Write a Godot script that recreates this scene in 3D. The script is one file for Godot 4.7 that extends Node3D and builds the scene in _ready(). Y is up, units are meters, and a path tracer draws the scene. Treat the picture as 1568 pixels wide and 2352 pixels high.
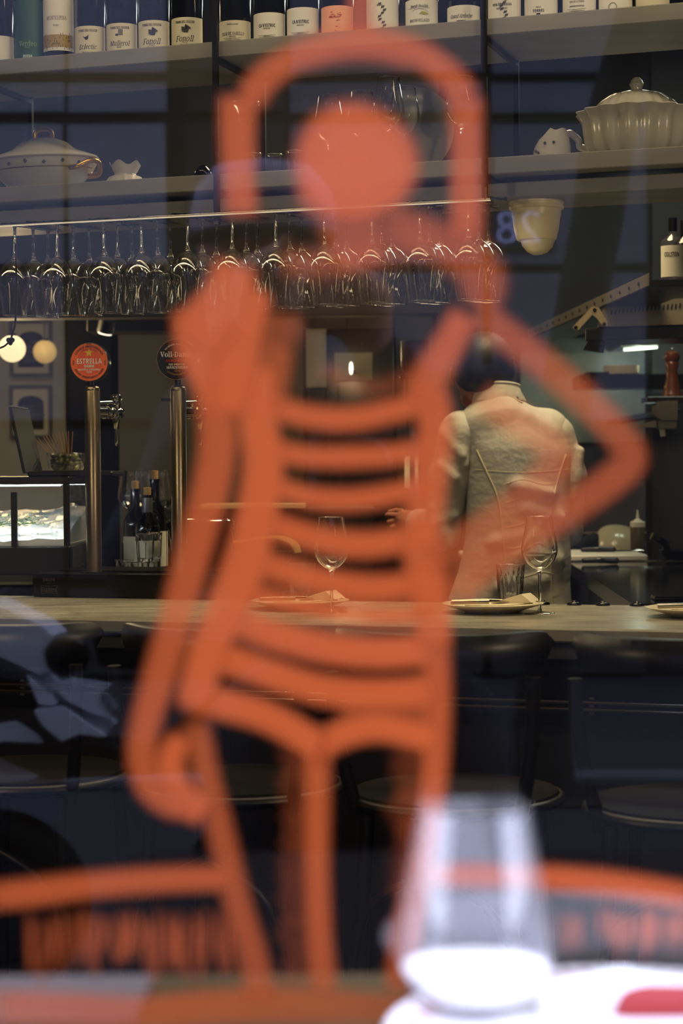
extends Node3D
# A bar seen through its painted shop window. x runs along the window, y up, -z into the bar; the bar counter stands turned by TURN to the window.

const EYE := Vector3(0, 1.40, 0)
const FOCAL := 4400.0
const PANE := 1.15
const TURN := -17.84
const STREET := 10.0
var cam_basis := Basis()
var bar_basis := Basis()
var used := {}
var mats := {}
var rng := RandomNumberGenerator.new()


func _ready() -> void:
	rng.seed = 71
	cam_basis = Basis(Vector3.UP, deg_to_rad(0.66)) * Basis(Vector3.RIGHT, deg_to_rad(-1.38)) * Basis(Vector3.BACK, deg_to_rad(-0.46))
	bar_basis = Basis(Vector3.UP, deg_to_rad(TURN))
	set_camera_and_light()
	build_room()
	build_street()
	build_window()
	build_counter()
	build_shelves()
	build_bottles()
	build_hanging_glasses()
	build_crockery()
	build_taps()
	build_display_case()
	build_bar_clutter()
	build_place_settings()
	build_stools()
	build_kitchen()
	build_back_room()
	build_chef()
	build_ledge()


func set_camera_and_light() -> void:
	var cam := Camera3D.new()
	cam.name = "view"
	add_child(cam)
	cam.transform = Transform3D(cam_basis, EYE)
	var lens := CameraAttributesPhysical.new()
	lens.frustum_focal_length = 44.9
	lens.exposure_aperture = 3.0
	lens.frustum_focus_distance = 4.5
	lens.frustum_near = 0.05
	lens.frustum_far = 200.0
	cam.attributes = lens
	cam.current = true
	var e := Environment.new()
	e.background_mode = Environment.BG_SKY
	var sky := Sky.new()
	var look := ProceduralSkyMaterial.new()
	look.sky_top_color = Color(0.74, 0.77, 0.90)
	look.sky_horizon_color = Color(0.79, 0.81, 0.90)
	look.ground_horizon_color = Color(0.3, 0.3, 0.33)
	look.ground_bottom_color = Color(0.2, 0.2, 0.22)
	look.sky_energy_multiplier = SKY
	look.ground_energy_multiplier = 1.0
	sky.sky_material = look
	e.sky = sky
	e.tonemap_mode = Environment.TONE_MAPPER_LINEAR
	e.tonemap_exposure = 1.0
	e.sdfgi_enabled = true
	e.ssao_enabled = true
	e.ssil_enabled = true
	var we := WorldEnvironment.new()
	we.name = "environment"
	we.environment = e
	add_child(we)
	# added lamps, all out of view, that light the room: [place, width, depth, colour, energy, name, label]
	added_lamp_panel(bar_at(-0.95, 2.90, 3.82), 2.6, 0.10, WARM, 0.5, "added_linear_lamp", "added long narrow warm lamp, out of view above the front of the bar", true)
	pendant(Vector3(1.05, 2.05, -2.55), 0.48, "added warm ball lamp, out of view above the stools, the right one of two")
	pendant(Vector3(-1.25, 2.05, -2.8), 0.34, "added warm ball lamp, out of view above the stools, the left one of two")
	added_lamp_panel(bar_at(-1.3, 3.18, 5.2), 0.5, 0.5, WARM, 1.7, "added_square_lamp", "added square warm lamp, out of view above the aisle behind the bar", true)
	added_lamp_panel(Vector3(0.55, 3.18, -5.6), 0.6, 0.6, WARM, 2.6, "added_square_lamp", "added square warm lamp, out of view above the standing cook", false)
	added_lamp_panel(Vector3(-1.9, 3.18, -7.3), 0.6, 0.6, WARM, 1.6, "added_square_lamp", "added square warm lamp, out of view above the back room near the framed pictures", false)
	added_lamp_panel(Vector3(1.35, 3.18, -7.0), 0.9, 0.25, Color(0.95, 1.0, 0.9), 1.3, "added_square_lamp", "added oblong cool lamp, out of view above the black kitchen worktop", false)

const SKY := 2.6
const WARM := Color(1.0, 0.89, 0.70)


# ---------------------------------------------------------------- places
func ray(px: float, py: float) -> Vector3:
	return cam_basis * Vector3((px - 784.0) / FOCAL, -(py - 1176.0) / FOCAL, -1.0)


func at(px: float, py: float, depth: float) -> Vector3:            # the point that far in front of the camera
	return EYE + ray(px, py) * depth


func at_bar(px: float, py: float, d: float) -> Vector3:            # the point on the upright plane along the bar, d from the camera
	var n := bar_basis * Vector3.FORWARD
	var r := ray(px, py)
	return EYE + r * (d / r.dot(n))


func at_height(px: float, py: float, h: float) -> Vector3:
	var r := ray(px, py)
	return EYE + r * ((h - EYE.y) / r.y)


func at_pane(px: float, py: float, w := PANE) -> Vector3:           # the point on an upright plane parallel to the window
	var r := ray(px, py)
	return EYE + r * (-w / r.z)


func in_street(px: float, py: float, v: float) -> Vector3:          # where a thing stands whose mirror image in the window is v away
	var p := at_pane(px, py, v)
	return Vector3(p.x, p.y, -2.0 * PANE - p.z)


func bar_at(x: float, y: float, d: float) -> Vector3:               # x along the bar, d across it
	return bar_basis * Vector3(x, 0, -d) + Vector3(0, y, 0)


func bar_x(p: Vector3) -> float:
	return (bar_basis.inverse() * p).x


# ---------------------------------------------------------------- nodes
func numbered(called: String) -> String:
	var n: int = used.get(called, 0)
	used[called] = n + 1
	return called if n == 0 else "%s_%03d" % [called, n]


func tag(o: Node3D, label: String, category: String, group := "") -> Node3D:
	o.set_meta("label", label)
	if category:
		o.set_meta("category", category)
	if group:
		o.set_meta("group", group)
	return o


func thing(called: String, label: String, category: String, where: Vector3, turn := Basis(), group := "") -> Node3D:
	var o := Node3D.new()
	o.name = numbered(called)
	add_child(o)
	o.transform = Transform3D(turn, where)
	return tag(o, label, category, group)


func part(parent: Node3D, called: String, mesh: Mesh, material: Material, where := Vector3.ZERO, turn := Basis()) -> MeshInstance3D:
	var o := MeshInstance3D.new()
	o.name = called
	o.mesh = mesh
	o.material_override = material
	parent.add_child(o, true)
	o.transform = Transform3D(turn, where)
	return o


func solo(called: String, label: String, category: String, mesh: Mesh, material: Material, where := Vector3.ZERO, turn := Basis(), group := "") -> MeshInstance3D:
	var o := part(self, numbered(called), mesh, material, where, turn)
	tag(o, label, category, group)
	return o


func struct(called: String, mesh: Mesh, material: Material, where := Vector3.ZERO, turn := Basis()) -> MeshInstance3D:
	var o := part(self, numbered(called), mesh, material, where, turn)
	o.set_meta("kind", "structure")
	return o


func copy(o: Node3D, called: String, label: String, where: Vector3, turn: Basis) -> Node3D:
	var c: Node3D = o.duplicate()
	c.name = numbered(called)
	add_child(c)
	c.transform = Transform3D(turn, where)
	c.set_meta("label", label)
	return c


func added_lamp_panel(where: Vector3, w: float, d: float, c: Color, energy: float, called: String, label: String, along_bar: bool) -> void:  # added lamp out of view, put in to light the room
	var turn := bar_basis if along_bar else Basis()
	var o := thing(called, label, "added lamp", where, turn)
	part(o, "housing", box(Vector3(w + 0.03, 0.05, d + 0.03), 0.004), mat("lamp_housing", Color(0.12, 0.12, 0.12), 0.5), Vector3(0, 0.027, 0))
	var g := mat("lamp_glow_%s" % called + str(c), Color(0.9, 0.88, 0.8), 0.6)
	g.emission_enabled = true
	g.emission = c
	g.emission_energy_multiplier = 6.0
	part(o, "glowing_diffuser", box(Vector3(w, 0.008, d), 0.001), g)
	if not along_bar or d > 0.2:
		hang(o, 0.052, 3.3 - where.y)
	else:
		for s in [-1, 1]:
			part(o, "suspension_wire", tube([Vector3(s * w * 0.42, 0.05, 0), Vector3(s * w * 0.42, 3.3 - where.y, 0)], 0.002, 6), mat("black_metal", Color(0.03, 0.03, 0.035), 0.45, 0.6))
	var l := AreaLight3D.new()
	l.name = "area_light"
	add_child(l, true)
	l.transform = Transform3D(turn * Basis(Vector3.RIGHT, -PI / 2), where + Vector3(0, -0.012, 0))
	l.area_size = Vector2(w, d)
	l.light_color = c
	l.light_energy = energy
	l.shadow_enabled = true
	l.set("area_range", 20.0)
	l.set("area_attenuation", 2.0)


func pendant(p: Vector3, energy: float, label: String) -> void:  # added ball lamp beside the view, filling in light from the front
	var o := thing("added_ball_lamp", label, "pendant lamp", p, Basis(), "added ball lamps out of view")
	var g := mat("added_ball_glow", Color(0.9, 0.85, 0.75), 0.5)
	g.emission_enabled = true
	g.emission = WARM
	g.emission_energy_multiplier = 6.0
	var prof := []
	for k in 17:
		var t := -PI / 2 + PI * k / 16
		prof.append(Vector2(maxf(cos(t) * 0.07, 0.0005), sin(t) * 0.07))
	part(o, "glowing_globe", lathe(prof, 28), g)
	part(o, "cord", tube([Vector3(0, 0.07, 0), Vector3(0, 3.3 - p.y, 0)], 0.003, 6), mat("black_metal", Color(0.03, 0.03, 0.035), 0.45, 0.6))
	var l := OmniLight3D.new()
	l.name = "added_ball_light"
	add_child(l, true)
	l.position = p
	l.light_color = WARM
	l.light_energy = energy
	l.light_size = 0.06
	l.omni_range = 15.0
	l.omni_attenuation = 2.0
	l.shadow_enabled = true


func hang(o: Node3D, from: float, to: float) -> void:
	part(o, "stem", tube([Vector3(0, from - 0.01, 0), Vector3(0, to, 0)], 0.008, 8), mat("black_metal", Color(0.03, 0.03, 0.035), 0.45, 0.6))


# ---------------------------------------------------------------- materials
func mat(key: String, c: Color, rough := 0.6, metal := 0.0) -> StandardMaterial3D:
	if mats.has(key):
		return mats[key]
	var m := StandardMaterial3D.new()
	m.resource_name = key
	m.albedo_color = c
	m.roughness = rough
	m.metallic = metal
	mats[key] = m
	return m


func pane_glass(key: String, alpha := 0.02, c := Color(1, 1, 1)) -> StandardMaterial3D:
	if mats.has(key):
		return mats[key]
	var m := mat(key, Color(c.r, c.g, c.b, alpha), 0.02)
	m.transparency = BaseMaterial3D.TRANSPARENCY_ALPHA
	return m


func solid_glass(key: String, c := Color(1, 1, 1), alpha := 0.0, scale := 0.05) -> StandardMaterial3D:
	if mats.has(key):
		return mats[key]
	var m := mat(key, Color(c.r, c.g, c.b, alpha), 0.02)
	m.transparency = BaseMaterial3D.TRANSPARENCY_ALPHA
	m.refraction_enabled = true
	m.refraction_scale = scale
	return m


func noise_texture(key: int, freq: float, colours: Array, size := 512, kind := FastNoiseLite.TYPE_SIMPLEX_SMOOTH, octaves := 4) -> NoiseTexture2D:
	var n := FastNoiseLite.new()
	n.seed = key
	n.noise_type = kind
	n.frequency = freq
	n.fractal_octaves = octaves
	var t := NoiseTexture2D.new()
	t.noise = n
	t.width = size
	t.height = size
	t.seamless = true
	var g := Gradient.new()
	var offs := PackedFloat32Array()
	var cols := PackedColorArray()
	for i in colours.size():
		offs.append(float(i) / (colours.size() - 1))
		cols.append(colours[i])
	g.offsets = offs
	g.colors = cols
	t.color_ramp = g
	return t


func bump_texture(key: int, freq: float, strength := 4.0, size := 512, octaves := 4) -> NoiseTexture2D:
	var n := FastNoiseLite.new()
	n.seed = key
	n.noise_type = FastNoiseLite.TYPE_SIMPLEX_SMOOTH
	n.frequency = freq
	n.fractal_octaves = octaves
	var t := NoiseTexture2D.new()
	t.noise = n
	t.width = size
	t.height = size
	t.seamless = true
	t.as_normal_map = true
	t.bump_strength = strength
	return t


func patterned(key: String, texture: Texture2D, scale: Vector3, rough := 0.6, metal := 0.0, bump: Texture2D = null, bump_scale := 0.5) -> StandardMaterial3D:
	if mats.has(key):
		return mats[key]
	var m := mat(key, Color.WHITE, rough, metal)
	if texture:
		m.albedo_texture = texture
	m.uv1_triplanar = true
	m.uv1_world_triplanar = true
	m.uv1_scale = scale
	if bump:
		m.normal_enabled = true
		m.normal_texture = bump
		m.normal_scale = bump_scale
	return m


# ---------------------------------------------------------------- shapes
func tri(st: SurfaceTool, p: Array, n: Array, uv: Array = []) -> void:   # clockwise seen from where the normals point
	var order := [0, 1, 2]
	var face: Vector3 = (p[1] - p[0]).cross(p[2] - p[0])
	if face.dot(n[0] + n[1] + n[2]) > 0:
		order = [0, 2, 1]
	for i in order:
		st.set_normal(n[i])
		if uv:
			st.set_uv(uv[i])
		st.add_vertex(p[i])


func quad(st: SurfaceTool, a: Vector3, b: Vector3, c: Vector3, d: Vector3, na: Vector3, nb: Vector3, nc: Vector3, nd: Vector3) -> void:
	tri(st, [a, b, c], [na, nb, nc])
	tri(st, [a, c, d], [na, nc, nd])


func flat_quad(st: SurfaceTool, a: Vector3, b: Vector3, c: Vector3, d: Vector3, n: Vector3) -> void:
	quad(st, a, b, c, d, n, n, n, n)


func begin() -> SurfaceTool:
	var st := SurfaceTool.new()
	st.begin(Mesh.PRIMITIVE_TRIANGLES)
	return st


var boxes := {}


func box(size: Vector3, bevel := 0.002) -> ArrayMesh:
	var key := str(size) + str(bevel)
	if boxes.has(key):
		return boxes[key]
	var st := begin()
	add_box(st, Vector3.ZERO, size, bevel)
	boxes[key] = st.commit()
	return boxes[key]


func add_box(st: SurfaceTool, centre: Vector3, size: Vector3, bevel := 0.002, turn := Basis()) -> void:
	var h := size / 2
	bevel = minf(bevel, minf(h.x, minf(h.y, h.z)) * 0.6)
	var axes := [Vector3.RIGHT, Vector3.UP, Vector3.BACK]
	for k in 3:
		var u: Vector3 = axes[(k + 1) % 3]
		var v: Vector3 = axes[(k + 2) % 3]
		var hu := h[(k + 1) % 3] - bevel
		var hv := h[(k + 2) % 3] - bevel
		for s: float in [-1.0, 1.0]:
			var n: Vector3 = axes[k] * s
			var c := n * h[k]
			flat_quad(st, centre + turn * (c - u * hu - v * hv), centre + turn * (c + u * hu - v * hv), centre + turn * (c + u * hu + v * hv), centre + turn * (c - u * hu + v * hv), turn * n)
	if bevel <= 0:
		return
	for k in 3:                                                    # edges along axis k
		var along: Vector3 = axes[k] * (h[k] - bevel)
		var u: Vector3 = axes[(k + 1) % 3]
		var v: Vector3 = axes[(k + 2) % 3]
		var hu := h[(k + 1) % 3]
		var hv := h[(k + 2) % 3]
		for su: float in [-1.0, 1.0]:
			for sv: float in [-1.0, 1.0]:
				var p := u * su * hu + v * sv * (hv - bevel)
				var q := u * su * (hu - bevel) + v * sv * hv
				var n := (u * su + v * sv).normalized()
				flat_quad(st, centre + turn * (p - along), centre + turn * (p + along), centre + turn * (q + along), centre + turn * (q - along), turn * n)
	for sx: float in [-1.0, 1.0]:
		for sy: float in [-1.0, 1.0]:
			for sz: float in [-1.0, 1.0]:
				var s := Vector3(sx, sy, sz)
				var n := turn * s.normalized()
				tri(st, [centre + turn * (s * Vector3(h.x, h.y - bevel, h.z - bevel)), centre + turn * (s * Vector3(h.x - bevel, h.y, h.z - bevel)), centre + turn * (s * Vector3(h.x - bevel, h.y - bevel, h.z))], [n, n, n])


func lathe(profile: Array, segments := 32, ribs := 0, depth := 0.0, rib_from := -1e9, rib_to := 1e9, squash := 1.0) -> ArrayMesh:   # profile of Vector2(radius, height), outside on the right hand going up
	var st := begin()
	add_lathe(st, profile, segments, Transform3D(), ribs, depth, rib_from, rib_to, squash)
	return st.commit()


func add_lathe(st: SurfaceTool, profile: Array, segments := 32, place := Transform3D(), ribs := 0, depth := 0.0, rib_from := -1e9, rib_to := 1e9, squash := 1.0) -> void:
	var m := profile.size()
	var seg := []
	for i in m - 1:
		var d: Vector2 = profile[i + 1] - profile[i]
		seg.append(Vector2(d.y, -d.x).normalized() if d.length() > 1e-9 else Vector2.ZERO)
	for i in m - 1:
		var n0: Vector2 = seg[i]
		var n1: Vector2 = seg[i]
		if i > 0 and seg[i - 1].dot(seg[i]) > 0.7:
			n0 = (seg[i - 1] + seg[i]).normalized()
		if i < m - 2 and seg[i + 1].dot(seg[i]) > 0.7:
			n1 = (seg[i + 1] + seg[i]).normalized()
		for j in segments:
			var pts := []
			var nrm := []
			var uvs := []
			for q in [[i, j, n0], [i + 1, j, n1], [i + 1, j + 1, n1], [i, j + 1, n0]]:
				var t: float = TAU * q[1] / segments
				var pr: Vector2 = profile[q[0]]
				var n2: Vector2 = q[2]
				var r := pr.x
				var slope := 0.0
				if ribs > 0 and pr.y >= rib_from and pr.y <= rib_to:
					r *= 1.0 + depth * cos(ribs * t)
					slope = depth * ribs * sin(ribs * t)
				var out := Vector3(cos(t), 0, sin(t))
				var side := Vector3(-sin(t), 0, cos(t))
				var pos := Vector3(out.x * r, pr.y, out.z * r * squash)
				var n := (out * n2.x + side * slope * n2.x + Vector3(0, n2.y, 0))
				n.z /= squash
				pts.append(place * pos)
				nrm.append((place.basis * n).normalized())
				uvs.append(Vector2(float(q[1]) / segments, float(q[0]) / (m - 1)))
			if profile[i].x > 1e-6:
				tri(st, [pts[0], pts[1], pts[3]], [nrm[0], nrm[1], nrm[3]], [uvs[0], uvs[1], uvs[3]])
			if profile[i + 1].x > 1e-6:
				tri(st, [pts[1], pts[2], pts[3]], [nrm[1], nrm[2], nrm[3]], [uvs[1], uvs[2], uvs[3]])


func smooth_path(points: Array, per := 6) -> Array:                 # Catmull-Rom through the points
	if points.size() < 3:
		return points
	var out := []
	for i in points.size() - 1:
		var a = points[maxi(i - 1, 0)]
		var b = points[i]
		var c = points[i + 1]
		var d = points[mini(i + 2, points.size() - 1)]
		for k in per:
			var t := float(k) / per
			out.append(0.5 * ((2.0 * b) + (c - a) * t + (2.0 * a - 5.0 * b + 4.0 * c - d) * t * t + (3.0 * b - a - 3.0 * c + d) * t * t * t))
	out.append(points[-1])
	return out


func tube(points: Array, radius, sides := 10) -> ArrayMesh:
	var st := begin()
	add_tube(st, points, radius, sides)
	return st.commit()


func add_tube(st: SurfaceTool, points: Array, radius, sides := 10, flat := 1.0) -> void:   # radius: a number or a list, one for each point
	var n := points.size()
	var rings := []
	var up := Vector3.UP
	for i in n:
		var d: Vector3 = (points[mini(i + 1, n - 1)] - points[maxi(i - 1, 0)]).normalized()
		var x := up.cross(d)
		if x.length() < 0.05:
			x = Vector3.RIGHT.cross(d)
		x = x.normalized()
		var y := d.cross(x).normalized()
		up = y
		var r: float = radius[i] if radius is Array else radius
		var ring := []
		for j in sides:
			var t := TAU * j / sides
			ring.append([points[i] + x * cos(t) * r + y * sin(t) * r * flat, (x * cos(t) + y * sin(t) / flat).normalized()])
		rings.append([ring, d])
	for i in n - 1:
		for j in sides:
			var a = rings[i][0][j]
			var b = rings[i + 1][0][j]
			var c = rings[i + 1][0][(j + 1) % sides]
			var e = rings[i][0][(j + 1) % sides]
			quad(st, a[0], b[0], c[0], e[0], a[1], b[1], c[1], e[1])
	for k in [0, n - 1]:
		var nn: Vector3 = rings[k][1] * (-1.0 if k == 0 else 1.0)
		for j in sides:
			tri(st, [points[k], rings[k][0][j][0], rings[k][0][(j + 1) % sides][0]], [nn, nn, nn])


func prism(outline: PackedVector2Array, depth: float) -> ArrayMesh:   # an outline in x and y, thick along z, from -depth / 2 to depth / 2
	var st := begin()
	add_prism(st, outline, depth)
	return st.commit()


func add_prism(st: SurfaceTool, outline: PackedVector2Array, depth: float, place := Transform3D()) -> void:
	var idx := Geometry2D.triangulate_polygon(outline)
	var f := Vector3(0, 0, depth / 2)
	for s: float in [-1.0, 1.0]:
		var n := place.basis * Vector3(0, 0, s)
		for i in range(0, idx.size(), 3):
			var p := []
			for k in 3:
				var o := outline[idx[i + k]]
				p.append(place * (Vector3(o.x, o.y, 0) + f * s))
			tri(st, p, [n, n, n])
	var turn := 1.0 if not Geometry2D.is_polygon_clockwise(outline) else -1.0
	for i in outline.size():
		var a := outline[i]
		var b := outline[(i + 1) % outline.size()]
		var d := (b - a).normalized()
		var n := place.basis * (Vector3(d.y, -d.x, 0) * turn)
		flat_quad(st, place * (Vector3(a.x, a.y, 0) + f), place * (Vector3(b.x, b.y, 0) + f), place * (Vector3(b.x, b.y, 0) - f), place * (Vector3(a.x, a.y, 0) - f), n)


func patch(r: float, a0: float, a1: float, y0: float, y1: float, thick := 0.0006, steps := 14) -> ArrayMesh:   # a label bent round a bottle; angle 0 faces +z
	var st := begin()
	var ro := r + thick
	for j in steps:
		var t0 := lerpf(a0, a1, float(j) / steps)
		var t1 := lerpf(a0, a1, float(j + 1) / steps)
		var n0 := Vector3(sin(t0), 0, cos(t0))
		var n1 := Vector3(sin(t1), 0, cos(t1))
		var lo := Vector3(0, y0, 0)
		var hi := Vector3(0, y1, 0)
		quad(st, n0 * ro + lo, n1 * ro + lo, n1 * ro + hi, n0 * ro + hi, n0, n1, n1, n0)
		flat_quad(st, n0 * r + hi, n1 * r + hi, n1 * ro + hi, n0 * ro + hi, Vector3.UP)
		flat_quad(st, n0 * r + lo, n1 * r + lo, n1 * ro + lo, n0 * ro + lo, Vector3.DOWN)
	return st.commit()


var fonts := {}
var texts := {}


func letters(words: String, height: float, face := "Droid Sans", bold := true, stretch := 1.0) -> Array:   # arrays of a flat text, centred, capital letters about that high
	var key := face + str(bold)
	if not fonts.has(key):
		var f := SystemFont.new()
		f.font_names = PackedStringArray([face])
		f.font_weight = 700 if bold else 400
		fonts[key] = f
	var t := TextMesh.new()
	t.text = words
	t.font = fonts[key]
	t.font_size = 40
	t.pixel_size = height / 28.5
	t.depth = 0.0004
	t.curve_step = 3.0
	var a := t.get_mesh_arrays()
	if stretch != 1.0:
		var v: PackedVector3Array = a[Mesh.ARRAY_VERTEX]
		for i in v.size():
			v[i].x *= stretch
		a[Mesh.ARRAY_VERTEX] = v
	return a


func text_mesh(words: String, height: float, face := "Droid Sans", bold := true, bend := 0.0, ring := 0.0, stretch := 1.0, slant := 0.0) -> ArrayMesh:
	# bend: radius of an upright cylinder it lies on (angle 0 faces +z); ring: radius of a circle in its own plane that it runs along (negative: along the bottom)
	var key := words + str(height) + face + str(bold) + str(bend) + str(ring) + str(stretch) + str(slant)
	if texts.has(key):
		return texts[key]
	var a := letters(words, height, face, bold, stretch)
	var v: PackedVector3Array = a[Mesh.ARRAY_VERTEX]
	var n: PackedVector3Array = a[Mesh.ARRAY_NORMAL]
	for i in v.size():
		var p := v[i]
		p.x += p.y * slant
		if bend > 0:
			var t := p.x / bend
			v[i] = Vector3(sin(t) * (bend + p.z), p.y, cos(t) * (bend + p.z))
			n[i] = n[i].rotated(Vector3.UP, t)
		elif ring != 0.0:
			var t := p.x / ring
			var r := ring + p.y
			v[i] = Vector3(sin(t) * r, cos(t) * r, p.z)
		else:
			v[i] = p
	a[Mesh.ARRAY_VERTEX] = v
	a[Mesh.ARRAY_NORMAL] = n
	for k in [Mesh.ARRAY_TANGENT, Mesh.ARRAY_TEX_UV, Mesh.ARRAY_TEX_UV2]:
		a[k] = null
	var m := ArrayMesh.new()
	m.add_surface_from_arrays(Mesh.PRIMITIVE_TRIANGLES, a)
	texts[key] = m
	return m


# ---------------------------------------------------------------- bodies: smooth unions of tapered capsules, meshed with surface nets
func field(p: Vector3, bones: Array, k: float) -> float:
	var d := 1e3
	for b in bones:
		var ab: Vector3 = b[1] - b[0]
		var t := clampf((p - b[0]).dot(ab) / maxf(ab.length_squared(), 1e-9), 0, 1)
		var v: float = (p - b[0] - ab * t).length() - lerpf(b[2], b[3], t)
		var h := maxf(k - absf(d - v), 0.0) / k
		d = minf(d, v) - h * h * k * 0.25
	return d


func body(bones: Array, cell: float, k: float) -> ArrayMesh:
	var lo := Vector3(1e3, 1e3, 1e3)
	var hi := -lo
	for b in bones:
		for e in 2:
			var r = Vector3.ONE * (b[2 + e] + k + cell * 2)
			lo = lo.min(b[e] - r)
			hi = hi.max(b[e] + r)
	var nx := int((hi.x - lo.x) / cell) + 2
	var ny := int((hi.y - lo.y) / cell) + 2
	var nz := int((hi.z - lo.z) / cell) + 2
	var f := PackedFloat32Array()
	f.resize(nx * ny * nz)
	f.fill(1e3)
	for b in bones:
		var r: float = maxf(b[2], b[3]) + k + cell * 2
		var a: Vector3 = b[0]
		var ab: Vector3 = b[1] - b[0]
		var l2 := maxf(ab.length_squared(), 1e-9)
		var r0: float = b[2]
		var dr: float = b[3] - b[2]
		var c0: Vector3 = (a.min(b[1]) - Vector3.ONE * r - lo) / cell
		var c1: Vector3 = (a.max(b[1]) + Vector3.ONE * r - lo) / cell
		for z in range(maxi(int(c0.z), 0), mini(int(c1.z) + 1, nz)):
			for y in range(maxi(int(c0.y), 0), mini(int(c1.y) + 1, ny)):
				var row := (z * ny + y) * nx
				for x in range(maxi(int(c0.x), 0), mini(int(c1.x) + 1, nx)):
					var p := Vector3(lo.x + x * cell, lo.y + y * cell, lo.z + z * cell) - a
					var t := clampf(p.dot(ab) / l2, 0, 1)
					var v := (p - ab * t).length() - r0 - dr * t
					var d := f[row + x]
					var h := k - absf(d - v)
					f[row + x] = minf(d, v) - (h * h * 0.25 / k if h > 0 else 0.0)
	var ids := PackedInt32Array()
	ids.resize(nx * ny * nz)
	ids.fill(-1)
	var verts := PackedVector3Array()
	var off := [0, 1, nx, nx + 1, nx * ny, nx * ny + 1, nx * ny + nx, nx * ny + nx + 1]
	var pairs := [[0, 1], [2, 3], [4, 5], [6, 7], [0, 2], [1, 3], [4, 6], [5, 7], [0, 4], [1, 5], [2, 6], [3, 7]]
	for z in nz - 1:
		for y in ny - 1:
			for x in nx - 1:
				var i := (z * ny + y) * nx + x
				if f[i] > cell * 3 or f[i] < -cell * 3:
					continue
				var mask := 0
				for c in 8:
					if f[i + off[c]] < 0:
						mask |= 1 << c
				if mask == 0 or mask == 255:
					continue
				var sum := Vector3.ZERO
				var count := 0
				for e in pairs:
					var va := f[i + off[e[0]]]
					var vb := f[i + off[e[1]]]
					if (va < 0) != (vb < 0):
						var t := va / (va - vb)
						var pa := Vector3(e[0] & 1, (e[0] >> 1) & 1, e[0] >> 2)
						var pb := Vector3(e[1] & 1, (e[1] >> 1) & 1, e[1] >> 2)
						sum += pa.lerp(pb, t)
						count += 1
				ids[i] = verts.size()
				verts.append(lo + (Vector3(x, y, z) + sum / count) * cell)
	var index := PackedInt32Array()
	var steps := [1, nx, nx * ny]
	for z in range(1, nz - 1):
		for y in range(1, ny - 1):
			for x in range(1, nx - 1):
				var i := (z * ny + y) * nx + x
				if absf(f[i]) > cell * 3:
					continue
				for k3 in 3:
					var inside := f[i] < 0
					if inside == (f[i + steps[k3]] < 0):
						continue
					var u: int = steps[(k3 + 1) % 3]
					var w: int = steps[(k3 + 2) % 3]
					var q := [ids[i - u - w], ids[i - w], ids[i], ids[i - u]]
					if q.min() < 0:
						continue
					if inside:
						index.append_array([q[0], q[2], q[1], q[0], q[3], q[2]])
					else:
						index.append_array([q[0], q[1], q[2], q[0], q[2], q[3]])
	var normals := PackedVector3Array()
	normals.resize(verts.size())
	for i in range(0, index.size(), 3):
		var n := (verts[index[i + 2]] - verts[index[i]]).cross(verts[index[i + 1]] - verts[index[i]])
		for q in 3:
			normals[index[i + q]] += n
	for i in normals.size():
		normals[i] = normals[i].normalized()
	var a := []
	a.resize(Mesh.ARRAY_MAX)
	a[Mesh.ARRAY_VERTEX] = verts
	a[Mesh.ARRAY_NORMAL] = normals
	a[Mesh.ARRAY_INDEX] = index
	var m := ArrayMesh.new()
	m.add_surface_from_arrays(Mesh.PRIMITIVE_TRIANGLES, a)
	return m


# ---------------------------------------------------------------- the setting
func build_room() -> void:
	var plaster := patterned("grey_plaster", noise_texture(3, 0.01, [Color(0.40, 0.39, 0.37), Color(0.46, 0.45, 0.43)]), Vector3.ONE * 0.5, 0.85, 0.0, bump_texture(4, 0.05), 0.15)
	var dark := mat("dark_paint", Color(0.08, 0.08, 0.09), 0.7)
	var floor_m := patterned("floor_concrete", noise_texture(5, 0.012, [Color(0.13, 0.125, 0.12), Color(0.19, 0.185, 0.18)]), Vector3.ONE * 0.4, 0.5)
	var stucco := patterned("outside_stucco", noise_texture(6, 0.02, [Color(0.40, 0.39, 0.38), Color(0.50, 0.49, 0.48)]), Vector3.ONE * 0.5, 0.9)
	struct("floor", box(Vector3(9.6, 0.2, 9.2), 0), floor_m, Vector3(0, -0.1, -5.75))
	struct("ceiling", box(Vector3(9.6, 0.2, 9.2), 0), dark, Vector3(0, 3.4, -5.75))
	struct("wall_back", box(Vector3(9.6, 3.3, 0.2), 0), plaster, Vector3(0, 1.65, -10.2))
	struct("wall_left", box(Vector3(0.2, 3.3, 8.9), 0), plaster, Vector3(-4.7, 1.65, -5.65))
	struct("wall_right", box(Vector3(0.2, 3.3, 8.9), 0), plaster, Vector3(4.7, 1.65, -5.65))
	# the shop front, with one opening: x -0.85 to 1.05, y 1.02 to 2.35
	var z := -PANE - 0.07
	struct("wall_front", box(Vector3(9.6, 1.03, 0.2), 0), stucco, Vector3(0, 0.515, z))
	struct("wall_front", box(Vector3(9.6, 7.15, 0.2), 0), stucco, Vector3(0, 2.35 + 3.575, z))
	struct("wall_front", box(Vector3(3.95, 1.32, 0.2), 0), stucco, Vector3(-0.85 - 1.975, 1.69, z))
	struct("wall_front", box(Vector3(3.75, 1.32, 0.2), 0), stucco, Vector3(1.05 + 1.875, 1.69, z))


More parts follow.
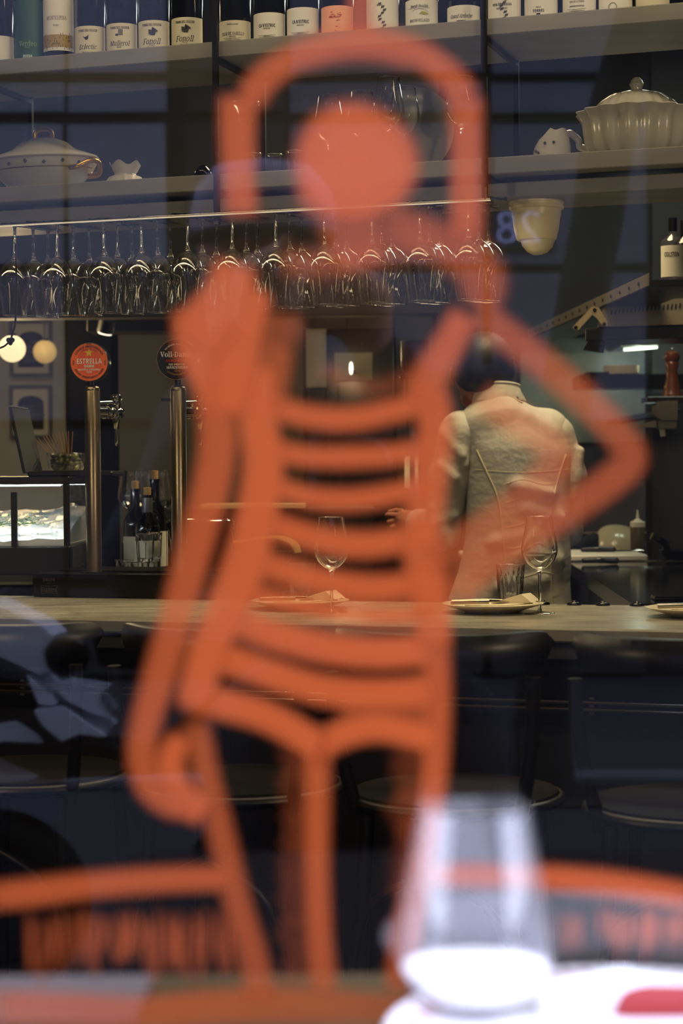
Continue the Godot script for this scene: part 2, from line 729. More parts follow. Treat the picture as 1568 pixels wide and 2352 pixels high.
func build_street() -> void:
	var asphalt := patterned("asphalt", noise_texture(11, 0.2, [Color(0.10, 0.10, 0.12), Color(0.17, 0.17, 0.2)]), Vector3.ONE * 0.7, 0.8)
	struct("street", box(Vector3(26, 0.2, 13.0), 0), asphalt, Vector3(0, -0.1, 5.45))
	struct("kerb", box(Vector3(26, 0.05, 0.18), 0.01), mat("kerb_stone", Color(0.30, 0.30, 0.33), 0.8), Vector3(0, 0.025, in_street(835, 1830, 8.35).z))
	# the house front across the street: panels of stone between dark joints
	var v := 12.5
	var zf := in_street(835, 1070, v).z
	var wall := struct("wall_across", box(Vector3(26, 9.0, 0.3), 0), mat("joint_dark", Color(0.045, 0.045, 0.05), 0.9), Vector3(0, 4.5, zf + 0.20))
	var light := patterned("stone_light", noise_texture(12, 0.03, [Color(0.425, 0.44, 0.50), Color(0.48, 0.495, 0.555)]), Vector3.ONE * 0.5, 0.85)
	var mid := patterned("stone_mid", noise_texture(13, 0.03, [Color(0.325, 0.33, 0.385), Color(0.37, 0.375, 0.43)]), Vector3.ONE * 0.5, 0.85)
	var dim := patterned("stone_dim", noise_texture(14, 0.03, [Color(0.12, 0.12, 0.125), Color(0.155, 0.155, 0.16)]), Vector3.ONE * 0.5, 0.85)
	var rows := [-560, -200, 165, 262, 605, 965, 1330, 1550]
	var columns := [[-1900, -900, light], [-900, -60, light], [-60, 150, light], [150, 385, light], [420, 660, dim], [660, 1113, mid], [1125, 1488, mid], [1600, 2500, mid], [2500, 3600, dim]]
	for r in rows.size() - 1:
		if r == 2:
			continue
		for c in columns:
			var a := in_street(c[0], rows[r] + 24, v)
			var b := in_street(c[1], rows[r + 1], v)
			var m: StandardMaterial3D = c[2]
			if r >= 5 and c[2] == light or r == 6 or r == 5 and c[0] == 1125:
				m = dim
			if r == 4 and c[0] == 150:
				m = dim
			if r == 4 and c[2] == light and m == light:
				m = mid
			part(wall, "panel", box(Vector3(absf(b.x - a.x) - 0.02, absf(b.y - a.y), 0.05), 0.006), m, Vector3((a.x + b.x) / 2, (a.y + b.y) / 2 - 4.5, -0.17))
	for c in columns:
		var a := in_street(c[0], 190, v)
		var b := in_street(c[1], 255, v)
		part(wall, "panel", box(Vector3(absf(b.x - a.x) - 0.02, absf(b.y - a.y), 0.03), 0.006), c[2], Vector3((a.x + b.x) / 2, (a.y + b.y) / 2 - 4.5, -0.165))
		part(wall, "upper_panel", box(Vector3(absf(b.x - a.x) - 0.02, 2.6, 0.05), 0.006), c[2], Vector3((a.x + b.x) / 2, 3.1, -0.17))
	# house number by the door
	var num := in_street(1190, 520, v)
	var plate := thing("house_number", "house number plate reading 28 on the wall across the street, mirrored in the window", "sign", Vector3(num.x, num.y, zf), Basis(Vector3.UP, PI))
	part(plate, "backing", box(Vector3(0.46, 0.34, 0.012), 0.003), mat("plate_dark", Color(0.05, 0.05, 0.06), 0.6), Vector3(0, 0, 0.006))
	part(plate, "digits", text_mesh("28", 0.20, "Droid Sans", false), mat("digit_white", Color(0.75, 0.76, 0.95), 0.5), Vector3(0, -0.01, 0.014))
	# the plane tree
	var foot := in_street(1238, 1835, 8.05)
	var tree := thing("street_tree", "dark leaning street tree trunk in a square pit, mirrored in the window at right", "tree", Vector3(foot.x, 0, foot.z))
	var bark := patterned("bark", noise_texture(15, 0.04, [Color(0.06, 0.055, 0.05), Color(0.13, 0.12, 0.10)]), Vector3(2, 0.6, 2), 0.95, 0.0, bump_texture(16, 0.06, 8.0), 1.0)
	var line := []
	var radii := []
	for s in [[1236, 1840, 190], [1238, 1780, 165], [1244, 1640, 130], [1252, 1500, 118], [1260, 1380, 112], [1290, 1000, 122], [1335, 700, 116], [1372, 500, 118], [1400, 300, 124], [1440, 120, 104], [1480, -40, 100], [1520, -400, 96], [1540, -900, 90]]:
		line.append(in_street(s[0], s[1], 8.05) - foot * Vector3(1, 0, 1))
		radii.append(s[2] * 8.05 / FOCAL / 2)
	part(tree, "trunk", tube(smooth_path(line, 4), spread(radii, 4), 18), bark)
	for b in [[0.4, 1.0, 0.5], [-0.9, 0.9, 0.3], [0.2, 1.3, -0.7], [1.1, 0.8, -0.1]]:
		var top: Vector3 = line[-1]
		part(tree, "branch", tube(smooth_path([top - Vector3(0, 0.2, 0), top + Vector3(b[0] * 0.5, b[1] * 0.6, b[2] * 0.5), top + Vector3(b[0] * 1.3, b[1] * 1.2, b[2] * 1.3)], 5), spread([0.08, 0.06, 0.03], 5), 10), bark)
	var leaf := begin()
	for i in 900:
		var c: Vector3 = line[-1] + Vector3(rng.randfn(0, 0.9), 1.1 + rng.randfn(0, 0.5), rng.randfn(0, 0.9))
		var u := Vector3(rng.randf_range(-1, 1), rng.randf_range(-1, 1), rng.randf_range(-1, 1)).normalized() * 0.09
		var w := u.cross(Vector3(rng.randf_range(-1, 1), rng.randf_range(-1, 1), 0.3)).normalized() * 0.07
		var n := u.cross(w).normalized()
		flat_quad(leaf, c - u, c - w, c + u, c + w, n)
	part(tree, "foliage", leaf.commit(), mat("leaf", Color(0.13, 0.22, 0.08), 0.7)).set_meta("kind", "stuff")
	part(tree, "pit", box(Vector3(1.0, 0.012, 0.8), 0.002), mat("pit_soil", Color(0.045, 0.04, 0.035), 0.95), Vector3(-0.25, 0.006, 0.1))
	build_scooter()
	build_photographer()


func spread(values: Array, per: int) -> Array:
	var out := []
	for i in values.size() - 1:
		for k in per:
			out.append(lerpf(values[i], values[i + 1], float(k) / per))
	out.append(values[-1])
	return out


func build_scooter() -> void:
	var o := in_street(90, 2300, 5.0)
	var s := thing("scooter", "white and black motor scooter at the kerb, mirrored low at the window's left", "scooter", Vector3(o.x, 0, o.z))
	var white := mat("scooter_white", Color(0.80, 0.82, 0.88), 0.25)
	var black := mat("scooter_black", Color(0.02, 0.02, 0.024), 0.4)
	var tyre := mat("tyre", Color(0.025, 0.025, 0.028), 0.85)
	var q := func(px: float, py: float) -> Vector2:
		var p := in_street(px, py, 5.0)
		return Vector2(p.x - o.x, p.y)
	var shapes := [
		["front_shield", [[-160, 1380], [0, 1378], [110, 1430], [138, 1455], [130, 1530], [105, 1540], [0, 1490], [-160, 1480]], white, 0.22],
		["side_panel", [[80, 1540], [115, 1570], [150, 1600], [140, 1606], [108, 1604]], white, 0.26],
		["side_panel", [[138, 1566], [245, 1582], [236, 1602], [258, 1636], [215, 1622], [165, 1595]], white, 0.24],
		["leg_shield", [[100, 1616], [160, 1608], [256, 1674], [200, 1668], [162, 1684], [120, 1650]], white, 0.3],
		["front_mudguard", [[-120, 1668], [0, 1655], [50, 1646], [98, 1676], [112, 1694], [20, 1690], [-40, 1720], [-120, 1720]], white, 0.2],
		["fork_cover", [[128, 1720], [124, 1745], [98, 1780], [60, 1800], [0, 1806], [0, 1840], [60, 1850], [130, 1890], [140, 1760]], mat("scooter_grey", Color(0.45, 0.47, 0.55), 0.4), 0.12],
		["seat", [[225, 1452], [300, 1448], [560, 1470], [600, 1500], [560, 1530], [320, 1530], [240, 1520]], black, 0.26],
		["body_shell", [[-200, 1500], [60, 1560], [160, 1690], [330, 1720], [560, 1540], [620, 1640], [520, 1760], [120, 1780], [-60, 1700]], black, 0.2],
	]
	for d in shapes:
		var pl := PackedVector2Array()
		for c in d[1]:
			pl.append(q.call(c[0], c[1]))
		part(s, d[0], prism(pl, d[3]), d[2], Vector3(0, 0, 0.02 if d[2] == black else 0.0))
	var lamp: Vector2 = q.call(165, 1497)
	part(s, "mirror_head", lathe([Vector2(0.001, -0.03), Vector2(0.05, -0.02), Vector2(0.06, 0), Vector2(0.05, 0.02), Vector2(0.001, 0.03)], 20), black, Vector3(lamp.x, lamp.y, -0.1), Basis(Vector3.RIGHT, PI / 2))
	for c in [[-10, 2050], [620, 2050]]:
		var w: Vector2 = q.call(c[0], c[1])
		var st := begin()
		var pts := []
		for k in 33:
			pts.append(Vector3(cos(TAU * k / 32) * 0.2, sin(TAU * k / 32) * 0.2, 0))
		add_tube(st, pts, 0.052, 12)
		part(s, "tyre", st.commit(), tyre, Vector3(w.x, 0.255, 0))
		part(s, "wheel_rim", lathe([Vector2(0.001, -0.03), Vector2(0.15, -0.03), Vector2(0.16, 0), Vector2(0.15, 0.03), Vector2(0.001, 0.03)], 24), mat("rim_grey", Color(0.3, 0.31, 0.34), 0.35, 0.8), Vector3(w.x, 0.255, 0), Basis(Vector3.RIGHT, PI / 2))
	part(s, "handlebar", tube(smooth_path([Vector3(q.call(-30, 1390).x, 1.06, -0.3), Vector3(q.call(-20, 1390).x, 1.05, 0), Vector3(q.call(-30, 1390).x, 1.06, 0.3)]), 0.014, 8), black)


func build_photographer() -> void:
	var o := in_street(812, 1070, 2.6)
	var t := thing("person", "person in grey cap and dark jacket raising both hands, a blurred reflection in the window", "person", Vector3(o.x, 0, o.z))
	# faces the window (-z)
	var skin := mat("photographer_skin", Color(0.72, 0.50, 0.42), 0.6)
	var bones := [
		[Vector3(-0.12, 1.58, 0.02), Vector3(-0.12, 1.69, 0), 0.078, 0.090], [Vector3(-0.12, 1.60, -0.03), Vector3(-0.12, 1.63, -0.05), 0.05, 0.045], [Vector3(-0.12, 1.655, -0.10), Vector3(-0.12, 1.67, -0.095), 0.014, 0.010],
		[Vector3(-0.09, 1.47, 0.05), Vector3(-0.12, 1.60, 0.02), 0.06, 0.055],
	]
	for h in [[-0.12, 1.585, -0.16, 1], [0.02, 1.56, -0.17, -1]]:
		var c := Vector3(h[0], h[1], h[2])
		bones.append([c, c + Vector3(0, 0.05, 0), 0.03, 0.034])
		for k in 4:
			bones.append([c + Vector3(h[3] * 0.02, 0.07 - k * 0.02, -0.01), c + Vector3(h[3] * (0.085 - absf(k - 1.3) * 0.008), 0.07 - k * 0.02, -0.04), 0.011, 0.008])
		bones.append([c + Vector3(0, 0.07, 0), c + Vector3(h[3] * 0.04, 0.10, -0.03), 0.012, 0.009])
	part(t, "body", body(bones, 0.012, 0.02), skin)
	var jacket := [
		[Vector3(-0.17, 1.44, 0.06), Vector3(0.17, 1.44, 0.06), 0.09, 0.09], [Vector3(-0.09, 1.32, 0.07), Vector3(0.09, 1.32, 0.07), 0.13, 0.13], [Vector3(-0.09, 1.0, 0.07), Vector3(0.09, 1.0, 0.07), 0.13, 0.13],
		[Vector3(-0.2, 1.45, 0.06), Vector3(-0.27, 1.28, -0.05), 0.075, 0.06], [Vector3(-0.27, 1.28, -0.05), Vector3(-0.15, 1.55, -0.15), 0.06, 0.042],
		[Vector3(0.2, 1.45, 0.06), Vector3(0.24, 1.26, -0.05), 0.075, 0.06], [Vector3(0.24, 1.26, -0.05), Vector3(0.04, 1.53, -0.15), 0.06, 0.042],
	]
	part(t, "jacket", body(jacket, 0.018, 0.05), mat("photographer_jacket", Color(0.15, 0.15, 0.19), 0.85))
	var legs := []
	for s: float in [-1.0, 1.0]:
		legs.append([Vector3(s * 0.10, 0.95, 0.07), Vector3(s * 0.12, 0.5, 0.05), 0.11, 0.075])
		legs.append([Vector3(s * 0.12, 0.5, 0.05), Vector3(s * 0.13, 0.10, 0.08), 0.075, 0.055])
	part(t, "trousers", body(legs, 0.02, 0.05), mat("photographer_trousers", Color(0.06, 0.08, 0.18), 0.9))
	for s: float in [-1.0, 1.0]:
		part(t, "shoe", body([[Vector3(0, 0.05, 0.03), Vector3(0, 0.04, -0.13), 0.05, 0.038]], 0.015, 0.02), mat("shoe_black", Color(0.03, 0.03, 0.03), 0.6), Vector3(s * 0.13, 0, 0.05))
	var cap := part(t, "cap", lathe([Vector2(0.098, 1.70), Vector2(0.099, 1.74), Vector2(0.092, 1.775), Vector2(0.066, 1.805), Vector2(0.001, 1.818)], 28), mat("cap_grey", Color(0.54, 0.53, 0.64), 0.85), Vector3(-0.12, 0, 0))
	part(cap, "brim", lathe([Vector2(0.001, 1.700), Vector2(0.10, 1.700), Vector2(0.10, 1.708), Vector2(0.001, 1.708)], 24), mat("cap_brim", Color(0.10, 0.10, 0.13), 0.8), Vector3(0, 0, -0.06))
	var cam := thing("camera", "black camera held by the person in a grey cap, mirrored in the window", "camera", Vector3(0.0, 1.40, 0.10))
	part(cam, "camera_body", box(Vector3(0.14, 0.10, 0.06), 0.012), mat("camera_black", Color(0.02, 0.02, 0.022), 0.5), Vector3(0, 0.0, 0.03))
	part(cam, "viewfinder", box(Vector3(0.05, 0.035, 0.05), 0.008), mat("camera_black", Color(0.02, 0.02, 0.022), 0.5), Vector3(0, 0.066, 0.03))
	part(cam, "lens_barrel", lathe([Vector2(0.001, 0), Vector2(0.036, 0), Vector2(0.036, 0.07), Vector2(0.032, 0.075), Vector2(0.026, 0.065), Vector2(0.001, 0.06)], 28), mat("camera_black", Color(0.02, 0.02, 0.022), 0.5), Vector3(0, 0, 0.0), Basis(Vector3.RIGHT, -PI / 2))


# ---------------------------------------------------------------- the window and the painting on it
var brush: StandardMaterial3D
var brush_deep: StandardMaterial3D
var layer := 0


func build_window() -> void:
	var o := thing("window_1", "large shop window with an orange figure painted on the inside of the glass", "window", Vector3(0.1, 1.03, -PANE))
	o.set_meta("kind", "structure")
	part(o, "pane", box(Vector3(1.86, 1.28, 0.006), 0), pane_glass("window_glass", 0.0), Vector3(0, 0.66, -0.003))
	var fm := mat("frame_metal", Color(0.05, 0.05, 0.055), 0.4, 0.5)
	for s: float in [-1.0, 1.0]:
		part(o, "frame", box(Vector3(0.05, 1.32, 0.06), 0.004), fm, Vector3(s * 0.925, 0.66, -0.01))
	part(o, "frame", box(Vector3(1.8, 0.05, 0.06), 0.004), fm, Vector3(0, 1.295, -0.01))
	part(o, "frame", box(Vector3(1.8, 0.025, 0.05), 0.004), fm, Vector3(0, 0.0125, 0.0))
	brush = mat("orange_paint", Color(0.79, 0.335, 0.045), 0.75)
	brush.transparency = BaseMaterial3D.TRANSPARENCY_ALPHA
	brush.vertex_color_use_as_albedo = true
	var art := thing("window_painting", "large orange brush-painted standing figure with striped dress on the window glass", "painting", Vector3(0, 0, -PANE - 0.0065))
	stroke(art, "hair_outline", [[570, 235], [612, 175], [690, 125], [780, 98], [870, 96], [960, 122], [1030, 175], [1070, 230]], [70, 66, 62, 64, 64, 62, 66, 70], 0.68)
	stroke(art, "hair_knot", [[826, -40], [826, 40], [830, 95]], [44, 60, 70], 0.55)
	stroke(art, "hair_fringe", [[700, 150], [770, 128], [860, 126], [950, 150]], [26, 34, 34, 24], 0.4)
	stroke(art, "hair_band", [[548, 215], [545, 300], [548, 400], [556, 500]], [84, 78, 72, 70], 0.72)
	stroke(art, "hair_band", [[1068, 215], [1070, 300], [1072, 400], [1070, 560]], [76, 70, 70, 74], 0.70)
	blob(art, "face", [815, 372], 142, 136, 0.93)
	blob(art, "face", [800, 450], 120, 60, 0.5)
	stroke(art, "neck", [[800, 490], [815, 550], [830, 620]], [150, 130, 90], 0.50, 34)
	stroke(art, "neck_band", [[880, 500], [980, 545], [1070, 590], [1110, 650], [1095, 710]], [70, 90, 100, 100, 70], 0.50, 34)
	stroke(art, "neck_band", [[640, 600], [740, 605], [860, 580], [980, 560]], [50, 64, 70, 60], 0.32, 30)
	stroke(art, "shoulder", [[545, 600], [520, 680], [480, 740], [440, 800]], [90, 110, 130, 110], 0.80)
	stroke(art, "shoulder", [[600, 660], [560, 740], [540, 850], [520, 960]], [60, 90, 100, 80], 0.85)
	stroke(art, "shoulder", [[450, 700], [470, 800], [500, 900], [520, 960]], [110, 130, 90, 60], 0.85)
	stroke(art, "shoulder", [[430, 770], [560, 750], [700, 760]], [70, 80, 60], 0.35)
	stroke(art, "arm", [[480, 880], [500, 1000], [485, 1120], [450, 1250], [410, 1400], [370, 1540], [335, 1660], [325, 1740], [345, 1810], [395, 1850], [440, 1850]], [70, 84, 84, 80, 76, 74, 66, 64, 62, 56, 50], 0.68)
	stroke(art, "hand", [[420, 1690], [392, 1740], [400, 1800], [440, 1850], [470, 1870]], [50, 60, 62, 66, 60], 0.86)
	stroke(art, "dress_side", [[590, 830], [590, 950], [605, 1060], [590, 1180], [560, 1300], [520, 1400], [475, 1500], [440, 1640]], [80, 86, 92, 94, 100, 96, 84, 80], 0.88)
	stroke(art, "dress_side", [[640, 780], [620, 860], [610, 940]], [70, 90, 80], 0.5)
	stroke(art, "arm", [[1090, 712], [1190, 790], [1300, 880], [1400, 975], [1445, 1035], [1440, 1070], [1380, 1120], [1280, 1185], [1180, 1250], [1100, 1310], [1040, 1370]], [66, 68, 70, 70, 72, 74, 72, 74, 76, 76, 66], 0.54)
	stroke(art, "arm", [[1070, 715], [1030, 790], [985, 870], [960, 930]], [64, 72, 80, 80], 0.72)
	stroke(art, "arm", [[1100, 905], [1180, 960], [1260, 1015], [1282, 1060], [1240, 1110], [1150, 1190], [1060, 1250], [980, 1290]], [66, 74, 76, 80, 80, 80, 80, 66], 0.46)
	stroke(art, "dress_edge", [[985, 880], [1000, 980], [985, 1100], [970, 1250], [990, 1380], [1000, 1500]], [70, 80, 84, 90, 90, 66], 0.80)
	for b in [[[600, 925], [700, 955], [800, 962], [900, 945], [1000, 915], 66], [[610, 1030], [700, 1048], [800, 1050], [900, 1045], [1000, 1030], 62], [[600, 1105], [700, 1140], [800, 1148], [900, 1135], [1000, 1110], 62], [[560, 1180], [680, 1225], [800, 1250], [900, 1245], [1000, 1215], 74], [[560, 1280], [680, 1320], [800, 1348], [900, 1350], [1010, 1330], 76], [[520, 1350], [680, 1390], [800, 1410], [900, 1415], [1010, 1410], 60]]:
		stroke(art, "dress_stripe", b.slice(0, 5), [b[5] - 14, b[5] - 14, b[5] - 12, b[5] - 14, b[5] - 14], 0.84)
	stroke(art, "dress_shade", [[740, 840], [800, 880], [880, 890], [960, 850]], [30, 40, 40, 30], 0.22)
	for b in [[[490, 1400], [620, 1455], [760, 1490], [880, 1500], [1000, 1490], 74], [[450, 1490], [580, 1535], [740, 1585], [880, 1595], [1000, 1585], 70], [[430, 1600], [520, 1620], [620, 1650], [730, 1715], [740, 1722], 70], [[725, 1722], [780, 1690], [860, 1672], [940, 1685], [1000, 1700], 64], [[780, 1620], [860, 1640], [940, 1640], [990, 1630], [1000, 1630], 60]]:
		stroke(art, "skirt_stripe", b.slice(0, 5), [b[5], b[5], b[5], b[5], b[5]], 0.88 if b[0][1] != 1620 else 0.45)
	stroke(art, "skirt_edge", [[1000, 1470], [1003, 1600], [1000, 1720], [990, 1850], [965, 2000], [935, 2150], [915, 2290]], [62, 62, 60, 58, 60, 66, 70], 0.70)
	stroke(art, "leg_line", [[727, 1700], [727, 1850], [727, 2000], [732, 2150], [744, 2290]], [60, 56, 54, 56, 64], 0.68)
	stroke(art, "leg_line", [[445, 1650], [475, 1790], [510, 1930], [545, 2080], [580, 2200], [600, 2310]], [60, 56, 58, 60, 64, 74], 0.58)
	stroke(art, "seat_line", [[-30, 2062], [90, 2050], [200, 2036], [350, 2024], [490, 2020], [520, 2030]], [60, 62, 58, 56, 54, 46], 0.72)
	stroke(art, "seat_line", [[955, 2010], [1080, 2012], [1200, 2016], [1320, 2024], [1440, 2038], [1600, 2066]], [50, 54, 54, 56, 58, 60], 0.72)
	stroke(art, "base_line", [[-30, 2318], [150, 2322], [320, 2330], [480, 2318], [640, 2312], [800, 2318], [960, 2325], [1200, 2330], [1600, 2335]], [84, 80, 80, 84, 84, 80, 76, 60, 50], 0.60)
	var r := RandomNumberGenerator.new()
	r.seed = 9
	for i in 30:
		var x := 60.0 + i * 16.0 + r.randf_range(-5, 5)
		var y := r.randf_range(2085, 2120)
		var e := r.randf_range(90, 165)
		stroke(art, "seat_hatching", [[x, y], [x + r.randf_range(-5, 6), y + e * 0.5], [x + r.randf_range(-8, 12), y + e]], [6, 11, 6], r.randf_range(0.35, 0.8), 6)
	for i in 30:
		var x := r.randf_range(1290, 1580)
		var y := r.randf_range(2085, 2120)
		stroke(art, "seat_hatching", [[x, y], [x + r.randf_range(-4, 6), y + 35], [x + r.randf_range(-10, 10), y + r.randf_range(60, 100)]], [8, 14, 7], r.randf_range(0.25, 0.6), 8)
	for i in 44:
		var y := 1730.0 + i * 12.5
		stroke(art, "leg_hatching", [[640.0 + r.randf_range(-14, 20), y], [668, y + 4], [706, y + 2]], [5, 8, 8], r.randf_range(0.15, 0.4), 5)
		stroke(art, "leg_hatching", [[900.0 + r.randf_range(-26, 20), y], [935, y + 4], [972, y + 2]], [5, 9, 9], r.randf_range(0.2, 0.45), 5)


func on_pane(p: Vector2) -> Vector3:
	var q := at_pane(p.x, p.y, PANE + 0.0065)
	return Vector3(q.x, q.y, -0.00006 * layer)


func stroke(parent: Node3D, called: String, points: Array, widths: Array, alpha: float, feather := 16.0) -> void:
	layer += 1
	var pts := []
	for p in points:
		pts.append(Vector2(p[0], p[1]))
	var path := smooth_path(pts, 5)
	var w := spread(widths, 5)
	var st := begin()
	var rows := []
	for i in path.size():
		var d: Vector2 = (path[mini(i + 1, path.size() - 1)] - path[maxi(i - 1, 0)]).normalized()
		var s := Vector2(-d.y, d.x)
		var end := clampf(minf(i, path.size() - 1 - i) / 1.2, 0, 1)
		var h: float = w[i] / 2
		var row := []
		for e in [[-h - feather * 0.5, 0.0], [-h + feather * 0.5, 0.94], [-h * 0.3, 1.0], [h * 0.3, 0.97], [h - feather * 0.5, 0.92], [h + feather * 0.5, 0.0]]:
			row.append([on_pane(path[i] + s * e[0]), e[1] * alpha * end])
		rows.append(row)
	for i in rows.size() - 1:
		for k in 5:
			for q in [[[i, k], [i, k + 1], [i + 1, k]], [[i + 1, k], [i, k + 1], [i + 1, k + 1]]]:
				paint_tri(st, rows[q[0][0]][q[0][1]], rows[q[1][0]][q[1][1]], rows[q[2][0]][q[2][1]])
	part(parent, called, st.commit(), brush)


func paint_tri(st: SurfaceTool, a: Array, b: Array, c: Array) -> void:
	var o := [a, b, c]
	if (b[0] - a[0]).cross(c[0] - a[0]).z > 0:
		o = [a, c, b]
	for v in o:
		st.set_normal(Vector3.BACK)
		st.set_color(Color(1, 1, 1, v[1]))
		st.add_vertex(v[0])


func blob(parent: Node3D, called: String, c: Array, rx: float, ry: float, alpha: float) -> void:
	layer += 1
	var st := begin()
	var rings := [0.0, 0.5, 0.86, 1.1]
	var al := [1.0, 0.98, 0.9, 0.0]
	for k in 3:
		for j in 40:
			var q := []
			for e in [[k, j], [k + 1, j], [k + 1, j + 1], [k, j + 1]]:
				var t: float = TAU * e[1] / 40
				var wob := 1.0 + 0.03 * sin(3 * t + 1.0)
				q.append([on_pane(Vector2(c[0] + cos(t) * rx * rings[e[0]] * wob, c[1] + sin(t) * ry * rings[e[0]] * wob)), al[e[0]] * alpha])
			if k > 0:
				paint_tri(st, q[0], q[1], q[3])
			paint_tri(st, q[1], q[2], q[3])
	part(parent, called, st.commit(), brush)


# ---------------------------------------------------------------- the bar
const TOP := 1.07
const D_FRONT := 3.79
const D_BACK := 4.44


func build_counter() -> void:
	var marble := patterned("marble", noise_texture(21, 0.006, [Color(0.46, 0.44, 0.39), Color(0.66, 0.64, 0.57), Color(0.56, 0.54, 0.48), Color(0.72, 0.70, 0.63)]), Vector3(0.5, 2.0, 2.0), 0.22)
	var navy := mat("navy_panel", Color(0.035, 0.04, 0.065), 0.55)
	var c := thing("bar_counter", "long bar counter with a pale veined stone top and dark navy front", "bar counter", bar_at(0, 0, (D_FRONT + D_BACK) / 2), bar_basis)
	var w := 6.0
	part(c, "worktop", box(Vector3(w, 0.030, D_BACK - D_FRONT), 0.004), marble, Vector3(0.1, TOP - 0.015, 0))
	part(c, "apron", box(Vector3(w, 0.035, 0.03), 0.002), mat("apron_grey", Color(0.22, 0.22, 0.22), 0.5), Vector3(0.1, TOP - 0.0485, (D_BACK - D_FRONT) / 2 - 0.035))
	part(c, "body", box(Vector3(w, TOP - 0.132, 0.36), 0.002), navy, Vector3(0.1, (TOP - 0.132) / 2 + 0.1, -0.06))
	part(c, "plinth", box(Vector3(w, 0.1, 0.32), 0.002), mat("plinth_black", Color(0.02, 0.02, 0.022), 0.7), Vector3(0.1, 0.05, -0.07))
	for i in 9:
		part(c, "front_panel", box(Vector3(0.64, TOP - 0.30, 0.012), 0.003), navy, Vector3(-2.6 + i * 0.66, (TOP - 0.2) / 2 + 0.06, 0.126))
	var zf := (D_BACK - D_FRONT) / 2
	var steel := mat("polished_rail", Color(0.75, 0.72, 0.66), 0.12, 1.0)
	for h in [[0.905, 0.006], [0.890, 0.005]]:
		part(c, "bag_rail", tube([Vector3(-2.9, h[0], zf - 0.135), Vector3(3.0, h[0], zf - 0.135)], h[1], 8), steel)
	for i in 9:
		part(c, "rail_bracket", box(Vector3(0.012, 0.04, 0.05), 0.002), steel, Vector3(-2.75 + i * 0.66, 0.897, zf - 0.160))
	for i in 2:
		part(c, "foot_rail", tube([Vector3(-2.9, 0.22 - i * 0.03, zf - 0.06), Vector3(3.0, 0.22 - i * 0.03, zf - 0.06)], 0.012, 8), mat("foot_rail_dark", Color(0.25, 0.24, 0.22), 0.3, 1.0))
	for i in 5:
		part(c, "rail_bracket", box(Vector3(0.02, 0.03, 0.14), 0.003), steel, Vector3(-2.6 + i * 1.32, 0.2, zf - 0.13))


var shelf_high := 0.0
var shelf_low := 0.0
var under_low := 0.0
const D_SHELF := 4.13
const D_SHELF_BACK := 4.44


func build_shelves() -> void:
	var a := at_bar(172, 118, D_SHELF)
	var b := at_bar(1290, 28, D_SHELF)
	shelf_high = (a.y + b.y) / 2
	var c := at_bar(495, 400, D_SHELF)
	var d := at_bar(1568, 331, D_SHELF)
	shelf_low = (c.y + d.y) / 2
	var board := patterned("shelf_paint", noise_texture(31, 0.01, [Color(0.46, 0.46, 0.45), Color(0.54, 0.54, 0.52)]), Vector3(0.6, 2, 2), 0.5)
	var steel := mat("black_metal", Color(0.03, 0.03, 0.035), 0.45, 0.6)
	var xa := bar_x(at_bar(497, 300, 4.125))
	var xb := bar_x(at_bar(1113, 300, 4.125))
	var step := xb - xa
	var dz := (D_SHELF_BACK - D_SHELF)
	var mid := (D_SHELF + D_SHELF_BACK) / 2
	var frame := thing("hanging_rack", "black steel frame hanging above the bar, carrying two shelves and a glass rack", "rack", bar_at(0, 0, mid), bar_basis)
	for i in range(-2, 4):
		var x := xa + step * i
		if x > 2.4:
			continue
		for k in 2:
			var zz := dz / 2 + 0.007 if k == 0 else -dz / 2 + 0.01
			var low := shelf_low - 0.12 if k == 0 else shelf_low
			if k == 0 and i == 1:
				low = at_bar(1113, 462, 4.125).y
			part(frame, "post", box(Vector3(0.0125, 3.3 - low, 0.0125), 0.001), steel, Vector3(x, (3.3 + low) / 2, zz))
		part(frame, "crossbar", box(Vector3(0.012, 0.012, dz - 0.02), 0.001), steel, Vector3(x, shelf_high - 0.045, 0))
		part(frame, "crossbar", box(Vector3(0.012, 0.012, dz - 0.02), 0.001), steel, Vector3(x, shelf_low - 0.0432, 0))
	var wide := 5.2
	var u0 := at_bar(1150, 420, 4.2).y
	var u1 := at_bar(1150, 453, 4.2).y
	solo("under_board", "long pale grey board fixed just below the lower shelf, above the hanging glasses", "board", box(Vector3(wide, u0 - u1, 0.23), 0.002), board, bar_at(-0.25, (u0 + u1) / 2, 4.315), bar_basis)
	under_low = u1
	solo("shelf", "upper grey board shelf above the bar carrying a row of wine bottles", "shelf", box(Vector3(wide, 0.037, dz - 0.012), 0.002), board, bar_at(-0.25, shelf_high - 0.0185, mid + 0.004), bar_basis)
	solo("shelf", "lower grey board shelf above the bar carrying crockery and wine glasses", "shelf", box(Vector3(wide, 0.037, dz - 0.012), 0.002), board, bar_at(-0.25, shelf_low - 0.0185, mid + 0.004), bar_basis)


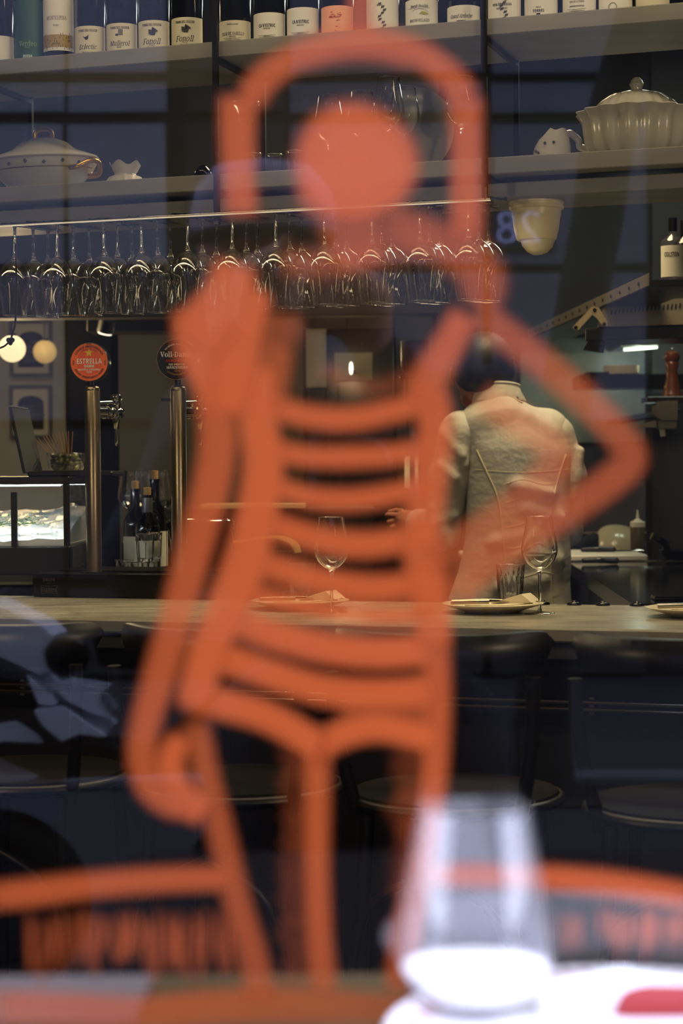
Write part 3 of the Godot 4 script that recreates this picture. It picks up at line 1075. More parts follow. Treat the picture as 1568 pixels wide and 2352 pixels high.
# [middle of the foot px, py of the foot, label top py, kind]
func build_bottles() -> void:
	var green_black := mat("bottle_dark", Color(0.016, 0.02, 0.014), 0.06)
	var profile := [Vector2(0.001, 0.004), Vector2(0.030, 0.0), Vector2(0.0365, 0.004), Vector2(0.0375, 0.012), Vector2(0.0375, 0.190)]
	for p in [[0.0365, 0.203], [0.031, 0.218], [0.022, 0.234], [0.0155, 0.248], [0.0145, 0.262], [0.0142, 0.292], [0.0158, 0.293], [0.0158, 0.301], [0.0135, 0.302], [0.001, 0.302]]:
		profile.append(Vector2(p[0], p[1]))
	var glass := lathe(profile, 28)
	var capsule := lathe([Vector2(0.0148, 0.250), Vector2(0.0152, 0.252), Vector2(0.0152, 0.292), Vector2(0.0165, 0.293), Vector2(0.0165, 0.3015), Vector2(0.0145, 0.3035), Vector2(0.001, 0.3035)], 20)
	var ink := mat("label_ink", Color(0.05, 0.05, 0.05), 0.8)
	var grey_ink := mat("label_grey_ink", Color(0.42, 0.41, 0.38), 0.8)
	var cream := mat("label_cream", Color(0.80, 0.79, 0.72), 0.75)
	var white := mat("label_white", Color(0.85, 0.85, 0.84), 0.75)
	# px, label bottom, label top (px), paper, words [[text, height mm, up mm from label bottom, face, bold, ink], ...], caption
	var S := "Droid Serif"
	var N := "Droid Sans"
	var veguer := ["TORRE DEL VEGUER", 5.4, 61.0, S, true, ink]
	var set := [
		[-2, 3, 68, white, [["1872", 6.0, 30.0, S, false, grey_ink], ["Blanc", 5.0, 20.0, S, false, grey_ink]], "wine bottle with a plain white label at the far left end of the upper shelf", ""],
		[70, 6, 150, mat("label_green", Color(0.10, 0.30, 0.22), 0.5), [["Verdeo", 12.0, 42.0, S, false, mat("ink_sage", Color(0.5, 0.62, 0.45), 0.7)], ["VERDEJO", 3.0, 33.0, N, false, mat("ink_sage", Color(0.5, 0.62, 0.45), 0.7)], ["RUEDA", 6.5, 12.0, N, true, mat("ink_pale", Color(0.8, 0.85, 0.8), 0.7)]], "wine bottle wrapped in a dark green label with pale lettering", "green"],
		[136, 20, 150, white, [["MONTESPINA", 9.0, 98.0, S, false, grey_ink], ["VERDEJO", 3.0, 80.0, S, false, grey_ink], ["RUEDA", 4.4, 36.0, S, true, ink]], "wine bottle with a tall white label that has a golden patterned band", "gold"],
		[208, 3, 72, cream, [veguer, ["Eclectic", 11.0, 22.0, S, false, ink], ["PENEDES CATALUNYA", 3.0, 9.0, S, false, grey_ink]], "wine bottle with a cream label showing a small dark bird, beside the golden-banded one", "bird"],
		[281, 3, 72, cream, [veguer, ["Mullerol", 11.0, 24.0, S, false, ink], ["BLANC", 3.0, 15.0, S, true, ink], ["PENEDES CATALUNYA", 3.0, 6.0, S, false, grey_ink]], "wine bottle with a cream label showing a small square tower", "tower"],
		[355, 3, 72, cream, [veguer, ["Fonoll", 13.0, 22.0, S, false, ink], ["CUPATGE", 2.8, 13.0, S, false, grey_ink], ["XAREL-LO I MOSCAT", 2.8, 8.5, S, false, grey_ink]], "wine bottle with cream label and dark fish head, the left of two alike", "fish"],
		[431, 3, 72, cream, [veguer, ["Fonoll", 13.0, 22.0, S, false, ink], ["CUPATGE", 2.8, 13.0, S, false, grey_ink], ["XAREL-LO I MOSCAT", 2.8, 8.5, S, false, grey_ink]], "wine bottle with cream label and dark fish head, the right of two alike", "fish"],
		[541, 3, 55, cream, [["FLOR DE XARELLO", 7.2, 24.0, S, false, ink], ["VINYES ECOLOGIQUES", 2.8, 46.0, S, false, grey_ink], ["PENEDES", 3.2, 17.0, S, false, grey_ink]], "wine bottle with a low cream label in serif capitals, just right of the left post", "lines"],
		[620, 3, 66, white, [["CA N'ESTRUC", 7.6, 36.0, N, true, ink], ["DES DE 1548", 3.2, 29.0, N, true, grey_ink], ["XAREL-LO", 2.6, 12.0, N, false, grey_ink]], "wine bottle with a white label in bold black capitals, the left one of two alike", "lines"],
		[697, 3, 71, white, [["CA N'ESTRUC", 7.6, 38.0, N, true, ink], ["DES DE 1548", 3.2, 30.0, N, true, grey_ink], ["XAREL-LO", 2.6, 12.0, N, false, grey_ink]], "wine bottle with a white label in bold black capitals, the right one of two alike", "lines"],
		[776, 2, 68, mat("label_peach", Color(0.92, 0.66, 0.55), 0.75), [["FRUITA ANALOGICA", 3.2, 42.0, N, true, mat("ink_red", Color(0.7, 0.22, 0.12), 0.7)]], "wine bottle with a peach-coloured label and red drawing", "peach"],
		[880, 2, 150, white, [["BLANC", 4.0, 60.0, S, false, grey_ink]], "wine bottle with a tall white label showing a trailing plant", "plant"],
		[970, 2, 66, white, [["Joseph Drouhin", 6.6, 50.0, S, false, ink], ["MACON-VILLAGES", 6.2, 18.0, S, false, ink]], "wine bottle with a white label showing one yellow-green leaf", "leaf"],
		[1066, 2, 44, white, [["Grand Ardeche", 8.6, 20.0, S, false, ink], ["CHARDONNAY", 3.6, 9.0, N, true, ink]], "wine bottle with a low white label in grey script just left of the right post", "frame"],
		[1160, 2, 60, white, [["VINA ESMERALDA", 5.5, 38.0, S, true, ink], ["MEDITERRANEO", 3.6, 29.0, S, false, grey_ink]], "wine bottle with a white sketched label just right of the right post", "plant"],
		[1244, 2, 60, white, [["FAMILIA", 2.6, 25.0, N, false, grey_ink], ["TORRES", 6.4, 17.0, N, true, ink]], "wine bottle with a white label and a tiny dark crest below the lettering", "crest"],
		[1332, 2, 60, white, [["VINO DE LA TIERRA", 4.0, 30.0, S, false, grey_ink], ["PRODUCED AND BOTTLED", 2.8, 20.0, S, true, ink], ["CASTILLA", 4.0, 8.0, S, false, ink]], "wine bottle with a white label of several thin printed lines", "lines"],
		[1415, 2, 60, white, [["VI BLANC", 4.4, 40.0, S, false, ink]], "wine bottle with a thin ring mark on its white label, near the right end", "ring"],
		[1500, 2, 60, cream, [["GARNATXA", 4.4, 30.0, S, false, ink]], "wine bottle mostly cut off by the top right corner of the frame", ""],
	]
	var dc := 4.215
	for s in set:
		var p := at_bar(s[0], 80, dc)
		var foot := bar_at(bar_x(p), shelf_high, dc)
		var away := foot - EYE
		var turn := Basis(Vector3.UP, atan2(-away.x, -away.z) + PI * 0 - 0.20)
		var o := thing("wine_bottle", s[5], "wine bottle", foot, turn, "wine bottles on the upper shelf")
		part(o, "glass", glass, green_black)
		part(o, "capsule", capsule, mat("capsule_" + str(set.find(s) % 3), [Color(0.05, 0.05, 0.06), Color(0.55, 0.5, 0.35), Color(0.1, 0.16, 0.12)][set.find(s) % 3], 0.4, 0.4))
		var r := 0.0377
		var y0: float = s[1] / 1000.0
		var y1: float = s[2] / 1000.0
		var label := part(o, "label", patch(r, -1.35, 1.35, y0, y1), s[3])
		for w in s[4]:
			part(label, "lettering", text_mesh(w[0], w[1] / 1000.0, w[3], w[4], r + 0.0008, 0.0, 0.62 if w[0].length() > 9 else 0.8, 0.25 if w[0] in ["Fonoll", "Eclectic", "Mullerol", "Grand Ardeche", "Joseph Drouhin"] else 0.0), w[5], Vector3(0, w[2] / 1000.0, 0))
		var dx := func(x: float, y: float, m: Mesh, mm: Material, called: String) -> void:
			var t: float = x / r
			part(label, called, m, mm, Vector3(sin(t) * (r + 0.0008), y, cos(t) * (r + 0.0008)), Basis(Vector3.UP, t))
		match s[6]:
			"gold":
				part(label, "band", patch(r + 0.0007, -1.3, 1.3, 0.028, 0.058, 0.0003), mat("label_gold", Color(0.62, 0.53, 0.27), 0.5))
				for k in 44:
					dx.call(rng.randf_range(-0.036, 0.036), rng.randf_range(0.024, 0.063), box(Vector3(0.0012, 0.003, 0.0006), 0), ink, "ornament")
			"bird":
				dx.call(-0.004, 0.043, prism(PackedVector2Array([Vector2(-0.008, 0.006), Vector2(-0.004, 0), Vector2(0, -0.005), Vector2(0.005, -0.003), Vector2(0.007, 0.008), Vector2(0.003, 0.004), Vector2(-0.003, 0.002)]), 0.0005), ink, "bird")
			"tower":
				dx.call(0.003, 0.050, box(Vector3(0.011, 0.014, 0.0005), 0), grey_ink, "tower")
				dx.call(-0.006, 0.044, box(Vector3(0.006, 0.005, 0.0005), 0), ink, "tower")
			"fish":
				dx.call(0.004, 0.046, prism(PackedVector2Array([Vector2(-0.011, -0.006), Vector2(-0.004, -0.010), Vector2(0.004, -0.010), Vector2(0.006, -0.003), Vector2(0.012, 0), Vector2(0.006, 0.005), Vector2(-0.002, 0.010), Vector2(-0.004, 0.003), Vector2(-0.011, 0.004)]), 0.0005), mat("fish_ink", Color(0.2, 0.2, 0.2), 0.8), "fish")
				dx.call(0.008, 0.047, prism(PackedVector2Array([Vector2(-0.006, -0.004), Vector2(0.003, 0), Vector2(-0.005, 0.006)]), 0.0008), ink, "fish")
			"peach":
				for k in 14:
					dx.call(rng.randf_range(-0.012, 0.014), rng.randf_range(0.008, 0.056), box(Vector3(rng.randf_range(0.002, 0.008), 0.0016, 0.0005), 0), mat("ink_red", Color(0.7, 0.22, 0.12), 0.7), "drawing")
			"plant":
				for k in 9:
					var a := k * 0.007
					dx.call(0.004 + 0.006 * sin(k * 1.3), 0.006 + a, prism(PackedVector2Array([Vector2(-0.004, -0.003), Vector2(0.003, -0.001), Vector2(0.005, 0.004), Vector2(-0.002, 0.003)]), 0.0005), mat("ink_leaf", Color(0.22, 0.26, 0.2), 0.8), "drawing")
			"leaf":
				dx.call(0.010, 0.033, prism(PackedVector2Array([Vector2(-0.010, 0), Vector2(-0.004, 0.005), Vector2(0.004, 0.004), Vector2(0.012, -0.001), Vector2(0.002, -0.003)]), 0.0005), mat("ink_lime", Color(0.6, 0.62, 0.3), 0.8), "leaf")
				dx.call(0.0, 0.044, box(Vector3(0.05, 0.0008, 0.0005), 0), grey_ink, "rule")
			"crest":
				dx.call(0.0, 0.008, box(Vector3(0.009, 0.007, 0.0005), 0), ink, "crest")
			"lines":
				for k in 3:
					dx.call(0.0, 0.006 + k * 0.0035, box(Vector3(0.03 + 0.006 * k, 0.0009, 0.0005), 0), grey_ink, "print")
			"ring":
				part(label, "ring", lathe([Vector2(0.008, -0.0003), Vector2(0.0092, -0.0003), Vector2(0.0092, 0.0003), Vector2(0.008, 0.0003), Vector2(0.008, -0.0003)], 24), grey_ink, Vector3(0, 0.012, r + 0.001), Basis(Vector3.RIGHT, PI / 2))


# a stemmed glass, foot at the origin, mouth up: bowl (a thin sheet), stem and foot (solid)
func wine_glass_meshes(height: float, bowl_r: float, rim_r: float, stem_h: float, foot_r: float) -> Array:
	var prof := []
	var bh := height - stem_h
	for k in 19:
		var t := k / 18.0
		var r: float
		if t < 0.38:
			r = bowl_r * sin(clampf(t / 0.38, 0, 1) * PI / 2) ** 0.58
		else:
			var u := (t - 0.38) / 0.62
			r = lerpf(bowl_r, rim_r, u * u * (3 - 2 * u) * 0.6 + u * 0.4)
		prof.append(Vector2(maxf(r, 0.0035), stem_h + bh * t))
	var full := []
	for q in prof:
		full.append(q)
	for k in range(prof.size() - 1, -1, -1):
		var q: Vector2 = prof[k]
		full.append(Vector2(maxf(q.x - 0.0014, 0.0005), q.y + (0.0 if k > 4 else 0.0012)))
	full.reverse()
	for k in full.size():
		full[k] = full[k]
	full.reverse()
	var bowl := lathe(full, 40)
	var rim := tube_ring(rim_r, height, 0.0007)
	var stem := lathe([Vector2(0.001, 0.004), Vector2(0.0055, 0.0045), Vector2(0.0036, 0.012), Vector2(0.0032, 0.03), Vector2(0.0032, stem_h - 0.022), Vector2(0.0042, stem_h - 0.008), Vector2(0.0075, stem_h + 0.001), Vector2(0.013, stem_h + 0.007), Vector2(0.010, stem_h + 0.0072), Vector2(0.001, stem_h + 0.004)], 20)
	var foot := lathe([Vector2(0.001, 0), Vector2(foot_r - 0.001, 0), Vector2(foot_r, 0.0008), Vector2(foot_r - 0.001, 0.0016), Vector2(foot_r * 0.4, 0.0032), Vector2(0.005, 0.006), Vector2(0.001, 0.006)], 36)
	return [bowl, rim, stem, foot]


func tube_ring(r: float, y: float, t: float) -> ArrayMesh:
	var prof := []
	for k in 9:
		var a := TAU * k / 8
		prof.append(Vector2(r + cos(a) * t, y + sin(a) * t))
	return lathe(prof, 36)


func wine_glass(called: String, label: String, meshes: Array, where: Vector3, turn: Basis, group: String) -> Node3D:
	var o := thing(called, label, "wine glass", where, turn, group)
	part(o, "bowl", meshes[0], solid_glass("clear_glass"))
	part(o, "rim", meshes[1], solid_glass("clear_glass"))
	part(o, "stem", meshes[2], solid_glass("clear_glass"))
	part(o, "foot", meshes[3], solid_glass("clear_glass"))
	return o


const D_RAIL := 4.05


func build_hanging_glasses() -> void:
	var dr := 4.17
	var xs := [35, 130, 235, 325, 432, 533, 636, 743, 851, 962, 1075]
	var left := at_bar(0, 513, D_RAIL)
	var right := at_bar(1113, 462, D_RAIL)
	var hr := (left.y + right.y) / 2
	var hf := 1.40 + (hr - 1.40) * 4.17 / D_RAIL
	var rack := thing("glass_rack", "thin pale plate under the lower shelf with rails that hold upside-down wine glasses", "glass rack", bar_at(0, hr, D_RAIL), bar_basis)
	var xl := -2.6
	var xr := bar_x(right) + 0.012
	part(rack, "front_rail", tube([Vector3(xl, 0, 0), Vector3(xr, 0, 0)], 0.0022, 8), mat("polished_rail", Color(0.75, 0.72, 0.66), 0.12, 1.0))
	var led := mat("led_glow", Color(0.9, 0.88, 0.8), 0.5)
	led.emission_enabled = true
	led.emission = Color(1.0, 0.94, 0.80)
	led.emission_energy_multiplier = 0.45
	part(rack, "glowing_led_strip", box(Vector3(xr - xl, 0.0012, 0.009), 0), led, Vector3((xl + xr) / 2, -0.0032, 0))
	var strip := AreaLight3D.new()
	strip.name = "led_light"
	add_child(strip, true)
	strip.transform = Transform3D(bar_basis * Basis(Vector3.RIGHT, -PI / 2), bar_at((xl + xr) / 2, hr - 0.0052, D_RAIL))
	strip.area_size = Vector2(xr - xl, 0.013)
	strip.light_color = Color(1.0, 0.90, 0.68)
	strip.light_energy = 0.55
	strip.shadow_enabled = true
	strip.set("area_range", 12.0)
	strip.set("area_attenuation", 2.0)
	for k in 5:
		part(rack, "rail_bracket", box(Vector3(0.006, 0.006, 0.17), 0.001), mat("rack_rail", Color(0.10, 0.10, 0.11), 0.3, 0.9), Vector3(lerpf(xl + 0.1, xr - 0.006, k / 4.0), 0.012, -0.085), Basis(Vector3.RIGHT, 0.10))
	var meshes := wine_glass_meshes(0.222, 0.0405, 0.029, 0.082, 0.034)
	var words := ["first", "second", "third", "fourth", "fifth", "sixth", "seventh", "eighth", "ninth", "tenth", "eleventh"]
	var depth := ["front", "middle", "back"]
	var first: Node3D
	var steel := mat("rack_rail", Color(0.10, 0.10, 0.11), 0.3, 0.9)
	var flip := Basis(Vector3.RIGHT, PI)
	for i in xs.size():
		var x := bar_x(at_bar(xs[i], 500, dr))
		for s: float in [-1.0, 1.0]:
			part(rack, "glass_slot", tube([Vector3(x + s * 0.012, hf - hr - 0.004, -0.075), Vector3(x + s * 0.012, hf - hr + 0.010, -0.36)], 0.003, 6), steel)
		for k in 3:
			var foot := bar_at(x + rng.randf_range(-0.003, 0.003), hf + k * 0.0045, dr + k * 0.086)
			var turn := bar_basis * Basis(Vector3.BACK, rng.randf_range(-0.035, 0.02)) * Basis(Vector3.RIGHT, rng.randf_range(0.0, 0.012)) * flip
			var label := "upside-down wine glass, %s one in the %s hanging row from the left" % [depth[k], words[i]]
			if first == null:
				first = wine_glass("hanging_wine_glass", label, meshes, foot, turn, "wine glasses hanging from the rack")
			else:
				copy(first, "hanging_wine_glass", label, foot, turn)
	# a hook, the small thing the front rail ends in
	part(rack, "end_pin", tube([Vector3(xr - 0.01, 0, 0), Vector3(xr - 0.01, 0.026, 0)], 0.003, 8), mat("polished_rail", Color(0.75, 0.72, 0.66), 0.12, 1.0))


func shelf_point(px: float, back := 0.12) -> Vector3:               # on the lower shelf, that far behind its front edge
	var d := D_SHELF + back
	return bar_at(bar_x(at_bar(px, 370, d)), shelf_low, d)


func build_crockery() -> void:
	var china := mat("white_china", Color(0.68, 0.675, 0.64), 0.18)
	china.clearcoat_enabled = true
	china.clearcoat = 0.5
	var gold := mat("china_gold", Color(0.72, 0.58, 0.25), 0.25, 0.9)
	var blue := mat("china_print", Color(0.16, 0.16, 0.24), 0.5)
	# oval tureen with gold handles
	var p := shelf_point(100, 0.15)
	var o := thing("oval_tureen", "oval white lidded tureen with gold handles and small dark flower prints on the lower shelf", "tureen", p, bar_basis)
	part(o, "body", lathe([Vector2(0.001, 0.004), Vector2(0.075, 0), Vector2(0.082, 0.006), Vector2(0.100, 0.022), Vector2(0.125, 0.045), Vector2(0.137, 0.065), Vector2(0.141, 0.078), Vector2(0.138, 0.080), Vector2(0.120, 0.060), Vector2(0.001, 0.050)], 44, 0, 0, -1e9, 1e9, 0.66), china)
	part(o, "gold_line", lathe([Vector2(0.1385, 0.0605), Vector2(0.1395, 0.0625), Vector2(0.138, 0.0625), Vector2(0.1385, 0.0605)], 44, 0, 0, -1e9, 1e9, 0.663), gold, Vector3(0, -0.008, 0))
	var lid := part(o, "lid", lathe([Vector2(0.144, 0.079), Vector2(0.146, 0.082), Vector2(0.140, 0.088), Vector2(0.110, 0.098), Vector2(0.085, 0.106), Vector2(0.062, 0.124), Vector2(0.035, 0.134), Vector2(0.001, 0.137)], 44, 0, 0, -1e9, 1e9, 0.66), china)
	part(lid, "knob", tube(smooth_path([Vector3(-0.024, 0.128, 0), Vector3(-0.022, 0.150, 0), Vector3(-0.010, 0.158, 0), Vector3(0.010, 0.158, 0), Vector3(0.022, 0.150, 0), Vector3(0.024, 0.128, 0)]), 0.006, 10), gold)
	for s: float in [-1.0, 1.0]:
		part(o, "handle", tube(smooth_path([Vector3(s * 0.105, 0.050, 0.066), Vector3(s * 0.128, 0.050, 0.07), Vector3(s * 0.150, 0.066, 0.05), Vector3(s * 0.160, 0.064, 0.02), Vector3(s * 0.150, 0.040, 0.0), Vector3(s * 0.122, 0.036, 0.0)]), 0.0065, 10), gold)
	for k in 7:
		var a := lerpf(-2.6, -0.5, k / 6.0) + PI
		var pos := Vector3(cos(a) * 0.1395, 0.064 + 0.004 * (k % 2), sin(a) * 0.1395 * 0.66)
		for j in 4:
			part(o, "flower_print", lathe([Vector2(0.001, 0.0006), Vector2(0.0022, 0.0004), Vector2(0.0024, -0.001)], 8), blue, pos + Vector3(cos(j * PI / 2) * 0.003, sin(j * PI / 2) * 0.003, 0), Basis(Vector3.RIGHT, PI / 2))
	# ruffled white pot
	p = shelf_point(287, 0.16)
	o = thing("ruffled_pot", "small squat white pot with a flared ruffled neck beside the oval tureen", "pot", p, bar_basis)
	part(o, "body", lathe([Vector2(0.001, 0.003), Vector2(0.036, 0), Vector2(0.048, 0.006), Vector2(0.050, 0.016), Vector2(0.040, 0.029), Vector2(0.027, 0.034), Vector2(0.026, 0.038)], 40, 16, 0.02), china)
	var st := begin()
	var rows := []
	for k in 5:
		var row := []
		for j in 41:
			var t := TAU * j / 40
			var u := k / 4.0
			row.append(Vector3(cos(t) * (0.026 + 0.012 * u), 0.036 + 0.026 * u + 0.006 * u * sin(5 * t), sin(t) * (0.026 + 0.012 * u)))
		rows.append(row)
	for k in 4:
		for j in 40:
			var n := Vector3(rows[k][j].x, -0.01, rows[k][j].z).normalized()
			var n2 := Vector3(rows[k][j + 1].x, -0.01, rows[k][j + 1].z).normalized()
			quad(st, rows[k][j], rows[k][j + 1], rows[k + 1][j + 1], rows[k + 1][j], n, n2, n2, n)
	part(o, "ruffled_collar", st.commit(), china)
	# black jug
	p = shelf_point(466, 0.17)
	o = thing("black_jug", "small glossy black jug with a handle next to the left post on the lower shelf", "jug", p, bar_basis)
	part(o, "body", lathe([Vector2(0.001, 0.002), Vector2(0.016, 0), Vector2(0.021, 0.010), Vector2(0.0225, 0.024), Vector2(0.019, 0.036), Vector2(0.011, 0.045), Vector2(0.008, 0.048), Vector2(0.001, 0.048)], 28), mat("glossy_black", Color(0.015, 0.015, 0.018), 0.1))
	part(o, "handle", tube(smooth_path([Vector3(0.018, 0.036, 0), Vector3(0.032, 0.030, 0), Vector3(0.030, 0.018, 0), Vector3(0.020, 0.012, 0)]), 0.003, 8), mat("glossy_black", Color(0.015, 0.015, 0.018), 0.1))
	# creamer with a cut-out mouth
	p = shelf_point(1268, 0.13)
	o = thing("creamer", "white porcelain creamer with a scooped rim and tiny dark flowers beside the ribbed tureen", "jug", p, bar_basis * Basis(Vector3.UP, 0.1))
	st = begin()
	rows = []
	for k in 9:
		var u := k / 8.0
		var row := []
		for j in 41:
			var t := TAU * j / 40
			var c := cos(t)
			var rim := 0.074 - 0.037 * maxf(0.0, -c) - 0.006 * exp(-pow((c - 0.35) / 0.3, 2.0))
			var r := 0.038 + 0.004 * sin(u * PI) - (0.007 * u * u if c > 0 else 0.007 * u * u * (1 + c))
			r *= 1.0 + 0.025 * cos(8 * t)
			row.append(Vector3(c * r, rim * u, sin(t) * r))
		rows.append(row)
	for k in 8:
		for j in 40:
			var n := Vector3(rows[k][j].x, 0.004, rows[k][j].z).normalized()
			var n2 := Vector3(rows[k][j + 1].x, 0.004, rows[k][j + 1].z).normalized()
			quad(st, rows[k][j], rows[k][j + 1], rows[k + 1][j + 1], rows[k + 1][j], n, n2, n2, n)
	part(o, "body", st.commit(), china)
	part(o, "base", lathe([Vector2(0.001, 0.001), Vector2(0.040, 0.001), Vector2(0.040, 0.004), Vector2(0.001, 0.004)], 28), china)
	for q in [[-0.012, 0.038], [0.008, 0.039], [-0.034, 0.022], [-0.028, 0.018]]:
		part(o, "flower_print", lathe([Vector2(0.001, 0.0006), Vector2(0.0030, 0.0004), Vector2(0.0032, -0.004)], 8), blue, Vector3(q[0], q[1], sqrt(maxf(0, 0.0425 * 0.0425 - q[0] * q[0] * 0.8))), Basis(Vector3.RIGHT, PI / 2))
	# ribbed tureen
	p = shelf_point(1462, 0.15)
	o = thing("ribbed_tureen", "big ribbed white tureen with a scalloped rim and a domed lid with an acorn knob", "tureen", p, bar_basis)
	var prof := [Vector2(0.001, 0.003), Vector2(0.088, 0), Vector2(0.100, 0.008), Vector2(0.112, 0.030), Vector2(0.116, 0.060), Vector2(0.118, 0.080), Vector2(0.124, 0.092), Vector2(0.132, 0.102), Vector2(0.130, 0.104), Vector2(0.112, 0.094), Vector2(0.001, 0.088)]
	part(o, "body", lathe(prof, 112, 16, 0.045, 0.006, 0.2), china)
	lid = part(o, "lid", lathe([Vector2(0.100, 0.098), Vector2(0.098, 0.106), Vector2(0.084, 0.124), Vector2(0.060, 0.140), Vector2(0.030, 0.148), Vector2(0.014, 0.150)], 96, 24, 0.018, 0.0, 0.145), china)
	part(lid, "knob", lathe([Vector2(0.013, 0.146), Vector2(0.011, 0.150), Vector2(0.014, 0.160), Vector2(0.0165, 0.166), Vector2(0.0150, 0.167), Vector2(0.0125, 0.174), Vector2(0.007, 0.180), Vector2(0.001, 0.182)], 24), china)
	for s: float in [-1.0, 1.0]:
		part(o, "handle", tube(smooth_path([Vector3(s * 0.112, 0.030, 0), Vector3(s * 0.128, 0.034, 0), Vector3(s * 0.132, 0.050, 0), Vector3(s * 0.150, 0.066, 0), Vector3(s * 0.160, 0.060, 0), Vector3(s * 0.158, 0.054, 0)]), [0.008, 0.008, 0.008, 0.008, 0.008, 0.008, 0.008, 0.008, 0.008, 0.008, 0.008, 0.008, 0.008, 0.008, 0.008, 0.008, 0.008, 0.008, 0.008, 0.008, 0.008, 0.008, 0.007, 0.007, 0.006, 0.006, 0.005, 0.005, 0.005, 0.005, 0.005], 10), china)
	# big round platter leaning at the back
	p = shelf_point(945, 0.285)
	o = thing("round_platter", "large round pale platter standing upright behind the wine glasses on the lower shelf", "platter", p + Vector3(0, 0.112, 0), bar_basis * Basis(Vector3.RIGHT, PI / 2 - 0.12))
	part(o, "dish", lathe([Vector2(0.001, 0), Vector2(0.07, 0.0), Vector2(0.078, 0.006), Vector2(0.108, 0.014), Vector2(0.110, 0.017), Vector2(0.108, 0.0175), Vector2(0.076, 0.010), Vector2(0.068, 0.004), Vector2(0.001, 0.004)], 56), mat("platter_grey", Color(0.62, 0.62, 0.60), 0.3))
	# glasses on the lower shelf
	var wine := wine_glass_meshes(0.200, 0.036, 0.0255, 0.088, 0.032)
	var where := [[756, 0.20, "leftmost of five"], [832, 0.18, "second of five from left"], [893, 0.07, "tallest and frontmost of five"], [930, 0.17, "just right of the tallest"], [1060, 0.10, "beside the right post"]]
	for w in where:
		var g := wine_glass("shelf_wine_glass", "stemmed wine glass on the lower shelf by the round platter, " + w[2], wine, shelf_point(w[0], w[1]), bar_basis, "wine glasses on the lower shelf")
		if w[1] == 0.07:
			g.scale = Vector3(1.0, 1.02, 1.0)
	var shot := tumbler_meshes(0.060, 0.020, 0.017, 12)
	var k := 0
	for px in [582, 630, 676]:
		tumbler("shot_glass", "small clear shot glass on the lower shelf beside the left post, %s of three" % ["first", "second", "third"][k], shot, shelf_point(px, 0.12 + 0.03 * (k % 2)), bar_basis, "shot glasses on the lower shelf")
		k += 1
	o = thing("glass_decanter", "clear glass vase with a slanted flaring mouth behind the left post on the lower shelf", "vase", shelf_point(566, 0.24), bar_basis)
	part(o, "body", lathe([Vector2(0.001, 0.003), Vector2(0.030, 0), Vector2(0.034, 0.02), Vector2(0.030, 0.06), Vector2(0.016, 0.11), Vector2(0.013, 0.15), Vector2(0.024, 0.19), Vector2(0.036, 0.205)], 32), pane_glass("thin_glass", 0.015))
	part(o, "rim", tube_ring(0.036, 0.205, 0.0012), solid_glass("clear_glass"))


func tumbler_meshes(h: float, r_top: float, r_foot: float, ribs: int) -> Array:
	var w := 0.0022
	var outer := lathe([Vector2(0.001, 0.0), Vector2(r_foot * 0.94, 0.0), Vector2(r_foot, h * 0.03), Vector2(lerpf(r_foot, r_top, 0.35), h * 0.35), Vector2(lerpf(r_foot, r_top, 0.7), h * 0.70), Vector2(lerpf(r_foot, r_top, 0.76), h * 0.76), Vector2(r_top, h), Vector2(r_top - w, h), Vector2(lerpf(r_foot, r_top, 0.5) - w, h * 0.5), Vector2(r_foot - w, h * 0.14), Vector2(r_foot * 0.6, h * 0.11), Vector2(0.001, h * 0.10)], ribs * 6, ribs, 0.022, h * 0.02, h * 0.71)
	var base := lathe([Vector2(0.001, 0.0), Vector2(r_foot * 0.92, 0.0), Vector2(r_foot, h * 0.03), Vector2(r_foot * 0.97, h * 0.10), Vector2(r_foot * 0.8, h * 0.13), Vector2(0.001, h * 0.12)], 40)
	return [outer, tube_ring(r_top, h, 0.0011), base]


func tumbler(called: String, label: String, m: Array, where: Vector3, turn: Basis, group: String) -> Node3D:
	var o := thing(called, label, "glass", where, turn, group)
	part(o, "wall", m[0], solid_glass("clear_glass"))
	part(o, "rim", m[1], solid_glass("clear_glass"))
	return o


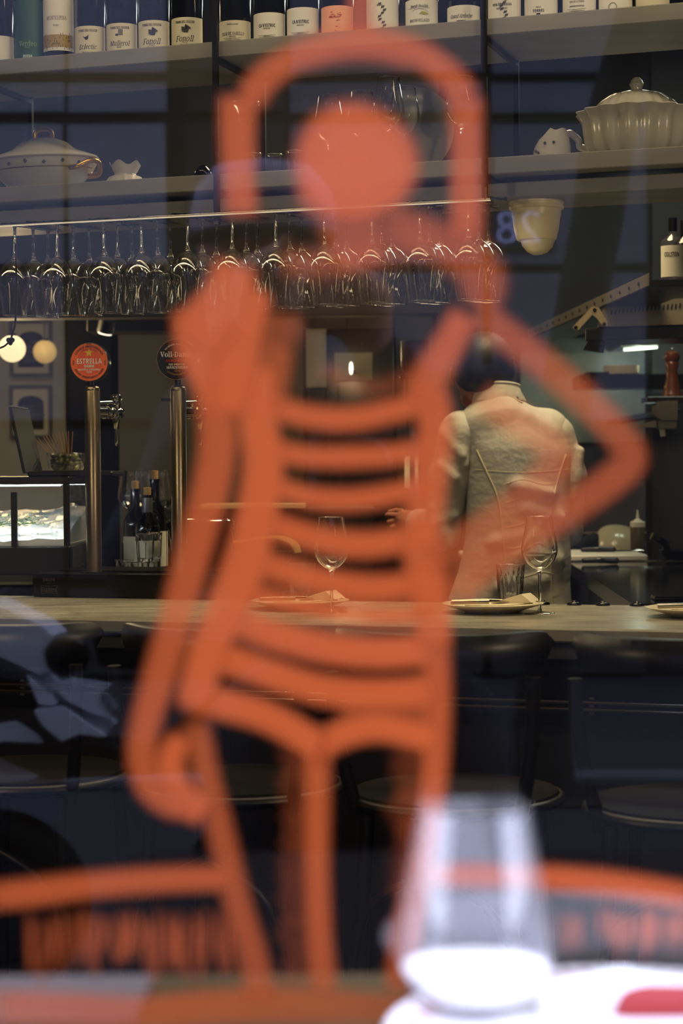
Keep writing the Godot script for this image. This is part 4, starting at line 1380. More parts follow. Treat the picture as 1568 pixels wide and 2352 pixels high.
# ---------------------------------------------------------------- beer taps
func build_taps() -> void:
	var metal := patterned("brushed_brass_steel", null, Vector3.ONE, 0.28, 1.0)
	metal.albedo_color = Color(0.62, 0.56, 0.46)
	var chrome := mat("chrome", Color(0.70, 0.68, 0.64), 0.10, 1.0)
	var black := mat("tap_black", Color(0.015, 0.015, 0.017), 0.22)
	# the tray box they stand on
	var dt := 4.40
	var a := bar_x(at_bar(74, 1350, dt))
	var b := bar_x(at_bar(500, 1350, dt))
	var lo := TOP
	var hi := at_bar(284, 1319, dt).y
	var tray := thing("drip_tray", "long black glossy drip tray box under the two beer taps on the counter", "drip tray", bar_at((a + b) / 2, lo, dt + 0.15), bar_basis)
	var w := b - a
	part(tray, "body", box(Vector3(w, hi - lo - 0.003, 0.30), 0.003), black, Vector3(0, (hi - lo) / 2, 0))
	part(tray, "edge_strip", box(Vector3(w, 0.002, 0.003), 0), chrome, Vector3(0, hi - lo - 0.001, 0.1495))
	part(tray, "edge_strip", box(Vector3(0.002, hi - lo, 0.003), 0), chrome, Vector3(w / 2 - 0.001, (hi - lo) / 2, 0.1495))
	var steel := mat("mesh_steel", Color(0.30, 0.29, 0.27), 0.3, 0.9)
	for k in 22:
		part(tray, "grid_bar", box(Vector3(w - 0.03, 0.003, 0.003), 0), steel, Vector3(0, hi - lo + 0.0015, -0.14 + k * 0.0085))
	var emblem := mat("embossed_grey", Color(0.24, 0.24, 0.25), 0.4)
	var ex := -w / 2 + 0.048
	part(tray, "lettering", text_mesh("GRUPO", 0.0075, "Droid Sans", true), emblem, Vector3(ex, 0.045, 0.1505))
	part(tray, "lettering", text_mesh("THE", 0.004, "Droid Sans", false), emblem, Vector3(ex, 0.036, 0.1505))
	part(tray, "lettering", text_mesh("Damm", 0.012, "Droid Serif", true, 0, 0, 0.8), emblem, Vector3(ex, 0.020, 0.1505))
	for s: float in [-1.0, 1.0]:
		part(tray, "emblem_frame", tube(smooth_path([Vector3(ex - 0.023, 0.020 + s * 0.011, 0.1505), Vector3(ex, 0.020 + s * 0.0085, 0.1505), Vector3(ex + 0.023, 0.020 + s * 0.011, 0.1505)], 6), 0.0006, 5), emblem)
		part(tray, "emblem_frame", tube([Vector3(ex + s * 0.023, 0.009, 0.1505), Vector3(ex + s * 0.0215, 0.020, 0.1505), Vector3(ex + s * 0.023, 0.031, 0.1505)], 0.0006, 5), emblem)
	# two columns
	var specs := [[214, "beer_tap", "beer tap on a brushed steel column under a round orange badge with a yellow star", 0], [411, "beer_tap", "beer tap on a brushed steel column under a round black badge with white gothic lettering", 1]]
	for s in specs:
		var dd := dt + 0.065
		var x := bar_x(at_bar(s[0], 1100, dd))
		var base := bar_at(x, hi, dd)
		var top := at_bar(s[0], 884, dd).y - hi
		var o := thing(s[1], s[2], "beer tap", base, bar_basis, "beer taps on the drip tray")
		var r := 0.0200
		part(o, "column", lathe([Vector2(0.001, 0), Vector2(r, 0), Vector2(r, top - 0.016), Vector2(r * 0.985, top - 0.0155), Vector2(r * 0.985, top - 0.0145), Vector2(r, top - 0.014), Vector2(r * 0.9, top - 0.006), Vector2(r * 0.62, top - 0.001), Vector2(0.001, top)], 40), metal)
		part(o, "base_plate", lathe([Vector2(0.001, 0), Vector2(r * 1.5, 0), Vector2(r * 1.5, 0.003), Vector2(0.001, 0.0035)], 32), chrome)
		# spout at the back, seen to the right of the column
		var ty := at_bar(s[0], 945, dd).y - hi
		var back := Vector3(0.10, 0, -1.0).normalized()
		var barrel := part(o, "faucet_barrel", lathe([Vector2(0.001, 0), Vector2(0.016, 0), Vector2(0.016, 0.045), Vector2(0.018, 0.046), Vector2(0.018, 0.050), Vector2(0.014, 0.052), Vector2(0.014, 0.066), Vector2(0.0175, 0.067), Vector2(0.0175, 0.075), Vector2(0.015, 0.077), Vector2(0.0175, 0.079), Vector2(0.0175, 0.086), Vector2(0.014, 0.090), Vector2(0.013, 0.104), Vector2(0.016, 0.108), Vector2(0.016, 0.122), Vector2(0.012, 0.128), Vector2(0.001, 0.130)], 28), chrome, Vector3(0, ty, 0) + back * 0.012, Basis(Quaternion(Vector3.UP, back)))
		barrel.set_meta("label", "polished faucet barrel")
		var fx := back * 0.118 + Vector3(0, ty, 0)
		part(o, "faucet_cap", lathe([Vector2(0.012, 0.010), Vector2(0.0135, 0.018), Vector2(0.015, 0.022), Vector2(0.015, 0.040), Vector2(0.011, 0.047), Vector2(0.001, 0.049)], 24), chrome, fx)
		part(o, "spout", lathe([Vector2(0.001, -0.088), Vector2(0.0035, -0.086), Vector2(0.006, -0.080), Vector2(0.006, -0.044), Vector2(0.0072, -0.043), Vector2(0.0115, -0.018), Vector2(0.011, -0.008)], 20), chrome, fx)
		part(o, "lever", tube([Vector3(0.0, ty + 0.022, -0.012), Vector3(0.0, ty + 0.026, 0) + back * 0.10], 0.0065, 10), chrome)
		if s[3] == 1:
			part(o, "side_pin", tube([Vector3(-0.018, ty + 0.030, 0.0), Vector3(-0.046, ty + 0.030, 0.0)], 0.004, 10), black)
		# badge
		var by := at_bar(s[0], 832 if s[3] == 0 else 826, dd).y - hi
		var badge_r := 0.0505 if s[3] == 0 else 0.0520
		var away := base - EYE
		var bt := bar_basis.inverse() * Basis(Vector3.UP, atan2(-away.x, -away.z) + (-0.24 if s[3] == 0 else -0.12))
		var bx := -0.004 if s[3] == 0 else 0.0
		var badge := part(o, "badge", lathe([Vector2(0.001, -0.02), Vector2(badge_r * 0.97, -0.02), Vector2(badge_r, -0.016), Vector2(badge_r, 0.012), Vector2(badge_r * 0.985, 0.0145), Vector2(badge_r * 0.96, 0.0145), Vector2(badge_r * 0.95, 0.013), Vector2(0.001, 0.013)], 48), black, Vector3(bx, by, 0.0), bt * Basis(Vector3.RIGHT, PI / 2))
		badge.set_meta("label", ["round orange badge with white lettering and a yellow star", "round black badge with white gothic lettering"][s[3]])
		part(o, "badge_neck", tube([Vector3(bx, top - 0.004, 0), Vector3(bx, by - badge_r + 0.004, 0)], 0.008, 12), black)
		var lift := Basis(Vector3.RIGHT, -PI / 2)
		var put := func(called: String, m: Mesh, mm: Material, x2: float, y2: float, lift_by := 0.0137) -> void:
			part(badge, called, m, mm, lift * Vector3(x2, y2, lift_by), lift)
		var white := mat("print_white", Color(0.92, 0.92, 0.90), 0.5)
		if s[3] == 0:
			var face := mat("badge_orange", Color(0.97, 0.40, 0.06), 0.4)
			face.emission_enabled = false
			put.call("face", lathe([Vector2(0.001, 0), Vector2(badge_r * 0.965, 0), Vector2(badge_r * 0.96, 0.0016), Vector2(0.001, 0.0016)], 48), face, 0, 0, 0.0)
			badge.get_child(0).transform = Transform3D(Basis(), Vector3(0, 0.0125, 0))
			put.call("face_centre", lathe([Vector2(0.001, 0), Vector2(badge_r * 0.66, 0), Vector2(badge_r * 0.66, 0.0004), Vector2(0.001, 0.0004)], 40), mat("badge_deep_orange", Color(0.92, 0.31, 0.04), 0.4), 0, 0, 0.0)
			badge.get_child(1).transform = Transform3D(Basis(), Vector3(0, 0.0140, 0))
			var star := PackedVector2Array()
			for k in 10:
				var rr := 0.0118 if k % 2 == 0 else 0.0047
				star.append(Vector2(sin(TAU * k / 10) * rr, cos(TAU * k / 10) * rr))
			put.call("star", prism(star, 0.0012), mat("star_yellow", Color(0.93, 0.78, 0.10), 0.4), 0, 0.0235, 0.0150)
			var maroon := mat("print_maroon", Color(0.28, 0.03, 0.03), 0.6)
			put.call("lettering", text_mesh("ESTRELLA", 0.0130, "Droid Sans", true, 0, 0, 0.80), white, 0, 0.0020, 0.0150)
			put.call("lettering", text_mesh("DAMM", 0.0070, "Droid Sans", true, 0, 0, 0.85), white, 0, -0.0105, 0.0150)
			put.call("lettering", text_mesh("RECEPTA ORIGINAL", 0.0046, "Droid Sans", true, 0, 0, 0.95), white, 0, -0.0195, 0.0150)
			put.call("lettering", text_mesh("1876", 0.0046, "Droid Sans", true), white, 0, -0.0258, 0.0150)
			put.call("lettering", text_mesh("CERVESA MEDITERRÀNIA", 0.0054, "Droid Sans", true, 0, 0.0400, 0.98), maroon, 0, 0, 0.0146)
			put.call("lettering", text_mesh("AUGUST KUENTZMANN DAMM", 0.0054, "Droid Sans", true, 0, -0.0400, 0.82), maroon, 0, 0, 0.0146)
			put.call("lettering", text_mesh("DE MALTA, ARRÒS I LLÚPOL", 0.0030, "Droid Sans", false, 0, 0.0335, 0.9), maroon, 0, 0, 0.0146)
			for q: float in [-1.0, 1.0]:
				part(badge, "lettering", text_mesh("1876", 0.0042, "Droid Sans", true), maroon, lift * Vector3(q * 0.0410, -0.002, 0.0146), lift * Basis(Vector3.BACK, q * -PI / 2))
			put.call("lettering", text_mesh("DAMM", 0.0024, "Droid Sans", false, 0, 0.0462), maroon, 0, 0, 0.0146)
		else:
			put.call("ring", tube_ring(badge_r * 0.985, 0.0145, 0.0008), mat("badge_rim", Color(0.65, 0.55, 0.45), 0.3, 0.8), 0, 0, 0.0)
			badge.get_child(0).transform = Transform3D()
			put.call("lettering", text_mesh("Voll-Damm", 0.0125, "Droid Serif", true, 0, 0, 0.86), white, 0.0, 0.0125)
			put.call("lettering", text_mesh("DOBLE MALTA", 0.0060, "Droid Sans", true), mat("print_red", Color(0.8, 0.15, 0.05), 0.5), 0, -0.0035)
			put.call("lettering", text_mesh("DAS ORIGINAL", 0.0045, "Droid Sans", true), white, 0, -0.0125)
			put.call("lettering", text_mesh("MÄRZENBIER", 0.0062, "Droid Sans", true), white, 0, -0.0205)
			put.call("lettering", text_mesh("100%", 0.0042, "Droid Sans", false), mat("print_gold", Color(0.75, 0.6, 0.3), 0.5), 0, -0.0290)
			put.call("lettering", text_mesh("THE BREWING BEER SPECIALISTS", 0.0032, "Droid Sans", true, 0, 0.0385), white, 0, 0)
			put.call("lettering", text_mesh("INGREDIENTS NATURALS", 0.0032, "Droid Sans", true, 0, -0.0385), mat("print_gold", Color(0.75, 0.6, 0.3), 0.5), 0, 0)


# ---------------------------------------------------------------- the ice display, laptop and olives at the left
func build_display_case() -> void:
	var black := mat("case_black", Color(0.02, 0.02, 0.022), 0.35)
	var glass := pane_glass("case_glass", 0.02)
	# the case stands askew: front right corner near pixel 160, far right corner near pixel 296
	var z := 5.1
	var corner := at(160, 1254, z)
	var right := at(296, 1196, z * 1.16)
	var left := at(-150, 1252, z)
	var h := at(160, 1112, z).y - corner.y
	var along := (Vector3(corner.x, 0, corner.z) - Vector3(left.x, 0, left.z)).normalized()
	var turn := Basis(along, Vector3.UP, along.cross(Vector3.UP))
	var deep := 0.55
	var wide := 0.95
	var o := thing("ice_display", "black framed glass display case of crushed ice at the left end of the bar", "display case", corner, turn)
	var t := 0.016
	# local: x from -wide to 0, z from 0 (front) to -deep, y up
	part(o, "base_box", box(Vector3(wide, 0.075, deep), 0.003), mat("case_steel", Color(0.16, 0.155, 0.15), 0.45, 0.5), Vector3(-wide / 2, -0.0385, -deep / 2))
	for x: float in [-wide + t / 2, -t / 2]:
		for zz: float in [-deep + t / 2, -t / 2]:
			part(o, "corner_post", box(Vector3(t, h, t), 0.001), black, Vector3(x, h / 2, zz))
	part(o, "front_post", box(Vector3(t, h - 0.02, t), 0.001), black, Vector3(-0.148, (h - 0.02) / 2, -t / 2 - 0.002))
	part(o, "top", box(Vector3(wide, 0.02, deep), 0.002), black, Vector3(-wide / 2, h + 0.01, -deep / 2))
	part(o, "side_skirt", box(Vector3(0.006, 0.10, deep), 0.001), black, Vector3(0.004, -0.052, -deep / 2))
	part(o, "front_pane", box(Vector3(wide - 2 * t, h - 0.01, 0.004), 0), glass, Vector3(-wide / 2, h / 2, -t / 2))
	part(o, "side_pane", box(Vector3(0.004, h - 0.01, deep - 2 * t), 0), glass, Vector3(-t / 2, h / 2, -deep / 2))
	part(o, "back_pane", box(Vector3(wide - 2 * t, h - 0.01, 0.004), 0), glass, Vector3(-wide / 2, h / 2, -deep + t / 2))
	var glow := mat("case_led_glow", Color(0.9, 0.95, 1.0), 0.5)
	glow.emission_enabled = true
	glow.emission = Color(0.95, 1.0, 1.0)
	glow.emission_energy_multiplier = 3.0
	part(o, "glowing_led_strip", box(Vector3(wide - 0.06, 0.004, 0.012), 0), glow, Vector3(-wide / 2, h - 0.003, -0.05))
	var cl := AreaLight3D.new()
	cl.name = "case_light"
	add_child(cl, true)
	cl.transform = Transform3D(turn * Basis(Vector3.RIGHT, -PI / 2 + 0.35), corner + turn * Vector3(-wide / 2, h - 0.008, -0.05))
	cl.area_size = Vector2(wide - 0.06, 0.012)
	cl.light_color = Color(0.95, 1.0, 1.0)
	cl.light_energy = 0.26
	cl.shadow_enabled = true
	cl.set("area_range", 8.0)
	cl.set("area_attenuation", 2.0)
	var st := begin()
	var nx := 40
	var nz := 22
	var n := FastNoiseLite.new()
	n.seed = 8
	n.frequency = 9.0
	var hh := func(i: int, j: int) -> Vector3:
		var x := -wide + 0.02 + (wide - 0.04) * i / nx
		var zz := -0.02 - (deep - 0.04) * j / nz
		return Vector3(x, 0.006 + 0.012 * float(i) / nx + 0.078 * float(j) / nz * (0.45 + 0.55 * float(i) / nx) + 0.010 * n.get_noise_2d(x, zz) + 0.003 * n.get_noise_2d(x * 6, zz * 6), zz)
	for i in nx:
		for j in nz:
			var a: Vector3 = hh.call(i, j)
			var b: Vector3 = hh.call(i + 1, j)
			var c: Vector3 = hh.call(i + 1, j + 1)
			var d: Vector3 = hh.call(i, j + 1)
			var nn := (d - a).cross(b - a).normalized()
			nn = nn if nn.y > 0 else -nn
			flat_quad(st, a, b, c, d, nn)
	for i in nx:
		var fa: Vector3 = hh.call(i, 0)
		var fb: Vector3 = hh.call(i + 1, 0)
		flat_quad(st, fa, fb, Vector3(fb.x, 0, fb.z), Vector3(fa.x, 0, fa.z), Vector3.BACK)
	for j in nz:
		var sa: Vector3 = hh.call(nx, j)
		var sb: Vector3 = hh.call(nx, j + 1)
		flat_quad(st, sa, sb, Vector3(sb.x, 0, sb.z), Vector3(sa.x, 0, sa.z), Vector3.RIGHT)
	var ice := solo("crushed_ice", "heap of white crushed ice inside the glass display case", "ice", st.commit(), mat("ice_white", Color(0.90, 0.92, 0.92), 0.35), corner, turn)
	ice.set_meta("kind", "stuff")
	var cubes := begin()
	for k in 420:
		var i := rng.randi_range(0, nx - 1)
		var j := rng.randi_range(0, nz - 1)
		var p: Vector3 = hh.call(i, j)
		add_box(cubes, p + Vector3(rng.randf() * 0.02, 0.001, -rng.randf() * 0.02), Vector3.ONE * rng.randf_range(0.003, 0.007), 0.0, Basis.from_euler(Vector3(rng.randf() * 3, rng.randf() * 3, rng.randf() * 3)))
	var shards := solo("ice_shards", "loose shards lying on top of the crushed ice in the display case", "ice", cubes.commit(), mat("ice_white", Color(0.90, 0.92, 0.92), 0.35), corner, turn)
	shards.set_meta("kind", "stuff")
	# parsley sprigs
	var green := [mat("parsley", Color(0.13, 0.30, 0.06), 0.6), mat("parsley_light", Color(0.25, 0.45, 0.10), 0.6)]
	var sprigs := [[60, 1198, 30, "larger parsley sprig lying on the ice in the middle of the display case"], [8, 1246, 9, "small parsley sprig at the left edge of the ice in the display case"]]
	for s in sprigs:
		var w := at(s[0], s[1], z + 0.10)
		var lw := turn.inverse() * (w - corner)
		var sp := thing("parsley_sprig", s[3], "parsley", corner + turn * Vector3(lw.x, 0.052, -0.07), turn, "parsley on the ice")
		var lf := [begin(), begin()]
		for k in s[2] * 4:
			var c := Vector3(rng.randfn(0, 0.0013 * s[2]), absf(rng.randfn(0.008, 0.012)), rng.randfn(0, 0.012))
			for q in 3:
				var ang := rng.randf() * TAU
				var u := Vector3(cos(ang), rng.randf_range(-0.3, 0.6), sin(ang)).normalized() * rng.randf_range(0.004, 0.008)
				var v := u.cross(Vector3(rng.randf_range(-0.3, 0.3), 1, rng.randf_range(-0.3, 0.3))).normalized() * 0.0028
				flat_quad(lf[k % 2], c, c + u * 0.5 + v, c + u, c + u * 0.5 - v, u.cross(v).normalized())
		for q in 2:
			part(sp, "leaves", lf[q].commit(), green[q]).set_meta("kind", "stuff")
		part(sp, "stalk", tube([Vector3(-0.02, 0.004, 0.004), Vector3(0.03, 0.008, -0.004)], 0.0012, 6), green[1])
	# laptop on the case
	var lp := Vector3(-0.03, h + 0.02, -0.24)
	var lap := thing("laptop", "open dark laptop seen edge-on, standing on the glass display case", "laptop", corner + turn * lp, turn * Basis(Vector3.UP, 0.0))
	var dark := mat("laptop_dark", Color(0.035, 0.036, 0.04), 0.4, 0.3)
	part(lap, "base", box(Vector3(0.23, 0.014, 0.30), 0.004), dark, Vector3(0.02, 0.007, 0))
	part(lap, "keyboard", box(Vector3(0.12, 0.003, 0.26), 0.001), mat("keys_black", Color(0.02, 0.02, 0.02), 0.6), Vector3(0.0, 0.0152, 0))
	part(lap, "lid", box(Vector3(0.008, 0.185, 0.30), 0.003), dark, Vector3(-0.122, 0.100, 0), Basis(Vector3.BACK, 0.20))
	part(lap, "screen_edge", box(Vector3(0.0086, 0.002, 0.26), 0.0), mat("screen_edge", Color(0.6, 0.6, 0.6), 0.3, 0.5), Vector3(-0.141, 0.192, 0), Basis(Vector3.BACK, 0.20))
	# olives in a glass bowl with wooden picks
	var jw := at(152, 1074, z * 1.10)
	jw.y = corner.y + h + 0.035
	var jar := thing("glass_bowl", "clear glass bowl of green olives behind the laptop", "bowl", jw, Basis())
	part(jar, "wall", lathe([Vector2(0.001, 0.001), Vector2(0.046, 0.0), Vector2(0.052, 0.006), Vector2(0.056, 0.05)], 36), pane_glass("thin_glass", 0.015))
	part(jar, "rim", tube_ring(0.056, 0.05, 0.002), solid_glass("clear_glass"))
	solo("tray", "pale shallow tray under the glass bowl of olives", "tray", box(Vector3(0.16, 0.012, 0.12), 0.003), mat("label_cream", Color(0.80, 0.79, 0.72), 0.75), jw - Vector3(-0.02, 0.007, 0))
	var olive_mesh := lathe([Vector2(0.001, -0.011), Vector2(0.006, -0.009), Vector2(0.0085, 0), Vector2(0.006, 0.009), Vector2(0.001, 0.011)], 12)
	var first: Node3D
	var tones := [mat("olive_green", Color(0.36, 0.38, 0.12), 0.3), mat("olive_dark", Color(0.22, 0.22, 0.08), 0.3)]
	for k in 54:
		var ring := k / 14
		var a := k * 2.39996
		var rr := 0.042 * sqrt(((k % 14) + 0.5) / 14.0)
		var pos := jw + Vector3(cos(a) * rr, 0.010 + ring * 0.0105, sin(a) * rr)
		var turn_o := Basis.from_euler(Vector3(rng.randf() * 3, rng.randf() * 3, rng.randf() * 3))
		solo("olive", "green olive piled in the glass bowl behind the laptop", "olive", olive_mesh, tones[k % 2], pos, turn_o, "olives in the glass bowl")
	var pick := tube([Vector3.ZERO, Vector3(0, 0.085, 0)], 0.0011, 6)
	for k in 12:
		solo("wooden_pick", "thin wooden cocktail pick standing fanned out in the glass bowl of olives", "pick", pick, mat("pick_wood", Color(0.62, 0.45, 0.24), 0.7), jw + Vector3(-0.03 + k * 0.004, 0.03, 0.01 * sin(k * 2.0)), Basis(Vector3.BACK, 0.75 - k * 0.075) * Basis(Vector3.RIGHT, rng.randf_range(-0.2, 0.2)), "wooden picks in the glass bowl")
	# low cupboard under the case
	var cb := thing("side_counter", "low pale stone side counter below the ice display at the left", "counter", Vector3(corner.x, 0, corner.z), turn)
	var ch := corner.y - 0.077
	part(cb, "worktop", box(Vector3(1.2, 0.03, 0.52), 0.003), patterned("marble", null, Vector3.ONE), Vector3(-0.68, ch - 0.015, -0.32))
	part(cb, "body", box(Vector3(1.16, ch - 0.03, 0.48), 0.003), mat("navy_panel", Color(0.035, 0.04, 0.065), 0.55), Vector3(-0.69, (ch - 0.03) / 2, -0.325))


# ---------------------------------------------------------------- what stands on the bar's back edge
func build_bar_clutter() -> void:
	var steel := mat("chrome", Color(0.70, 0.68, 0.64), 0.10, 1.0)
	var black := mat("glossy_black", Color(0.015, 0.015, 0.018), 0.1)
	# a low back counter carries it all
	var bc := thing("back_counter", "low black steel back counter with a perforated top strip behind the beer taps", "counter", bar_at(-2.16, 0, 5.08), bar_basis)
	var hb := 1.065
	part(bc, "worktop", box(Vector3(0.78, 0.03, 0.60), 0.003), mat("dark_steel", Color(0.09, 0.088, 0.085), 0.3, 0.7), Vector3(0.0, hb - 0.015, 0))
	part(bc, "body", box(Vector3(0.78, hb - 0.03, 0.56), 0.003), mat("case_black", Color(0.02, 0.02, 0.022), 0.35), Vector3(0.0, (hb - 0.03) / 2, 0))
	for k in 34:
		for j in 2:
			part(bc, "grate_stud", box(Vector3(0.007, 0.004, 0.007), 0.001), steel, Vector3(-0.30 + k * 0.019 + j * 0.009, hb + 0.002, 0.27 - j * 0.018))
	var on := func(px: float, py: float, d: float) -> Vector3:
		return bar_at(bar_x(at_bar(px, py, d)), hb, d)
	# wine bottles open on the counter
	var prof := [Vector2(0.001, 0.004), Vector2(0.030, 0.0), Vector2(0.0365, 0.004), Vector2(0.0375, 0.012), Vector2(0.0375, 0.175), Vector2(0.0365, 0.190), Vector2(0.030, 0.208), Vector2(0.019, 0.224), Vector2(0.0148, 0.238), Vector2(0.0142, 0.285), Vector2(0.0158, 0.286), Vector2(0.0158, 0.294), Vector2(0.001, 0.2945)]
	var bottle := lathe(prof, 28)
	var cork := lathe([Vector2(0.0105, 0.292), Vector2(0.0115, 0.318), Vector2(0.001, 0.319)], 14)
	var collar := lathe([Vector2(0.0150, 0.236), Vector2(0.0154, 0.240), Vector2(0.0154, 0.283), Vector2(0.0150, 0.285)], 20)
	var list := [[340, 4.98, 0.94, "open dark wine bottle with a grey collar and a cork, behind the drip tray"], [312, 5.10, 1.0, "open dark wine bottle with a cork, leftmost of three behind the drip tray"], [357, 5.15, 1.10, "open dark wine bottle with a cork, tallest of three behind the drip tray"]]
	for s in list:
		var p: Vector3 = on.call(s[0], 1300, s[1])
		var o := thing("open_wine_bottle", s[3], "wine bottle", p, bar_basis * Basis(Vector3.UP, 0.4), "open wine bottles behind the taps")
		o.scale = Vector3(0.95, s[2] * 0.93, 0.95)
		part(o, "glass", bottle, black)
		part(o, "cork", cork, mat("cork", Color(0.62, 0.50, 0.30), 0.8))
		part(o, "label", patch(0.0377, -1.3, 1.1, 0.045, 0.145), mat("label_cream", Color(0.80, 0.79, 0.72), 0.75))
		part(o, "label", patch(0.0377, 1.25, 1.9, 0.045, 0.145), mat("label_cream", Color(0.80, 0.79, 0.72), 0.75))
		if s[0] == 340:
			part(o, "collar", collar, mat("collar_grey", Color(0.35, 0.35, 0.37), 0.35, 0.6))
	# big-bowled glasses behind the bottles
	var balloon := wine_glass_meshes(0.215, 0.043, 0.033, 0.09, 0.036)
	var g := 0
	for s in [[305, 5.30], [333, 5.20], [367, 5.30]]:
		var p2: Vector3 = on.call(s[0], 1300, s[1])
		wine_glass("balloon_glass", "round-bowled wine glass standing behind the open bottles, %s of three from the left" % ["first", "second", "third"][g], balloon, p2 + Vector3(0, 0.11, 0), bar_basis, "round glasses behind the open bottles")
		solo("glass_riser", "black riser block under the %s round-bowled wine glass" % ["first", "second", "third"][g], "riser", box(Vector3(0.05, 0.11, 0.05), 0.002), black, p2 + Vector3(0, 0.055, 0), bar_basis, "riser blocks behind the bottles")
		g += 1
	# stacked tumblers
	var small := tumbler_meshes(0.075, 0.026, 0.022, 10)
	var k := 0
	for s in [[322, 4.82, 0], [346, 4.84, 0], [298, 4.82, 0], [334, 4.83, 1], [285, 4.90, 0], [352, 4.92, 1]]:
		var p3: Vector3 = on.call(s[0], 1305, s[1]) + Vector3(0, 0.0765 * s[2], 0)
		var low := "upper" if s[2] else "lower"
		tumbler("water_tumbler", "clear ribbed tumbler behind the left beer tap, %s in the pile's %s layer" % [["one", "two", "three", "one", "four", "two"][k], low], small, p3, bar_basis * Basis(Vector3.UP, k * 0.4), "tumblers piled behind the taps")
		k += 1
	# copper-tinted ice bucket
	var bp: Vector3 = on.call(464, 1300, 4.98)
	var bucket := thing("ice_bucket", "large glossy dark bucket with a bright steel rim behind the right beer tap", "bucket", bp, bar_basis)
	part(bucket, "body", lathe([Vector2(0.001, 0.004), Vector2(0.060, 0), Vector2(0.068, 0.008), Vector2(0.084, 0.09), Vector2(0.094, 0.165), Vector2(0.096, 0.184), Vector2(0.092, 0.184), Vector2(0.080, 0.10), Vector2(0.001, 0.02)], 44), mat("bucket_brown", Color(0.09, 0.05, 0.04), 0.12, 0.4))
	part(bucket, "rim", tube_ring(0.096, 0.184, 0.004), steel)
	part(bucket, "lug", box(Vector3(0.02, 0.012, 0.02), 0.003), steel, Vector3(0.100, 0.165, 0))
	# napkin holder, folded cloths
	var cp: Vector3 = on.call(588, 1268, 5.15)
	var rack := thing("cloth_rack", "low dark rack with two shelf bars beside the ice bucket", "rack", cp, bar_basis)
	for y: float in [0.012, 0.055, 0.090]:
		part(rack, "shelf_bar", box(Vector3(0.26, 0.005, 0.16), 0.001), mat("dark_steel", Color(0.09, 0.088, 0.085), 0.3, 0.7), Vector3(0, y, 0))
		part(rack, "front_edge", box(Vector3(0.26, 0.004, 0.004), 0), steel, Vector3(0, y, 0.082))
	for s: float in [-1.0, 1.0]:
		part(rack, "upright", box(Vector3(0.006, 0.092, 0.16), 0.001), mat("dark_steel", Color(0.09, 0.088, 0.085), 0.3, 0.7), Vector3(s * 0.127, 0.046, 0))
	var st := begin()
	add_tube(st, smooth_path([Vector3(-0.13, 0.010, 0), Vector3(-0.10, 0.006, 0), Vector3(-0.04, 0.008, 0), Vector3(0.02, 0.018, 0), Vector3(0.07, 0.018, 0), Vector3(0.105, 0.004, 0), Vector3(0.118, -0.022, 0.0)], 6), spread([0.016, 0.024, 0.03, 0.034, 0.036, 0.034, 0.026], 6), 12, 0.28)
	solo("folded_cloth", "limp beige folded cloth draped over the low dark rack", "cloth", st.commit(), mat("cloth_beige", Color(0.55, 0.46, 0.27), 0.9), cp + Vector3(0.01, 0.110, 0.04), bar_basis)
	solo("folded_towel", "grey rolled towel lying in front of the low dark rack", "towel", body([[Vector3(-0.10, 0.012, 0), Vector3(0.03, 0.012, 0), 0.012, 0.012], [Vector3(0.03, 0.010, 0.01), Vector3(0.10, 0.010, 0.02), 0.010, 0.007]], 0.005, 0.01), mat("towel_grey", Color(0.33, 0.35, 0.32), 0.95), on.call(515, 1290, 4.88), bar_basis)
	# dark coffee grinder-like steel cup and spout at the left of the drip tray
	var mp: Vector3 = on.call(176, 1300, 4.80)
	var cup := thing("shaker", "dark cocktail shaker with a steel base half hidden behind the left beer tap", "shaker", mp, bar_basis)
	part(cup, "base", lathe([Vector2(0.001, 0.0), Vector2(0.020, 0), Vector2(0.022, 0.03), Vector2(0.001, 0.031)], 24), steel)
	part(cup, "body", lathe([Vector2(0.001, 0.030), Vector2(0.0225, 0.030), Vector2(0.0235, 0.06), Vector2(0.020, 0.072), Vector2(0.001, 0.075)], 24), black)
	# long pale board lying far back
	solo("pale_board", "long pale board lying level on the far dark unit behind the ice bucket", "board", box(Vector3(0.36, 0.018, 0.20), 0.003), mat("board_cream", Color(0.70, 0.60, 0.42), 0.6), at(580, 1163, 6.6) + Vector3(0, 0, -0.1))
	var unit := thing("service_unit", "dark steel service unit with drawers behind the ice bucket", "cabinet", Vector3(at(600, 1163, 6.9).x, 0, -6.95))
	var top := at(580, 1163, 6.6).y - 0.009
	part(unit, "body", box(Vector3(0.85, top, 0.6), 0.004), mat("unit_dark", Color(0.07, 0.065, 0.06), 0.45, 0.4), Vector3(-0.02, top / 2, 0))
	for q in 3:
		var dr := part(unit, "drawer", box(Vector3(0.50, 0.10, 0.02), 0.003), mat("unit_dark", Color(0.07, 0.065, 0.06), 0.45, 0.4), Vector3(-0.18, top - 0.07 - q * 0.115, 0.305))
		part(dr, "handle", box(Vector3(0.16, 0.008, 0.012), 0.002), steel, Vector3(-0.04, 0.03, 0.016))


